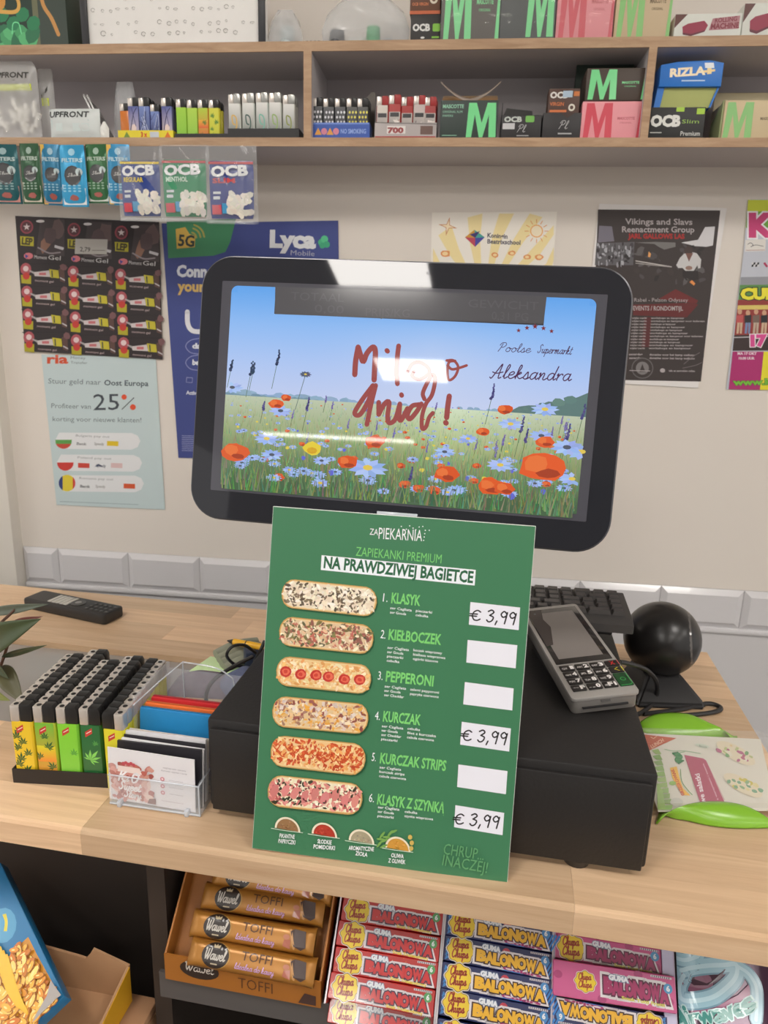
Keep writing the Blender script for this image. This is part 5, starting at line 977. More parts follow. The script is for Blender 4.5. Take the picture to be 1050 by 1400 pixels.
# card terminal lying on the drawer, raised at its far end
TK = .785
def tsc(p): return V((p[0]*TK, p[1]*TK, CAM.z+(p[2]-CAM.z)*TK))
cTL, cTR, cBR, cBL = [tsc(p) for p in ((.0337, .9164, .0520), (.1083, .9378, .0598), (.1651, .7495, .0336), (.0905, .7281, .0259))]
TM = frame((cTL+cTR+cBR+cBL)/4, (cBR-cBL), (cTL-cBL))
te = thing('payment_terminal', 'grey card payment terminal lying on the black cash drawer', 'card terminal', TM)
tw, tl = .0306, .0778
G().prism(rrect(-tw, tw, -tl, tl, .004), -.0035, 0, 'z', .0007).out('front_shell', m_grey, te)
G().prism(rrect(-tw+.001, tw-.001, -tl+.001, tl-.004, .005), -.0175, -.0036, 'z', .002).out('back_shell', mat('grey_shell', (128, 124, 120), .4, .3), te)
G().box(-tw+.010, tw-.010, -tl-.0006, -tl+.004, -.0115, -.0100, .0003).out('card_slot', m_blk, te)
G().box(-.004, .004, -tl-.0004, -tl+.002, -.0060, -.0050).out('slot_icon', mat('engraved_grey', (96, 94, 92), .5), te)
TP = Plane(TM)
zt = lambda x, y: (700+x/5.833, 790+y/5.833)
sq = [TP.loc(zt(*p)) for p in ((135, 262), (485, 230), (800, 645), (365, 695))]
xs = [-tw+.0035, tw-.0035]; ys0 = TP.loc(zt(580, 670))[1]; ys1 = tl-.006
G().box(xs[0], xs[1], ys0, ys1, .0001, .0006, .0002).out('screen_glass', mat('terminal_glass', (40, 37, 36), .08), te)
I = Ink(base=.0007, step=3e-6); I.rect(xs[0]+.005, ys0+.0075, xs[1]-.006, ys1-.008, (128, 122, 118)); I.poly([(xs[0]+.001, ys0+.03), (xs[0]+.001, ys1-.001), (xs[0]+.017, ys1-.001), (xs[0]+.013, ys1-.02), (xs[0]+.016, ys1-.035), (xs[0]+.008, ys0+.032)], (66, 60, 58)); I.ell(xs[0]+.008, ys1-.008, .0012, .0012, (84, 84, 92), 8)
I.text('pax'.replace('p', 'p'), (-tw*.2, tl-.0045), (0, tl-.0045), .0022, (96, 94, 92), .02) if False else None
I.out('dark_picture', ink('terminal_screen', .12, .3), te, fn=top_fn)
m_key = mat('black_key', (34, 31, 31), .3, noise=0)
ky0 = -tl+.0085; kdy = (ys0-.003-ky0)/4; kxs = [-tw+.0045+i*.0143 for i in range(4)]
labels = [('1', 'QZ'), ('2', 'ABC'), ('3', 'DEF'), ('4', 'GHI'), ('5', 'JKL'), ('6', 'MNO'), ('7', 'PQRS'), ('8', 'TUV'), ('9', 'WXYZ'), ('F', '**'), ('0', '.,'), ('F1', '##')]
def key(x, y, w_, h_, lab=None, bigt=None, col=(232, 228, 226), m=m_key, extra=None):
    k = G().prism(rrect(x, x+w_, y, y+h_, .0009, 3), .0002, .0013, 'z', .0003).out('key', m, te)
    I = Ink(base=.00145, step=3e-6)
    if bigt:
        n = len(bigt) if bigt != '1' else .45; I.text(bigt, (x+w_*(.88-.25*n), y+h_*.24), (x+w_*.9, y+h_*.24), h_*.55, col, .05)
        if lab: I.text(lab, (x+w_*.1, y+h_*.28), (x+w_*.5, y+h_*.28), h_*.26, (200, 196, 194), .03)
    if extra: extra(I)
    I.out('key_marking', ink('key_ink', .4), k, fn=top_fn)
for i, (b_g, sm) in enumerate(labels):
    r, c = divmod(i, 3); key(kxs[c], ky0+kdy*(3-r)+.0007, .0128, kdy-.0014, sm, b_g)
x = kxs[3]; wk = .0125
key(x, ky0+kdy*3+.0007, wk, kdy-.0014, extra=lambda I: (I.line([(x+.0045, ky0+kdy*3.25), (x+.008, ky0+kdy*3.75)], .0007, (206, 50, 50), False), I.line([(x+.008, ky0+kdy*3.25), (x+.0045, ky0+kdy*3.75)], .0007, (206, 50, 50), False), I.rect(x+wk-.0008, ky0+kdy*3+.0014, x+wk-.0003, ky0+kdy*4-.0016, (206, 50, 50))))
key(x, ky0+kdy*2+.0007, wk, kdy-.0014, extra=lambda I: (I.line([(x+.0082, ky0+kdy*2.25), (x+.0045, ky0+kdy*2.5), (x+.0082, ky0+kdy*2.75)], .0007, (226, 214, 50), False), I.rect(x+wk-.001, ky0+kdy*2+.0014, x+wk-.0003, ky0+kdy*3-.0016, (226, 214, 50))))
key(x, ky0+.0007, wk, kdy*2-.0014, m=mat('green_key', (22, 66, 34), .3, noise=0), extra=lambda I: (I.line([(x+.006+.0022*cos(a), ky0+kdy+.0022*sin(a)) for a in [2*pi*k/14 for k in range(15)]], .0006, (70, 170, 90), False), I.line([(x+.001, ky0+.0013), (x+wk-.003, ky0+.0013), (x+wk-.0009, ky0+.003), (x+wk-.0009, ky0+kdy*2-.002)], .0005, (70, 190, 100), False)))
G().prism([(-.068, 0), (.07, 0), (.07, .020), (-.02, .006)], -.022, .022, 'x').out('stand_wedge', m_blk2, te, M=TM.inverted() @ frame(V((TM.translation.x, TM.translation.y, .0931)), (cBR-cBL).xy.to_3d(), (cTL-cBL).xy.to_3d()) @ Matrix.Translation((0, -.004, 0)) @ Matrix.Diagonal((1, .86, .8, 1)))
# keyboard behind the terminal
kb = thing('keyboard', 'black keyboard propped up behind the card terminal', 'keyboard', Matrix.Translation((.1475, .737, .1165)) @ Rz(.03) @ Matrix.Diagonal((1, .72, .8, 1)))
m_kb = mat('dark_grey_keyboard', (64, 62, 62), .4); m_kc = mat('keycap', (76, 73, 72), .28)
KW, KD = .34, .098
G().prism([(0, -.0135), (0, -.002), (.004, 0), (.018, .0045), (KD, .0125), (KD, -.006)], -KW, 0, 'x', .0015).out('keyboard_case', m_kb, kb)
kc = {}
def cap(w_):
    if w_ not in kc:
        g = G(); g.b.free(); g.b = bmesh.new(); A = [(0, 0), (w_, 0), (w_, .0135), (0, .0135)]; B = [(.0017, .002), (w_-.0017, .002), (w_-.0017, .0118), (.0017, .0118)]
        va = [g.b.verts.new((*p, 0)) for p in A]; vb = [g.b.verts.new((*p, .0055)) for p in B]; g.b.faces.new(vb)
        for i in range(4): g.b.faces.new((va[i], va[(i+1) % 4], vb[(i+1) % 4], vb[i]))
        kc[w_] = g.mesh('key', m_kc)
    return kc[w_]
slope = math.atan2(.008, .08)
for r in range(5):
    x = -.006; q = random.Random(r+3); y = .019+r*.0152
    while x > -.2:
        w_ = q.choice([.0135, .0135, .0135, .020]) if r else q.choice([.0135, .0135, .024]); x -= w_+.0016
        o = bpy.data.objects.new('key', cap(w_)); C.objects.link(o); o.parent = kb; o.matrix_basis = Matrix.Translation((x, y, .0046+(y-.018)*.1)) @ Matrix.Rotation(slope, 4, 'X')
        if x < -.145 and x > -.150: x -= .006
G().box(-.045, -.02, .01, .05, -.0215, -.0125, .002).box(-.30, -.27, .01, .05, -.0215, -.0125, .002).out('prop_foot', m_blk, kb)
# ball scanner on its stand
sb = thing('barcode_scanner', 'black ball shaped barcode scanner on a wedge stand', 'barcode scanner', Matrix.Translation((.204, .815, 0)) @ Rz(.16))
m_ball = mat('satin_black_ball', (32, 30, 30), .3, noise=.03)
cs = onp(905, 873, V((0, .835, 0)), YY); cl = wm(sb).inverted() @ cs
G().ball(cl, .0445, (1, 1, 1), 40).out('ball_head', m_ball, sb)
rd = (CAM-cs).normalized()
rx = wm(sb).to_3x3().inverted() @ V((.975, -.16, .16)).normalized()
g = G().cyl((0, 0, 0), .0372, .009, 'z', 40, .0315); 
g.out('scan_window', mat('smoked_window', (96, 92, 90), .1), sb, M=Matrix.Translation(cl+rx*.0275) @ rx.to_track_quat('Z', 'Y').to_matrix().to_4x4())
tz = cl.z-.036
A = [(-.042, -.036), (.038, -.036), (.034, .045), (-.036, .045)]
g = G(); va = [g.b.verts.new((x, y, 0)) for x, y in A]; vm_ = [g.b.verts.new((x, y, .006)) for x, y in A]; vb = [g.b.verts.new((cl.x+x*.50, cl.y+y*.70, tz)) for x, y in A]
for L0, L1 in ((va, vm_), (vm_, vb)):
    for i in range(4): g.b.faces.new((L0[i], L0[(i+1) % 4], L1[(i+1) % 4], L1[i]))
g.b.faces.new(vb); g.b.faces.new(va[::-1]); bmesh.ops.bevel(g.b, geom=list(g.b.edges), offset=.003, segments=2, affect='EDGES')
g.out('wedge_stand', m_blk2, sb)
cb = G(); P = [onz(847, 905, .085), onz(858, 907, .080), onz(884, 916, .06), onz(898, 934, .03), onz(895, 958, .006), onz(876, 975, .004), onz(858, 978, .004)]
cb.tube(P, .0026, 8); tag(cb.out('cable', m_blk, None), 'black cable curving from the terminal down to the worktop', 'cable')
cb = G(); P = [onz(880, 976, .003), onz(930, 970, .003), onz(965, 962, .003), onz(982, 965, .003), onz(984, 971, .003), onz(960, 976, .003), onz(900, 980, .003)]
cb.tube(P, .0026, 8); tag(cb.out('cable', m_blk, None), 'flat loop of black cable in front of the ball scanner', 'cable')
# green handled serving tray with a printed sleeve
gt = thing('salad_tray', 'clear salad tray with lime green handles and printed sleeve', 'food tray', Matrix.Translation((.23, .68, 0)))
m_lime = mat('lime_plastic', (128, 182, 50), .25, noise=.02, **{'Subsurface Weight': 0.0})
zr = lambda x, y: (840+x/5, 960+y/5)
def crescent(top, bot, zt_, zb_, lean):
    g = G(); n = 20; a_ = crom([(*onz(*zr(*p), 0).xy, 0) for p in bot], 5); b_ = crom([(*onz(*zr(*p), zt_).xy, 0) for p in top], 5)
    def rs_(L, n):
        d = [0]; 
        for p, q in zip(L, L[1:]): d.append(d[-1]+math.dist(p, q))
        out = []
        for k in range(n+1):
            s = d[-1]*k/n; i = max(j for j in range(len(d)) if d[j] <= s+1e-12); i = min(i, len(L)-2); t = (s-d[i])/(d[i+1]-d[i] or 1); out.append(V(L[i]).lerp(V(L[i+1]), t))
        return out
    A_ = rs_(a_, n); B_ = rs_(b_, n)
    rows_ = []
    for j, (t, up_) in enumerate(((0, 0), (0, .12), (.25, .62), (.6, .93), (.85, 1), (1, .9))):
        rows_.append([A_[i].lerp(B_[i], t)+ZZ*(zb_+(zt_-zb_)*up_*(sin(pi*i/n)**.5 if 0 < i < n else 0)*1) for i in range(n+1)])
    T = wm(gt).inverted(); vv = [[g.b.verts.new(T @ p) for p in r] for r in rows_]
    for j in range(len(vv)-1):
        for i in range(n): g.b.faces.new((vv[j][i], vv[j][i+1], vv[j+1][i+1], vv[j+1][i]))
    o = g.out('handle', m_lime, gt, 60); solid(o, .0016, 0); return o
crescent([(165, 95), (260, 68), (380, 64), (520, 80), (640, 130), (760, 175), (835, 238)], [(190, 210), (300, 236), (420, 246), (560, 252), (700, 254), (780, 248), (838, 242)], .014, .0012, 1)
crescent([(300, 745), (420, 705), (560, 680), (720, 674), (860, 684), (960, 710), (1120, 780)], [(305, 762), (400, 800), (480, 812), (640, 848), (800, 866), (950, 868), (1130, 862)], .014, .0012, 1)
cq = [onz(*zr(*p), .009) for p in ((160, 190), (860, 245), (1180, 700), (300, 740))]
T = wm(gt).inverted()
cpl = Plane(frame(V((.2, .67, .0085)), XX, YY))
g = G(); cc = [cpl.world(zr(*p)) for p in ((120, 205), (1000, 250), (1110, 735), (300, 742))]
g.prism([(T @ p)[:2] for p in cc], .0072, .0080, 'z').out('card_sleeve', mat('sleeve_card', (222, 218, 206), .4), gt, False)
I = Ink(plane=cpl, base=.0001, step=3e-6)
I.poly([zr(120, 212), zr(424, 246), zr(242, 330), zr(200, 330)], (196, 92, 62)); I.text('LUNCH', zr(258, 318), zr(340, 268), 5, (236, 190, 160), .03); I.line([zr(250, 240), zr(268, 250), zr(290, 232)], 1, (236, 190, 160), False)
for k in range(11):
    x, y = 262+k*16*(.2+.08*k), 330+k*38; I.poly([zr(255+k*6, y), zr(300+k*10, y-10), zr(322+k*7, y+26), zr(282+k*4, y+26)], jc((150, 186, 112), 14))
I.poly([zr(290, 560), zr(330, 600), zr(350, 735), zr(296, 735)], (166, 200, 120))
I.poly([zr(478, 362), zr(606, 386), zr(626, 400), zr(760, 700), zr(590, 700)], (178, 72, 104)); I.line([zr(478, 362), zr(606, 386), zr(626, 400), zr(752, 668)], .6, (196, 120, 150), False)
for k in range(4): I.line([zr(400+k*10, 350-2*k), zr(425+k*12, 372), zr(418+k*12, 396), zr(442+k*10, 420-6*k)], 2.2, (44, 132, 74))
I.line([zr(342, 322), zr(400, 334), zr(480, 334), (zr(590, 352))], .8, (150, 190, 150)); I.line([zr(480, 340), zr(440, 350), zr(420, 360)], .8, (90, 160, 100))
I.poly([zr(380, 450), zr(426, 440), zr(446, 520), zr(470, 590), zr(520, 640), zr(474, 636), zr(430, 580), zr(396, 520)], (238, 186, 70)); I.line([zr(452, 460), zr(460, 540), zr(500, 600), zr(532, 634)], 1, (90, 150, 70)); I.ell(*zr(398, 555), 5, 3, (150, 190, 100), 8)
I.text('GRZESKOWIAK', zr(480, 634), zr(404, 456), 4.2, (206, 70, 40), .04)
I.text('nowe salatki', zr(636, 740), zr(580, 488), 6.6, (238, 222, 230), .03); I.text('z warzywami i sosem', zr(712, 668), zr(612, 420), 2.6, (226, 190, 204), .01)
q = random.Random(8)
for cx, cy, cols in ((830, 350, ((170, 60, 120), (226, 196, 140), (80, 150, 80), (176, 190, 120), (176, 60, 110), (230, 226, 210))), (880, 570, ((90, 150, 110), (226, 214, 150), (206, 190, 60), (120, 170, 120), (90, 156, 120), (232, 228, 214)))):
    I.ell(*zr(cx, cy), 30, 10, (228, 216, 190), 18, .5); 
    for k in range(22): a = q.uniform(0, 6.28); r = q.uniform(.3, 1); I.ell(*zr(cx+125*r*cos(a), cy+60*r*cos(a)*.45+46*r*sin(a)), q.uniform(2, 5), q.uniform(1.4, 3), mixc(q.choice(cols), (225, 215, 190), .25), 8, .5, .2)
I.ell(*zr(425, 685), 9, 6, (206, 206, 196), 12); I.ell(*zr(600, 300), 10, 2.6, (206, 216, 200), 10, .2); I.text('bio', zr(580, 306), zr(630, 316), 3, (110, 130, 110), 0)
I.out('print', CARD(), gt)
g = G(); lid = clear('clear_lid', (244, 244, 240), .05, .12)
cc = [onz(*zr(*p), .018) for p in ((190, 175), (1010, 200), (1180, 690), (300, 690))]; bb = [onz(*zr(*p), .0015) for p in ((190, 215), (1060, 240), (1230, 745), (300, 745))]
va = [g.b.verts.new(T @ p) for p in bb]; vb = [g.b.verts.new(T @ p) for p in cc]; g.b.faces.new(vb)
for i in range(4): g.b.faces.new((va[i], va[(i+1) % 4], vb[(i+1) % 4], vb[i]))
g.out('clear_lid', lid, gt, False)
# remote control at the back left
a, b_ = (onz(28, 825, .012)+onz(60, 806, .012))/2, (onz(145, 848, .012)+onz(170, 830, .012))/2
MRm = frame(V(((a+b_).x/2, (a+b_).y/2, 0)), (b_-a).normalized(), ZZ.cross((b_-a).normalized()))
rm = thing('remote_control', 'black remote control lying near the tiled wall', 'remote control', MRm)
RL = (b_-a).length*.98; rwd = .040
G().prism(rrect(-RL/2, RL/2, -rwd/2, rwd/2, .006), .0005, .0165, 'z', .003).out('shell', mat('remote_black', (44, 42, 41), .45), rm)
m_rk = mat('remote_key', (70, 68, 66), .4)
for k in range(5): G().box(-RL*.22+k*.0074, -RL*.22+k*.0074+.0058, -.014, .012, .0160, .0178, .0006).out('pale_key', mat('pale_key', (196, 192, 184), .4), rm)
G().cyl((.012, -.001, .0168), .0105, .0016, 'z', 20).out('ring_key', m_rk, rm); G().cyl((.012, -.001, .0178), .0045, .0012, 'z', 16).out('centre_key', mat('silver_key', (150, 148, 146), .3, .6), rm)
for i in range(5):
    for j in range(3): G().box(.034+i*.0088, .034+i*.0088+.0055, -.013+j*.0092, -.0085+j*.0092, .0162, .0175, .0006).out('key', m_rk, rm)
# ---- rack of leaf lighters
TY = .125; TO = onz(20, 1069, 0); TMx = Matrix.Translation(TO) @ Rz(TY)
tr = thing('lighter_tray', 'black cardboard tray full of leaf print lighters on the worktop', 'tray', TMx @ Matrix.Translation((.056, 0, 0)))
HL = .0775; PX_, PY_ = .0212, .0108
G().box(-.0565, .0545, -.001, .0, 0, .0145).box(-.0565, .0545, PY_*10+.004, PY_*10+.005, 0, .0145).box(-.0565, -.0555, 0, PY_*10+.004, 0, .0145).box(.0535, .0545, 0, PY_*10+.004, 0, .0145).box(-.0555, .0535, 0, PY_*10+.004, 0, .001).out('tray_box', mat('black_card', (38, 34, 33), .5), tr)
LW, LD, LH = .0202, .0102, HL/1.02
cols = [('yellow lighter with scattered green leaves', mb_((236, 200, 48)), leafdeco((238, 200, 44), (44, 90, 48), 9, None, 0, 3), 10),
 ('green to orange lighter with dark leaves', mb_((190, 200, 60)), leafdeco((200, 200, 50), (40, 96, 44), 5, [(236, 140, 50), (120, 190, 60), (224, 216, 40)], 0, 5), 11),
 ('lime green lighter with pale clouds', mb_((130, 206, 60)), leafdeco((136, 212, 60), (84, 160, 60), 2, [(130, 206, 70), (136, 212, 52)], 0, 9), 9),
 ('dark green lighter with a big pale leaf', mb_((44, 110, 56)), leafdeco((40, 108, 56), (132, 214, 96), 0, None, 1, 2), 10)]
ordn = ['front', 'second', 'third', 'fourth', 'fifth', 'sixth', 'seventh', 'eighth', 'ninth', 'tenth', 'eleventh']
cn = ['leftmost', 'second', 'third', 'fourth', 'rightmost']
for c, (lab, body, deco, n) in enumerate(cols):
    M0 = TMx @ Matrix.Translation((.0115+c*PX_, .0065, .0012))
    first = lighter(lab+', front one of the %s column' % cn[c], body, deco, 'leaf print lighters in the counter tray', M0)
    for k in range(1, n): dup(first, TMx @ Matrix.Translation((.0115+c*PX_+random.uniform(-.0004, .0004), .0065+k*PY_, .0012+random.uniform(0, .0008))), lab.split(' with')[0]+', %s from front in %s column' % (ordn[k], cn[c]))
M5 = lambda k: TMx @ Matrix.Translation((.0115+4*PX_+.003, -.0005+k*PY_*1.02+.0012, .0016)) @ Rz(-.1)
first = lighter('yellow and lime lighter, front one of the rightmost column', mb_((226, 216, 50)), leafdeco((228, 218, 48), (96, 186, 80), 0, None, 1, 7), 'leaf print lighters in the counter tray', M5(0), -1)
for k in range(1, 10): dup(first, M5(k), 'yellow and lime lighter, %s from the front in the rightmost column' % ordn[k])
# ---- business card holder
HM = frame(V((*((onz(155, 1099)+onz(271, 1116))/2).xy, 0)), onz(271, 1116)-onz(155, 1099), ZZ.cross(onz(271, 1116)-onz(155, 1099)))
m_acr = clear('acrylic', (232, 238, 244), .04, .16); m_edge = clear('acrylic_edge', (226, 232, 240), .1, .5)
ch = thing('card_holder', 'clear acrylic business card holder in front of the lighter tray', 'card holder', HM)
hw = .0425
G().box(-hw, hw, -.0015, 0, .001, .030).box(-hw, -hw+.0015, 0, .030, .001, .04).box(hw-.0015, hw, 0, .030, .001, .032).box(-hw, hw, 0, .030, .001, .0025).box(-hw, hw, .0285, .030, .001, .046).out('acrylic_box', m_acr, ch)
e = G(); e.tube([(-hw, -.0008, .030), (hw, -.0008, .030)], .0007, 6, False).tube([(-hw, -.0008, .0015), (hw, -.0008, .0015)], .0010, 6, False).tube([(hw-.0008, 0, .030), (hw-.0008, .03, .032)], .0007, 6, False).tube([(hw-.0008, -.0008, .001), (hw-.0008, -.0008, .03)], .0007, 6, False); e.out('bright_edge', m_edge, ch)
G().box(-hw+.008, -hw+.012, -.004, .002, 0, .006, .001).box(hw-.014, hw-.010, -.004, .002, 0, .006, .001).out('foot', m_edge, ch)
m_cardw = mat('white_card_stock', (230, 228, 232), .5)
cards = [(.0015, .0520, -.0435, m_cardw, 'white card with a pink cake picture, front of the holder'), (.0055, .0545, -.038, mat('black_card_stock', (40, 38, 44), .5), 'black business card behind the cake card'), (.0085, .0545, -.037, m_cardw, 'white business card behind the first black card'), (.0125, .0565, -.036, mat('black_card_stock', (40, 38, 44), .5), 'second black business card in the holder'), (.0155, .0585, -.036, m_cardw, 'tallest white business card at the back of the holder'), (.0195, .0580, -.035, mat('ivory_card_stock', (214, 206, 198), .5), 'ivory business card last in the holder')]
for i, (y, h, x0, m, lab) in enumerate(cards):
    M = HM @ Matrix.Translation((0, y, .003)) @ Matrix.Rotation(-.10 if i else -.0, 4, 'X') @ Matrix.Rotation((.02, -.01, .015, 0, -.01, .01)[i], 4, 'Y')
    t = thing('business_card', lab, 'business card', M, 'business cards in the holder')
    n_ = 6 if i in (1, 2, 4) else 2
    G().box(x0, min(x0+.0805, hw-.002), 0, .0004*n_, 0, h).out('card_stack' if n_ > 2 else 'card', m, t)
    if i == 0:
        I = Ink(base=.0002, step=4e-6); W_ = .0775; X = x0
        for k in range(3): I.ell(X+.0205, .0195-.002*k, .0185-.003*k, .0165-.002*k, (236-8*k, 206-22*k, 198-22*k), 20, 0, .05)
        for k in range(170): I.ell(X+max(.004, min(.040, .020+random.gauss(0, .0085))), max(.003, min(.036, .020+random.gauss(0, .009))), random.uniform(.002, .0045), random.uniform(.0016, .0035), jc(random.choice([(222, 172, 162), (204, 134, 126), (190, 106, 92), (214, 160, 150), (170, 88, 80), (210, 150, 138)]), 8), 9, random.uniform(0, 3), .15)
        I.poly([(X+.010, .036), (X+.030, .036), (X+.032, .030), (X+.009, .030)], (240, 220, 214)); I.poly([(X+.008, .030), (X+.033, .030), (X+.034, .0275), (X+.007, .0275)], (206, 140, 130))
        for k in range(5): I.ell(X+.015+k*.0024, .0385+.001*(k % 2), .0018, .0018, (196, 80, 90), 8)
        I.ell(X+.038, .008, .004, .003, (236, 210, 200), 9); I.poly([(X+.036, .002), (X+.044, .002), (X+.044, .008), (X+.038, .007)], (120, 66, 60))
        wt = (250, 246, 248); I.script('K', (X+.009, .021), (X+.016, .021), .0095, wt, .0017); I.script('&', (X+.0165, .021), (X+.0195, .021), .005, wt, .0007); I.script('O', (X+.021, .021), (X+.028, .021), .0095, wt, .0017)
        I.script('Sweet', (X+.009, .0125), (X+.0300, .0125), .0080, wt, .0014); I.script('Story', (X+.014, .0055), (X+.0300, .0050), .0070, wt, .0013)
        for k, z in enumerate((.029, .022, .0155)):
            I.ell(X+.051, z, .0021, .0021, (206, 140, 150), 12); I.ell(X+.051, z, .0009, .0009, (240, 220, 222), 8)
            I.text(('torty na zamowienie', 'slodkie stoly', 'zapraszamy')[k], (X+.057, z-.0005), (X+.070, z-.0005), .0011, (150, 146, 156), 0)
        I.text('najlepsze ciasta', (X+.052, .040), (X+.073, .040), .0014, (150, 146, 156), 0); I.text('domowe wypieki i torty', (X+.050, .037), (X+.074, .037), .0014, (150, 146, 156), 0); I.text('kosweetstory', (X+.050, .007), (X+.070, .007), .0012, (170, 150, 160), 0)
        I.out('print', CARD(), t)
# ---- leaflet stand with coloured wallets between lighters and drawer
LM = Matrix.Translation((-.2780, .5345, 0))
ls = thing('leaflet_stand', 'tall clear acrylic leaflet stand beside the cash drawer', 'acrylic stand', LM)
yb2 = .068
g = G(); g.prism([(0, .001), (yb2, .001), (yb2, .086), (.0, .083), (-.004, .030)], -.042, -.0405, 'x').box(-.0405, .040, yb2, yb2+.0015, .001, .078).box(-.0405, .040, 0, yb2, .001, .0025).prism([(0, .001), (yb2, .001), (yb2, .074), (.03, .055), (0, .030)], .0385, .040, 'x'); g.out('acrylic_panel', m_acr, ls)
e = G(); e.tube([(-.026, yb2, .087), (.006, yb2, .085), (.022, yb2, .078), (.028, yb2, .066), (.029, yb2, .003)], .0008, 6).tube([(-.041, -.002, .076), (-.034, yb2*.5, .082), (-.026, yb2, .087)], .0007, 6, False).tube([(-.026, yb2, .087), (-.026, yb2, .003)], .0007, 6, False).tube([(-.041, 0, .003), (-.041, yb2, .003)], .0006, 6, False); e.out('bright_edge', m_edge, ls)
def wal(y, z0, h, c, lab, x0, x1, th=.006):
    t = thing('card_wallet', lab, 'card wallet', LM @ Matrix.Translation((0, y, z0)) @ Matrix.Rotation(-.12, 4, 'X'), 'coloured wallets in the acrylic stand')
    G().prism([(0, 0), (th, 0), (th, h-.002), (th*.5, h), (0, h-.001)], x0, x1, 'x', .0008).out('sleeve', mat('wallet_%d_%d_%d' % c, c, .35, noise=.05, nscale=120), t)
    G().box(x0+.001, x1-.001, th*.3, th*.6, h-.0008, h+.0006).out('fold_edge', mat('wallet_edge_%d_%d_%d' % c, tuple(v*.8 for v in c), .4), t)
wal(.001, .0462, .025, (44, 140, 200), 'bright blue plastic wallet in front of the orange one', -.0385, .0375, .005)
wal(.0085, .0462, .026, (238, 120, 60), 'orange plastic wallet between blue and red ones', -.0375, .0380, .0065)
wal(.0175, .0462, .027, (204, 48, 54), 'red plastic wallet behind the orange one', -.0360, .0382, .008)
t = thing('clear_wallet', 'pale translucent wallet under the blue one in the acrylic stand', 'card wallet', LM @ Matrix.Translation((0, .004, .003)))
G().box(-.036, .037, 0, .02, 0, .0425, .001).out('sleeve', clear('pale_pink_sleeve', (214, 190, 206), .2, .5), t)
# ---- clutter behind the drawer's left side
nt = thing('sticky_note_pad', 'pale green sticky note pad behind the acrylic stand', 'note pad', Matrix.Translation((*onz(300, 925).xy, 0)) @ Rz(-.2))
G().box(-.035, .042, -.012, .032, .0005, .006, .0004).out('note_block', mat('green_paper', (206, 232, 176), .6), nt); G().box(-.02, .055, -.03, .0, .0062, .0072).out('top_note', mat('green_paper2', (214, 238, 184), .6), nt)
pc = thing('coin_pouch', 'dark mottled pouch lying behind the acrylic stand', 'pouch', Matrix.Translation((*onz(278, 940).xy, 0)) @ Rz(.1))
def pil(w_, d_, h_, s):
    return lambda a, b: (w_*(a-.5), d_*(b-.5), .0005+h_*(max(0, sin(pi*a))**.5)*(max(0, sin(pi*b))**.5)*(1+.12*sin(9*a+s)*sin(7*b+s)))
g = G(); g.grid(pil(.075, .05, .018, 1), 16, 12); g.grid(lambda a, b: (.075*(a-.5), .05*(b-.5), .0004), 4, 4)
mm = mat('mottled_fabric', (110, 98, 110), .7, noise=.5, nscale=140, bump=.4); g.out('pouch_body', mm, pc, 60)
pc = thing('cloth_pouch', 'blue and olive cloth pouch between the pad and the drawer', 'pouch', Matrix.Translation((*onz(330, 940).xy, 0)) @ Rz(-.1))
g = G(); g.grid(pil(.05, .06, .022, 3), 16, 12); g.grid(lambda a, b: (.05*(a-.5), .06*(b-.5), .0004), 4, 4); g.out('pouch_body', mat('blue_fabric', (96, 104, 134), .7, noise=.4, nscale=140, bump=.4), pc, 60)
rl = thing('gauze_roll', 'grey green folded cloth roll pressed against the drawer', 'cloth', Matrix.Translation((*onz(336, 912).xy, 0)) @ Rz(.9))
g = G()
for k in range(4): g.tube([(-.03, .007*k, .008+.0035*k), (0, .007*k+.002, .009+.0035*k), (.03, .007*k, .008+.0035*k)], lambda t: .0075*(.75+.3*sin(pi*t)), 12)
g.out('folds', mat('greygreen_cloth', (150, 152, 134), .8, noise=.15, nscale=60, bump=.4), rl, 60)
# pen lying on the cables
pa, pb = onz(311, 876, .03), onz(372, 887, .036)
pn = thing('ballpoint_pen', 'yellow ballpoint pen with a black tip behind the drawer', 'pen', Matrix.Translation(pa) @ (pb-pa).to_track_quat('X', 'Z').to_matrix().to_4x4())
G().cyl((.0055, 0, 0), .0008, .011, 'x', 16, .0040).out('tip', m_blk, pn); G().cyl((.045, 0, 0), .0042, .068, 'x', 18).out('barrel', mat('yellow_barrel', (236, 178, 36), .3), pn); G().cyl((.031, 0, 0), .0044, .0014, 'x', 18).out('ring', m_blk, pn); G().cyl((.0955, 0, 0), .0036, .035, 'x', 18).out('clip_end', m_blk, pn)
bh_ = thing('plug', 'dark blue plastic plug under the yellow pen', 'plug', Matrix.Translation((*onz(349, 905, .012).xy, 0)) @ Rz(.5))
G().box(-.013, .013, -.009, .012, .0005, .030, .003).out('housing', mat('blue_black_plug', (56, 66, 86), .4), bh_); G().box(-.004, .018, -.0125, -.0095, .006, .012, .001).out('red_contact', mat('red_bit', (206, 60, 60), .4), bh_)
for pts, lab in (([(285, 972, .02), (282, 950, .035), (292, 930, .05), (318, 912, .055), (345, 898, .045)], 'black cable arching from the acrylic stand to the plug'),
                 ([(350, 893, .03), (334, 882, .045), (318, 884, .05), (310, 896, .04), (320, 908, .02), (334, 912, .01)], 'small black cable loop under the pen'),
                 ([(362, 876, .07), (356, 890, .06), (348, 904, .04)], 'black cable running down beside the menu board'), ([(312, 918, .004), (326, 908, .012), (342, 904, .016)], 'short black lead resting on the cloth roll')):
    g = G(); g.tube([onz(*p) for p in pts], .0019 if lab[0:5] != 'black' else .0022, 7); tag(g.out('cable', m_blk, None), lab, 'cable', 'cables behind the drawer')
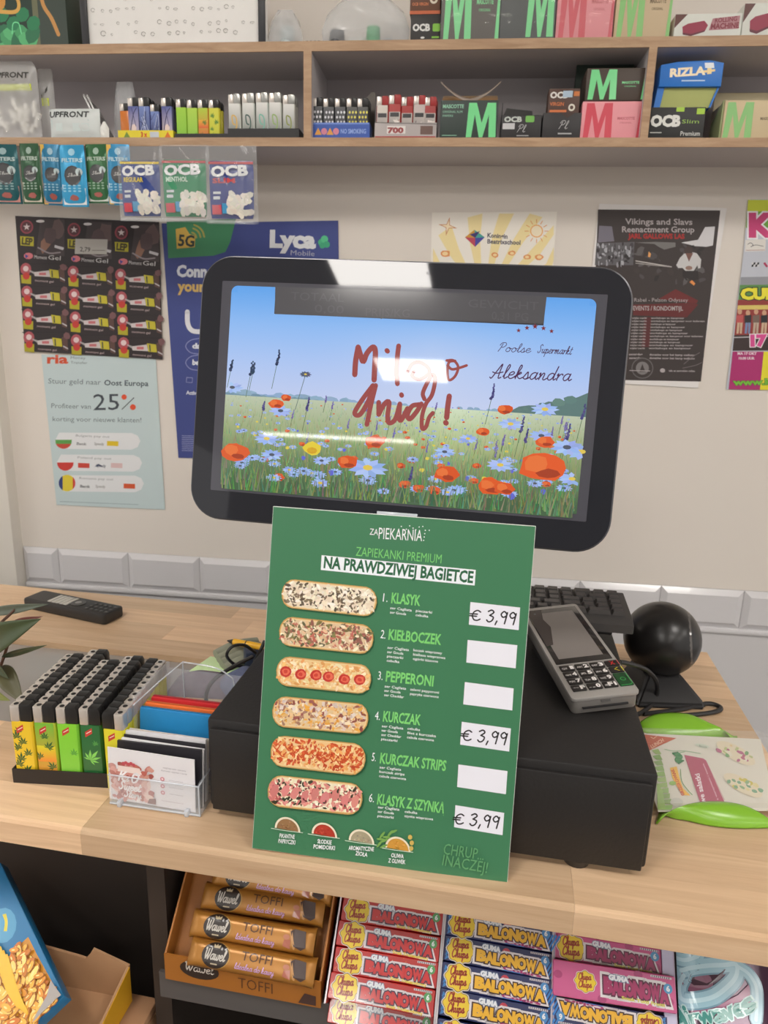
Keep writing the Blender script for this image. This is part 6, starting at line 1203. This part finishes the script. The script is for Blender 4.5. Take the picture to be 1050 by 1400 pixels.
# clear clip at the back of the board
cl_ = thing('acrylic_clip', 'small clear clip on the top edge of the menu board', 'clip', BM)
G().box(-.020, .012, .0036, .0046, .12, bh+.0022, .0004).box(-.020, .012, .0046, .010, bh+.0008, bh+.0018, .0004).out('clip_plate', m_edge, cl_)
# ---- plant leaves reaching in from the left
pt = thing('potted_plant', 'dark green and red leaved plant reaching in at the left edge', 'plant', Matrix.Translation((-.66, .645, -.005)))
T = wm(pt).inverted(); m_leaf = mat('dark_leaf', (62, 74, 46), .4, noise=.45, nscale=35); m_leaf2 = mat('olive_leaf', (86, 84, 58), .4, noise=.3, nscale=30); m_leaf3 = mat('red_leaf_edge', (120, 66, 60), .45)
def leafm(a, b_, w_, zd, m, curl=.3, roll=0, nm='leaf', y=.62):
    A = onp(a[0], a[1], V((0, y, 0)), YY); B = onp(b_[0], b_[1], V((0, y-.03, 0)), YY); d = B-A; side = d.cross(V((0, -1, .25))).normalized(); up_ = side.cross(d).normalized()
    side = (side*cos(roll)+up_*sin(roll)); up_ = side.cross(d).normalized()
    def fn(s, t):
        wv = w_*(sin(pi*min(1, s**.8))**.9)*(1-.15*s); k = 2*t-1
        return T @ (A+d*s+side*(wv*k)+up_*(abs(k)*wv*.35+zd*sin(pi*s)))
    g = G(); g.grid(fn, 14, 6); o = g.out(nm, m, pt, 80); solid(o, .0007); return o
leafm((-22, 885), (56, 846), .0165, .012, m_leaf, y=.60); leafm((-20, 838), (66, 826), .0055, .003, mat('grey_green_leaf', (88, 98, 84), .45, noise=.2), y=.63)
leafm((2, 898), (64, 882), .0034, .002, m_leaf, y=.6); leafm((3, 910), (32, 962), .0105, .004, m_leaf2, roll=.5, y=.60); leafm((-8, 885), (12, 928), .009, .004, m_leaf, roll=-.3, y=.61); leafm((-14, 938), (14, 958), .006, .003, mat('bright_leaf', (110, 120, 56), .4, noise=.2), y=.6)
leafm((18, 850), (58, 843), .0028, .001, m_leaf3, y=.597)
g = G(); PS = [(0, 0, 0)]; 
for a in (((-40, 1000), (-12, 940), (3, 905), (20, 850)), ((-40, 1000), (-20, 900), (-5, 860), (20, 834))):
    g.tube([T @ onp(p[0], p[1], V((0, .61, 0)), YY) for p in a], .0016, 7)
g.out('stem', mat('plant_stem', (86, 58, 46), .6), pt, 60)
pp = T @ onp(-40, 1000, V((0, .61, 0)), YY)
G().lathe([(.038, 0), (.052, .078), (.055, .08), (.055, .088), (.048, .088), (.046, .072)], M=Matrix.Translation((-.10, .0, 0))).out('pot', mat('terracotta', (170, 108, 80), .7), pt); G().cyl((-.10, 0, .070), .047, .004).out('soil', mat('soil', (60, 46, 38), .9, noise=.3), pt)
g = G(); g.tube([(-.10, 0, .07), (-.09, -.01, .12), tuple(pp)], .002, 7).out('stem', mat('plant_stem', (86, 58, 46), .6), pt, 60)
# ---------------------------------------------------------------- candy bay below the worktop
S45 = math.sqrt(.5); RP0 = V((-.08, .50, -.077)); RPn = V((0, -S45, S45)); RPu = V((0, S45, S45))
RF = frame(RP0, XX, RPu); RPL = Plane(RF)       # x along the counter, y up the slope, z out of the bay
rk = thing('candy_rack', 'sloping dark rack holding sweets under the worktop', 'rack', RF)
G().box(-.19, .335, -.066, .09, -.034, -.031).out('sloping_shelf', m_cab, rk)
G().prism([(-.0712, -.0185), (-.0905, -.0378), (-.0880, -.0400), (-.0690, -.0212)], -.19, .335, 'x').out('front_lip', m_cab2, rk)
def slot(name, label, cat, px0, px1, y0, y1, m, wall=.0012, hgt=.022, z0=-.030, group=None, front=True):
    """an open display carton on the slope; px0, px1 in rack x"""
    M = RF @ Matrix.Translation(((px0+px1)/2, y0, z0)); t = thing(name, label, cat, M, group); w_ = px1-px0; L = y1-y0
    G().box(-w_/2, w_/2, 0, L, 0, wall).out('bottom', m, t)
    for s in (-1, 1): G().box(*((-w_/2, -w_/2+wall) if s < 0 else (w_/2-wall, w_/2)), 0, L, wall, hgt).out('side', m, t)
    if front: G().box(-w_/2+wall, w_/2-wall, 0, wall, wall, hgt*.8).out('front', m, t)
    return t, w_, L
rx = lambda px, py: RPL.loc((px, py))
# toffee bar box
m_or = mat('orange_board', (160, 100, 36), .5, noise=.05)
x0, y0 = rx(226, 1310); x1, _ = rx(438, 1345); x0 = -.183; x1 = -.044
x0, x1 = -.182, -.0415; yb_ = -.0565
t, w_, L = slot('toffee_box', 'orange cardboard box of toffee bars at the left of the rack', 'box', x0, x1, yb_, .055, m_or, .0016, .020, -.0190, None, False)
FV = Matrix.Rotation(-pi/4, 4, 'X')            # the front wall hangs plumb from the slope
G().box(-w_/2, w_/2, 0, .0014, -.0265, .0005).out('front', m_or, t, M=Matrix.Translation((0, 0, .0205)) @ FV)
for s in (-1, 1): G().prism([(0, .0200), (.0008, .0012), (-.0165, .0020)], *sorted((s*w_/2, s*(w_/2-.0016))), 'x').out('front_gusset', m_or, t)
I = Ink(base=.0004, step=4e-6)
fnf = lambda x, y, h: Matrix.Translation((0, 0, .0205)) @ (FV @ V((x, -h, y-.0265)))
I.ell(-w_*.27, .0165, .018, .0095, (46, 36, 32), 20); I.script('Wawel', (-w_*.27-.014, .0145), (-w_*.27+.013, .0145), .009, (214, 206, 196), .0009, .1); I.text('TOFFI', (-w_*.02, .006), (w_*.2, .006), .011, (96, 58, 30), -.005); I.poly([(w_*.36, .002), (w_*.47, .002), (w_*.47, .012), (w_*.40, .013)], (70, 46, 40))
I.out('print', CARD(), t, fn=fnf)
zc = lambda x, y: (220+x/4.375, 1180+y/4.375)
def bar_frame(pl, pr_, lift):
    a = V((*rx(*pl), 0)); b_ = V((*rx(*pr_), 0)); return RF @ frame(V(((a.x+b_.x)/2, (a.y+b_.y)/2, lift)), V((b_-a)), ZZ.cross(b_-a)), (b_-a).length
def toffee(label, pl, pr_, lift):
    M, L = bar_frame(pl, pr_, lift); L = .112
    t = thing('toffee_bar', label, 'candy bar', M, 'toffee bars in the orange box'); hw = .0107
    g = G(); n = 24
    def fn(s):
        def q(a, b):
            x = (a-.5)*L; e = min(1, (.5-abs(a-.5))/.06); ff = .35+.65*math.sqrt(max(0, min(1, e))); y = (b-.5)*2*hw*(1.06-.06*e); z = s*(.0075*ff)*(max(0, 1-(2*b-1)**4))**.5
            return (x, y, z+(.0006*sin(60*a)*(1-ff)))
        return q
    g.grid(fn(1), 40, 10); g.grid(fn(-1), 40, 10); bmesh.ops.remove_doubles(g.b, verts=g.b.verts, dist=.0003); g.out('wrapper', mat('toffee_wrapper', (166, 114, 48), .3, .25, noise=.06), t, 60)
    I = Ink(base=.0004, step=4e-6); mp = lambda x, y, h: V((x, y, .0075*(max(0, 1-(y/hw)**4))**.5+h))
    I.disc(-L*.27, 0, .0126, .0098, (204, 160, 80)); I.h += 2e-4; I.disc(-L*.275, 0, .0121, .0096, (48, 38, 34)); I.h += 2e-4
    I.script('Wawel', (-L*.275-.0100, -.0032), (-L*.275+.0090, -.0032), .008, (222, 216, 206), .0010, .1); I.poly([(-L*.275-.0026, .0055), (-L*.275+.0026, .0055), (-L*.275+.003, .0082), (-L*.275+.001, .0070), (-L*.275, .0084), (-L*.275-.001, .0070), (-L*.275-.003, .0082)], (214, 196, 160)); I.rect(-L*.275-.003, -.0068, -L*.275+.003, -.0058, (206, 190, 160))
    I.text('TOFFI', (-L*.07, .0002), (L*.17, .0002), .0066, (92, 56, 30), 0.); I.script('Idealna do kawy'.replace('I', 'l'), (-L*.11, -.0066), (L*.20, -.0066), .0044, (226, 180, 230), .0005, .1)
    I.poly([(L*.31, .0055), (L*.34, .0076), (L*.43, .0068), (L*.445, -.005), (L*.41, -.0074), (L*.35, -.0052)], (74, 54, 50)); I.line([(L*.31, .0065), (L*.335, -.001), (L*.355, -.0065)], .002, (214, 160, 100), False); I.poly([(L*.27, -.0015), (L*.32, -.0005), (L*.325, -.0075), (L*.265, -.006)], (186, 96, 70)); I.ell(L*.285, .001, .003, .002, (206, 130, 100), 8)
    I.out('print', GLOSS(), t, fn=mp, dim=.72); return t  # dim darkens the ink: shade below the worktop is put into the colour
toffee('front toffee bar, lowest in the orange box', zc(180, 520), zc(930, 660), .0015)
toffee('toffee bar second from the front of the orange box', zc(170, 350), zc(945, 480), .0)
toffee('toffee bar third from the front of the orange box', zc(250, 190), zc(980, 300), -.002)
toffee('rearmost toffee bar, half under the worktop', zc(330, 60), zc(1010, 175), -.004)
# balloon gum bars
FLOWER = [(cos(2*pi*k/48)*(1+.07*cos(8*2*pi*k/48)), sin(2*pi*k/48)*(1+.07*cos(8*2*pi*k/48))) for k in range(48)]
def gum(label, group, a, b_, lift, bg, letters, edge, sub, subc, six, logo=1., shift=0., deco=None, flip=False, L=.0885, hw=.0094, reset=None):
    if reset: M = reset
    else: M, _ = bar_frame(a, b_, lift)
    if flip: M = M @ Rz(pi)
    t = thing('gum_bar', label, 'gum', M, group)
    G().box(-L/2, L/2, -hw, hw, -.0085, 0, .0014).out('wrapper', mat('gum_wrap_%d_%d_%d' % bg, bg, .3, noise=.05, nscale=60), t)
    I = Ink(base=.0002, step=4e-6); I.rect(-L/2+.0008, -hw+.0008, L/2-.0008, hw-.0008, bg)
    if deco: deco(I, L, hw)
    k = logo; cx = -L*.34+shift
    for r, c in ((.0105, (226, 214, 196)), (.0098, (92, 60, 30)), (.0094, (240, 206, 40))): I.poly([(cx+x*r*1.12*k, y*r*.98*k) for x, y in FLOWER], c)
    rc_ = (176, 60, 34); I.script('Chupa', (cx-.0072*k, .0012*k), (cx+.0062*k, .0022*k), .0062*k, rc_, .0010*k, .15); I.script('Chups', (cx-.0072*k, -.0058*k), (cx+.0066*k, -.0048*k), .0062*k, rc_, .0010*k, .15)
    ls, le = -L*.185+shift, L*.435; W_ = le-ls; s_ = 'BALONOWA' if False else 'BALONOWA'; zz = [.15, -.35, -.6, -.2, -.1, -.5, -.75, -1.3]
    wd = [1.1, .98, .8, 1.05, 1.15, 1.1, 1.25, 1.1]; tot = sum(wd)
    for pas in (0, 1, 2):
        X = ls
        for ch, z, q_ in zip(s_, zz, wd):
            w1 = W_*q_/tot; zb = -.0048+z*.0009
            I.text(ch, (X+w1*.06, zb), (X+w1*.94, zb), .0072*hw/.0094, ((228, 222, 226), edge, letters)[pas], (.30, .17, .075)[pas]); X += w1; I.h -= I.step
        I.h += I.step*2
    for bo, c in ((.16, (120, 140, 170)), (.07, (236, 240, 246))): I.text('GUMA', (ls+.004, .0040), (ls+.0185, .0036), .0034, c, bo)
    I.text(sub, (L*.06, -.0080), (L*.40, -.0088), .0020, subc, .05)
    I.ell(L*.435, .0035, .0034, .0034, six, 16); I.text('6', (L*.423, .0018), (L*.448, .0018), .0036, (232, 240, 240), .04)
    I.rect(L*.30, hw-.0026, L*.47, hw-.0012, (214, 206, 214))
    for k_ in range(9): I.rect(L*.31+k_*.0016, hw-.0025, L*.31+k_*.0016+.0006, hw-.0013, (70, 60, 66))
    I.out('print', GLOSS(), t, fn=top_fn, dim=.72); return t  # dim again puts the candy bay's shade into the print colours
def reds(I, L, hw):
    for k in range(34): I.ell(random.uniform(-L*.48, L*.48), random.uniform(-hw, hw)*.9, .0005, .0004, (222, 130, 60), 5)
def blues(I, L, hw):
    for k in range(5): I.poly([(-L*.48, -hw*.9+k*.003), (-L*.44, -hw*.7+k*.003), (-L*.47, -hw*.5+k*.003)], (40, 120, 190))
    for k in range(7): x = L*(.30+.03*k); I.poly([(x, -hw*.9), (x+.001, -hw*.9), (x+.008, hw*.3), (x+.0066, hw*.4)], (46, 130, 210))
    I.line([(-L*.25, -hw*.5), (-L*.22, hw*.3)], .001, (170, 60, 120), False); I.ell(L*.08, hw*.45, .0034, .0032, (190, 50, 70), 10); I.ell(L*.12, hw*.1, .003, .003, (60, 120, 200), 10); I.poly([(L*.02, -hw*.9), (L*.24, -hw*.95), (L*.22, -hw*.55), (L*.04, -hw*.5)], (40, 140, 220))
def pinks(I, L, hw):
    for x, y in ((-.46, .2), (.44, -.4), (.2, .8), (-.1, -.8)): I.ell(L*x, hw*y, .0035, .0028, (176, 62, 120), 12)
def sedge(t, w_, L_):
    for a, b_ in ((-w_/2-.0002, -w_/2+.0012), (w_/2-.0012, w_/2+.0002)): G().box(a, b_, 0, L_, .0291, .030).out('silver_edge', mat('silver_edge', (170, 164, 168), .3, .5), t)
gumbox = lambda lab, a, b_, m: slot('gum_box', lab, 'box', a, b_, -.070 if a < 0 else -.070, .07, m, .0009, .029, -.0305, None, False)
rs0, rs1 = rx(437, 1360)[0], rx(600, 1388)[0]
m_rd = mat('red_box_card', (176, 40, 36), .4); m_bb = mat('navy_box_card', (30, 40, 84), .4); m_pk = mat('lilac_box_card', (176, 164, 186), .4)
RX0, RX1, BX1, PX1 = -.0365, .0555, .1475, .2435
t, w_, L_ = gumbox('red display box of strawberry gum bars', RX0, RX1, m_rd); sedge(t, w_, L_)
t, w_, L_ = gumbox('navy display box of mixed colour gum bars', RX1+.0006, BX1, m_bb); sedge(t, w_, L_)
t, w_, L_ = gumbox('lilac display box of fruit gum bars', BX1+.0006, PX1, m_pk); G().box(w_/2-.0095, w_/2-.0009, 0.001, L_, .027, .0288).out('inner_fold', mat('lilac_fold', (178, 176, 200), .45), t)
REDL = (200, 30, 36); zg = lambda x, y: (430+x/5.526, 1210+y/5.526)
on_ = ['front', 'second', 'third', 'fourth', 'fifth', 'rearmost']
def barM(xc, yc, lift, rot=0., slide=0): return RF @ Matrix.Translation((xc+slide, yc, lift)) @ Rz(rot)
py_rows = [rx(*p)[1] for p in ((530, 1360), (530, 1324), (530, 1292), (530, 1259))]
for k, (yy_, sl) in enumerate(zip((-.0565, -.0375, -.0185, .0005, .0195, .0385), (0, .0006, .0002, .0008, 0, 0))):
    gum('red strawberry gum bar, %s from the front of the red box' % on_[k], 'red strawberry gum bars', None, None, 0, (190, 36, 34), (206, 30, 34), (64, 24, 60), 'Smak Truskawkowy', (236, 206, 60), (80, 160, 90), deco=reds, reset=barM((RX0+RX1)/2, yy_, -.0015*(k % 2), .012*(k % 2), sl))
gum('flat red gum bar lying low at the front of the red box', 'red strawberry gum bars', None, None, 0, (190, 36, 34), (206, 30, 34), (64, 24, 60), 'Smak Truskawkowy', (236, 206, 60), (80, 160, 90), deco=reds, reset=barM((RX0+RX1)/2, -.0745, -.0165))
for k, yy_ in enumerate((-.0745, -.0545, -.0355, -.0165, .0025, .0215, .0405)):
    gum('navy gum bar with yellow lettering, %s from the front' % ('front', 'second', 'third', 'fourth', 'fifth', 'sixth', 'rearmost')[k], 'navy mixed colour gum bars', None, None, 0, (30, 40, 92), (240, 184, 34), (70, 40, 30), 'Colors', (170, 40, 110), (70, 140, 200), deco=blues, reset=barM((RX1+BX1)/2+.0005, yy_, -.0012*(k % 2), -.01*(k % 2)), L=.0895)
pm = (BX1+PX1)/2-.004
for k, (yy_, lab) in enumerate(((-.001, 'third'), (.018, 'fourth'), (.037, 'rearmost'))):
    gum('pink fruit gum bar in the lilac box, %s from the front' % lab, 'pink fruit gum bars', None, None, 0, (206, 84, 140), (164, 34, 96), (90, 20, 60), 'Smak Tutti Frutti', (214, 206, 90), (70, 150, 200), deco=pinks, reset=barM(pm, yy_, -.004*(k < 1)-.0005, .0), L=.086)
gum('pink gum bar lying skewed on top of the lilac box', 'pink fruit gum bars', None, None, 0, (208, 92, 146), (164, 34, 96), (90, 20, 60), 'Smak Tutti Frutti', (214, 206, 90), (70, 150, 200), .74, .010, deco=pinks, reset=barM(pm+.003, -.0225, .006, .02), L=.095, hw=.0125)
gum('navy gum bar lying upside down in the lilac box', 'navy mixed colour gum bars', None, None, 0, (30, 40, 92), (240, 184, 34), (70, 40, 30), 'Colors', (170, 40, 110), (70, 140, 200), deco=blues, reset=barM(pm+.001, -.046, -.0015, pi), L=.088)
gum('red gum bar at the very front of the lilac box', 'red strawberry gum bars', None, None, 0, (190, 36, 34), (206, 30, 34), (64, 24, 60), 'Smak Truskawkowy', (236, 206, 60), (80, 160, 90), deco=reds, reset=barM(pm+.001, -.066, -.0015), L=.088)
# menthol gum bag at the right end
AX0 = PX1+.002; bagM = RF @ Matrix.Translation((AX0+.044, -.085, -.012)) @ Matrix.Rotation(.04, 4, 'X')
t = thing('gum_bag', 'dark purple bag of menthol gum with pale blue swirls', 'bag', bagM)
gg, ff, wid = film('', '', 0, 0, 0, [(0, .086), (.135, .086), (.15, .084)], .006, None, wav=.02, seed=77)
gg.out('foil_bag', mat('purple_foil', (70, 40, 62), .15, .2, noise=.1), t, 60, M=Matrix.Rotation(-pi/2, 4, 'X'))
RB = Matrix.Rotation(-pi/2, 4, 'X')
mpb = lambda x, y, h: (lambda P: RB @ V((P[0], P[1]-h, P[2])))(ff(min(1, max(0, x/.086+.5)), min(1, max(0, y/.15))))
I = Ink(base=.0012, step=1.2e-5); za = lambda x, y: (900+x/7, 1280+y/7)
BP = Plane(bagM @ Matrix.Translation((0, 0, .006)))
def zl(x, y): q_ = BP.loc(za(x, y)); return (q_[0], q_[1])
sw = (140, 180, 196)
def sweep(pts, w0, c):
    I.line([zl(*p) for p in pts], w0, c)
I.poly([zl(340, 700), zl(560, 650), zl(760, 560), zl(900, 420), zl(900, 640), zl(640, 760), zl(340, 800)], (150, 80, 118)); I.ell(*zl(370, 430), .012, .009, (120, 70, 96), 12)
for c, w0 in (((96, 136, 156), .0125), (sw, .0100), ((172, 204, 214), .003)):
    sweep([(230, 330), (330, 300), (480, 280), (620, 275), (740, 270), (740, 380), (660, 480), (520, 580), (330, 620), (230, 600), (210, 480), (250, 380)], w0, c)
    sweep([(760, 290), (860, 360), (930, 480), (940, 640), (930, 800)], w0*.8, c); sweep([(150, 200), (260, 230), (380, 190)], w0*.9, c)
I.poly([zl(380, 320), zl(640, 315), zl(590, 400), zl(470, 470), zl(340, 470), zl(290, 430), zl(310, 370)], (66, 38, 56))
for s_, a, b_, h in (('Ai', (190, 900), (330, 852), .017), ('rw', (330, 858), (540, 812), .013), ('a', (548, 822), (650, 798), .014), ('v', (655, 812), (740, 770), .014), ('e', (755, 784), (840, 730), .014), ('s', (850, 740), (935, 670), .014)):
    I.text(s_, zl(*a), zl(*b_), h*.8, (46, 130, 122), .04, out=((176, 206, 206), .05))
I.out('print', GLOSS(), t, fn=lambda x, y, h: V((x, y, .0095+h)) if False else mpb(x, y, h))
G().box(-.043, .043, .140, .146, .0035, .0045).out('crimped_seal', clear('seal_film', (220, 226, 236), .08, .6), t)
# ---------------------------------------------------------------- crate, open carton and snack box at the lower left
LZ0 = -.352
cr_ = thing('wooden_crate', 'light brown wooden crate standing left of the candy rack', 'crate', Matrix.Translation((-.42, .37, 0)))
m_crate = mat('crate_board', (176, 134, 100), .6, noise=.1, nscale=20)
ctop = onp(218, 1362, V((0, .505, 0)), YY)       # its right back corner
zc_t = ctop.z
G().box(-.22, ctop.x+.42, -.14, .135, zc_t-.012, zc_t, .005).out('top_board', m_crate, cr_)
G().box(-.22, ctop.x+.41, -.138, -.126, FLOOR, zc_t-.0122).out('front_board', m_crate, cr_); G().box(ctop.x+.408, ctop.x+.4195, -.1258, .13, FLOOR, zc_t-.0122).out('side_board', m_crate, cr_); G().box(-.22, -.208, -.1258, .13, FLOOR, zc_t-.0122).out('side_board', m_crate, cr_)
# open carton on the crate
kz = zc_t+.0004
pb0, pb1 = onp(48, 1292, V((0, .495, 0)), YY), onp(176, 1322, V((0, .495, 0)), YY)
cb_ = thing('open_carton', 'open brown carton with a yellow outer side on the crate', 'carton', Matrix.Translation((pb0.x, .495, kz)))
m_kr = mat('kraft_board', (176, 136, 100), .7, noise=.06, nscale=60, bump=.15); m_yl = mat('yellow_print_board', (214, 160, 30), .5)
Wc = pb1.x-pb0.x; Hc = pb1.z-kz; H0 = pb0.z-kz
def zbk(px, py): p = onp(px, py, V((0, .495, 0)), YY); return (p.x-pb0.x, max(0, p.z-kz))
pts = [(0, 0), zbk(170, 1395)] if False else None
G().prism([(-.004, 0), (Wc-.002, 0), zbk(176, 1321), zbk(127, 1298), zbk(122, 1306), zbk(117, 1311), zbk(108, 1308), zbk(48, 1291), (-.004, zbk(48, 1291)[1])], 0, .0025, 'y').out('back_wall', m_kr, cb_)
G().box(-.004, Wc-.002, -.10, -.0002, 0, .0022).out('bottom', m_kr, cb_)
G().prism([(0, 0), (-.10, 0), (-.10, Hc*.42), (-.06, Hc*.60), (-.03, Hc*.80), (0, Hc)], Wc-.002, Wc+.0002, 'x').out('side_wall', m_kr, cb_)
G().prism([(0, .0), (-.10, .0), (-.10, Hc*.42), (-.06, Hc*.60), (-.03, Hc*.80), (0, Hc)], Wc+.0004, Wc+.0010, 'x').out('yellow_side', m_yl, cb_)
# snack box leaning at the far left
A = onp(2, 1182, V((0, .530, 0)), YY); B = onp(88, 1362, V((0, .440, 0)), YY)
upv = (A-B).normalized(); best = None
for k in range(-300, 300):                      # the bottom edge runs square to the side edge
    Cc = onp(46, 1402, V((0, B.y+k*.0005, 0)), YY)
    e_ = abs((Cc-B).normalized().dot(upv))
    if best is None or e_ < best[0]: best = (e_, Cc)
rt = (B-best[1]).normalized()
SM = frame(B, rt, upv); HH = (A-B).length*1.02; zs = 1 if (SM.to_3x3() @ V((0, 0, 1))).dot(CAM-B) > 0 else -1
sn = thing('snack_box', 'blue snack box with a macaroni picture leaning at the lower left', 'snack box', SM)
G().box(-.10, 0, 0, HH, min(0, -zs*.014), max(0, -zs*.014), .0008).out('carton', mat('snack_blue', (36, 120, 170), .35, noise=.1, nscale=10), sn)
SPl = Plane(SM); I = Ink(base=.0003, step=5e-6)
zz_ = lambda x, y: SPl.loc((x/4.773, 1170+y/4.773))
edge = [SPl.loc((88, 1361))]
I.rect(-.0995, .0005, -.0004, HH-.001, (36, 120, 172)); I.poly([(-.0995, HH*.72), (-.06, HH*.80), (-.02, HH*.99), (-.0995, HH*.99)], (64, 72, 150)); I.ell(-.02, HH*.62, .012, .018, (84, 160, 200), 14)
for k in range(3): a = [zz_(22+k*8, 385-k*2), zz_(36+k*6, 430), zz_(30+k*7, 490)]; I.line(a, .0011, (222, 206, 60))
E_ = lambda x, y: (lambda p: (max(-.0993, min(-.0006, p[0])), max(.0008, min(HH-.001, p[1]))))(zz_(x, y))
I.poly([E_(186, 530), E_(130, 580), E_(115, 620), E_(80, 690), E_(30, 760), E_(-20, 820), E_(-60, 1150), E_(260, 1150), E_(345, 830), E_(240, 640)], (206, 140, 44))
q = random.Random(6)
for k in range(330):
    fy = q.uniform(560, 1120); fx = q.uniform(-80, 130+(fy-560)*.62)
    if fy < 760 and fx < 110-(fy-600)*.7: continue
    x, y = E_(fx, fy)
    if x > -.001 or y < .002: continue
    c = jc(q.choice([(238, 176, 64), (226, 150, 50), (244, 196, 90), (206, 120, 40), (250, 214, 120)]), 8); r = q.uniform(.0035, .0055); a = q.uniform(0, 3)
    if x+r*1.3 > -.0004: r = max(.001, (-x-.0004)/1.4)
    I.ell(x+.0006, y-.0008, r*1.3, r*.62, (170, 100, 30), 9, a); I.ell(x, y, r*1.25, r*.55, c, 9, a); I.ell(x-.0006, y+.0006, r*.5, r*.16, (252, 226, 150), 7, a)
for k in range(5): I.line([E_(-30+k*22, 560+k*24), E_(10+k*22, 700+k*24), E_(60+k*22, 860+k*20), E_(130+k*16, 980+k*14)], .0034-.0003*k, (240, 190, 50))
I.poly([E_(345, 820), E_(415, 915), E_(380, 940), E_(230, 1100), E_(250, 1040), E_(320, 920)], (170, 164, 160)); 
I.out('print', GLOSS(), sn, fn=lambda x, y, h: V((x, y, zs*h)))
G().prism([(-.075, 0), (-.075, .04*1), (-.02, .012), (0, 0)], -.012, -.0004, 'x').b.free() if False else None
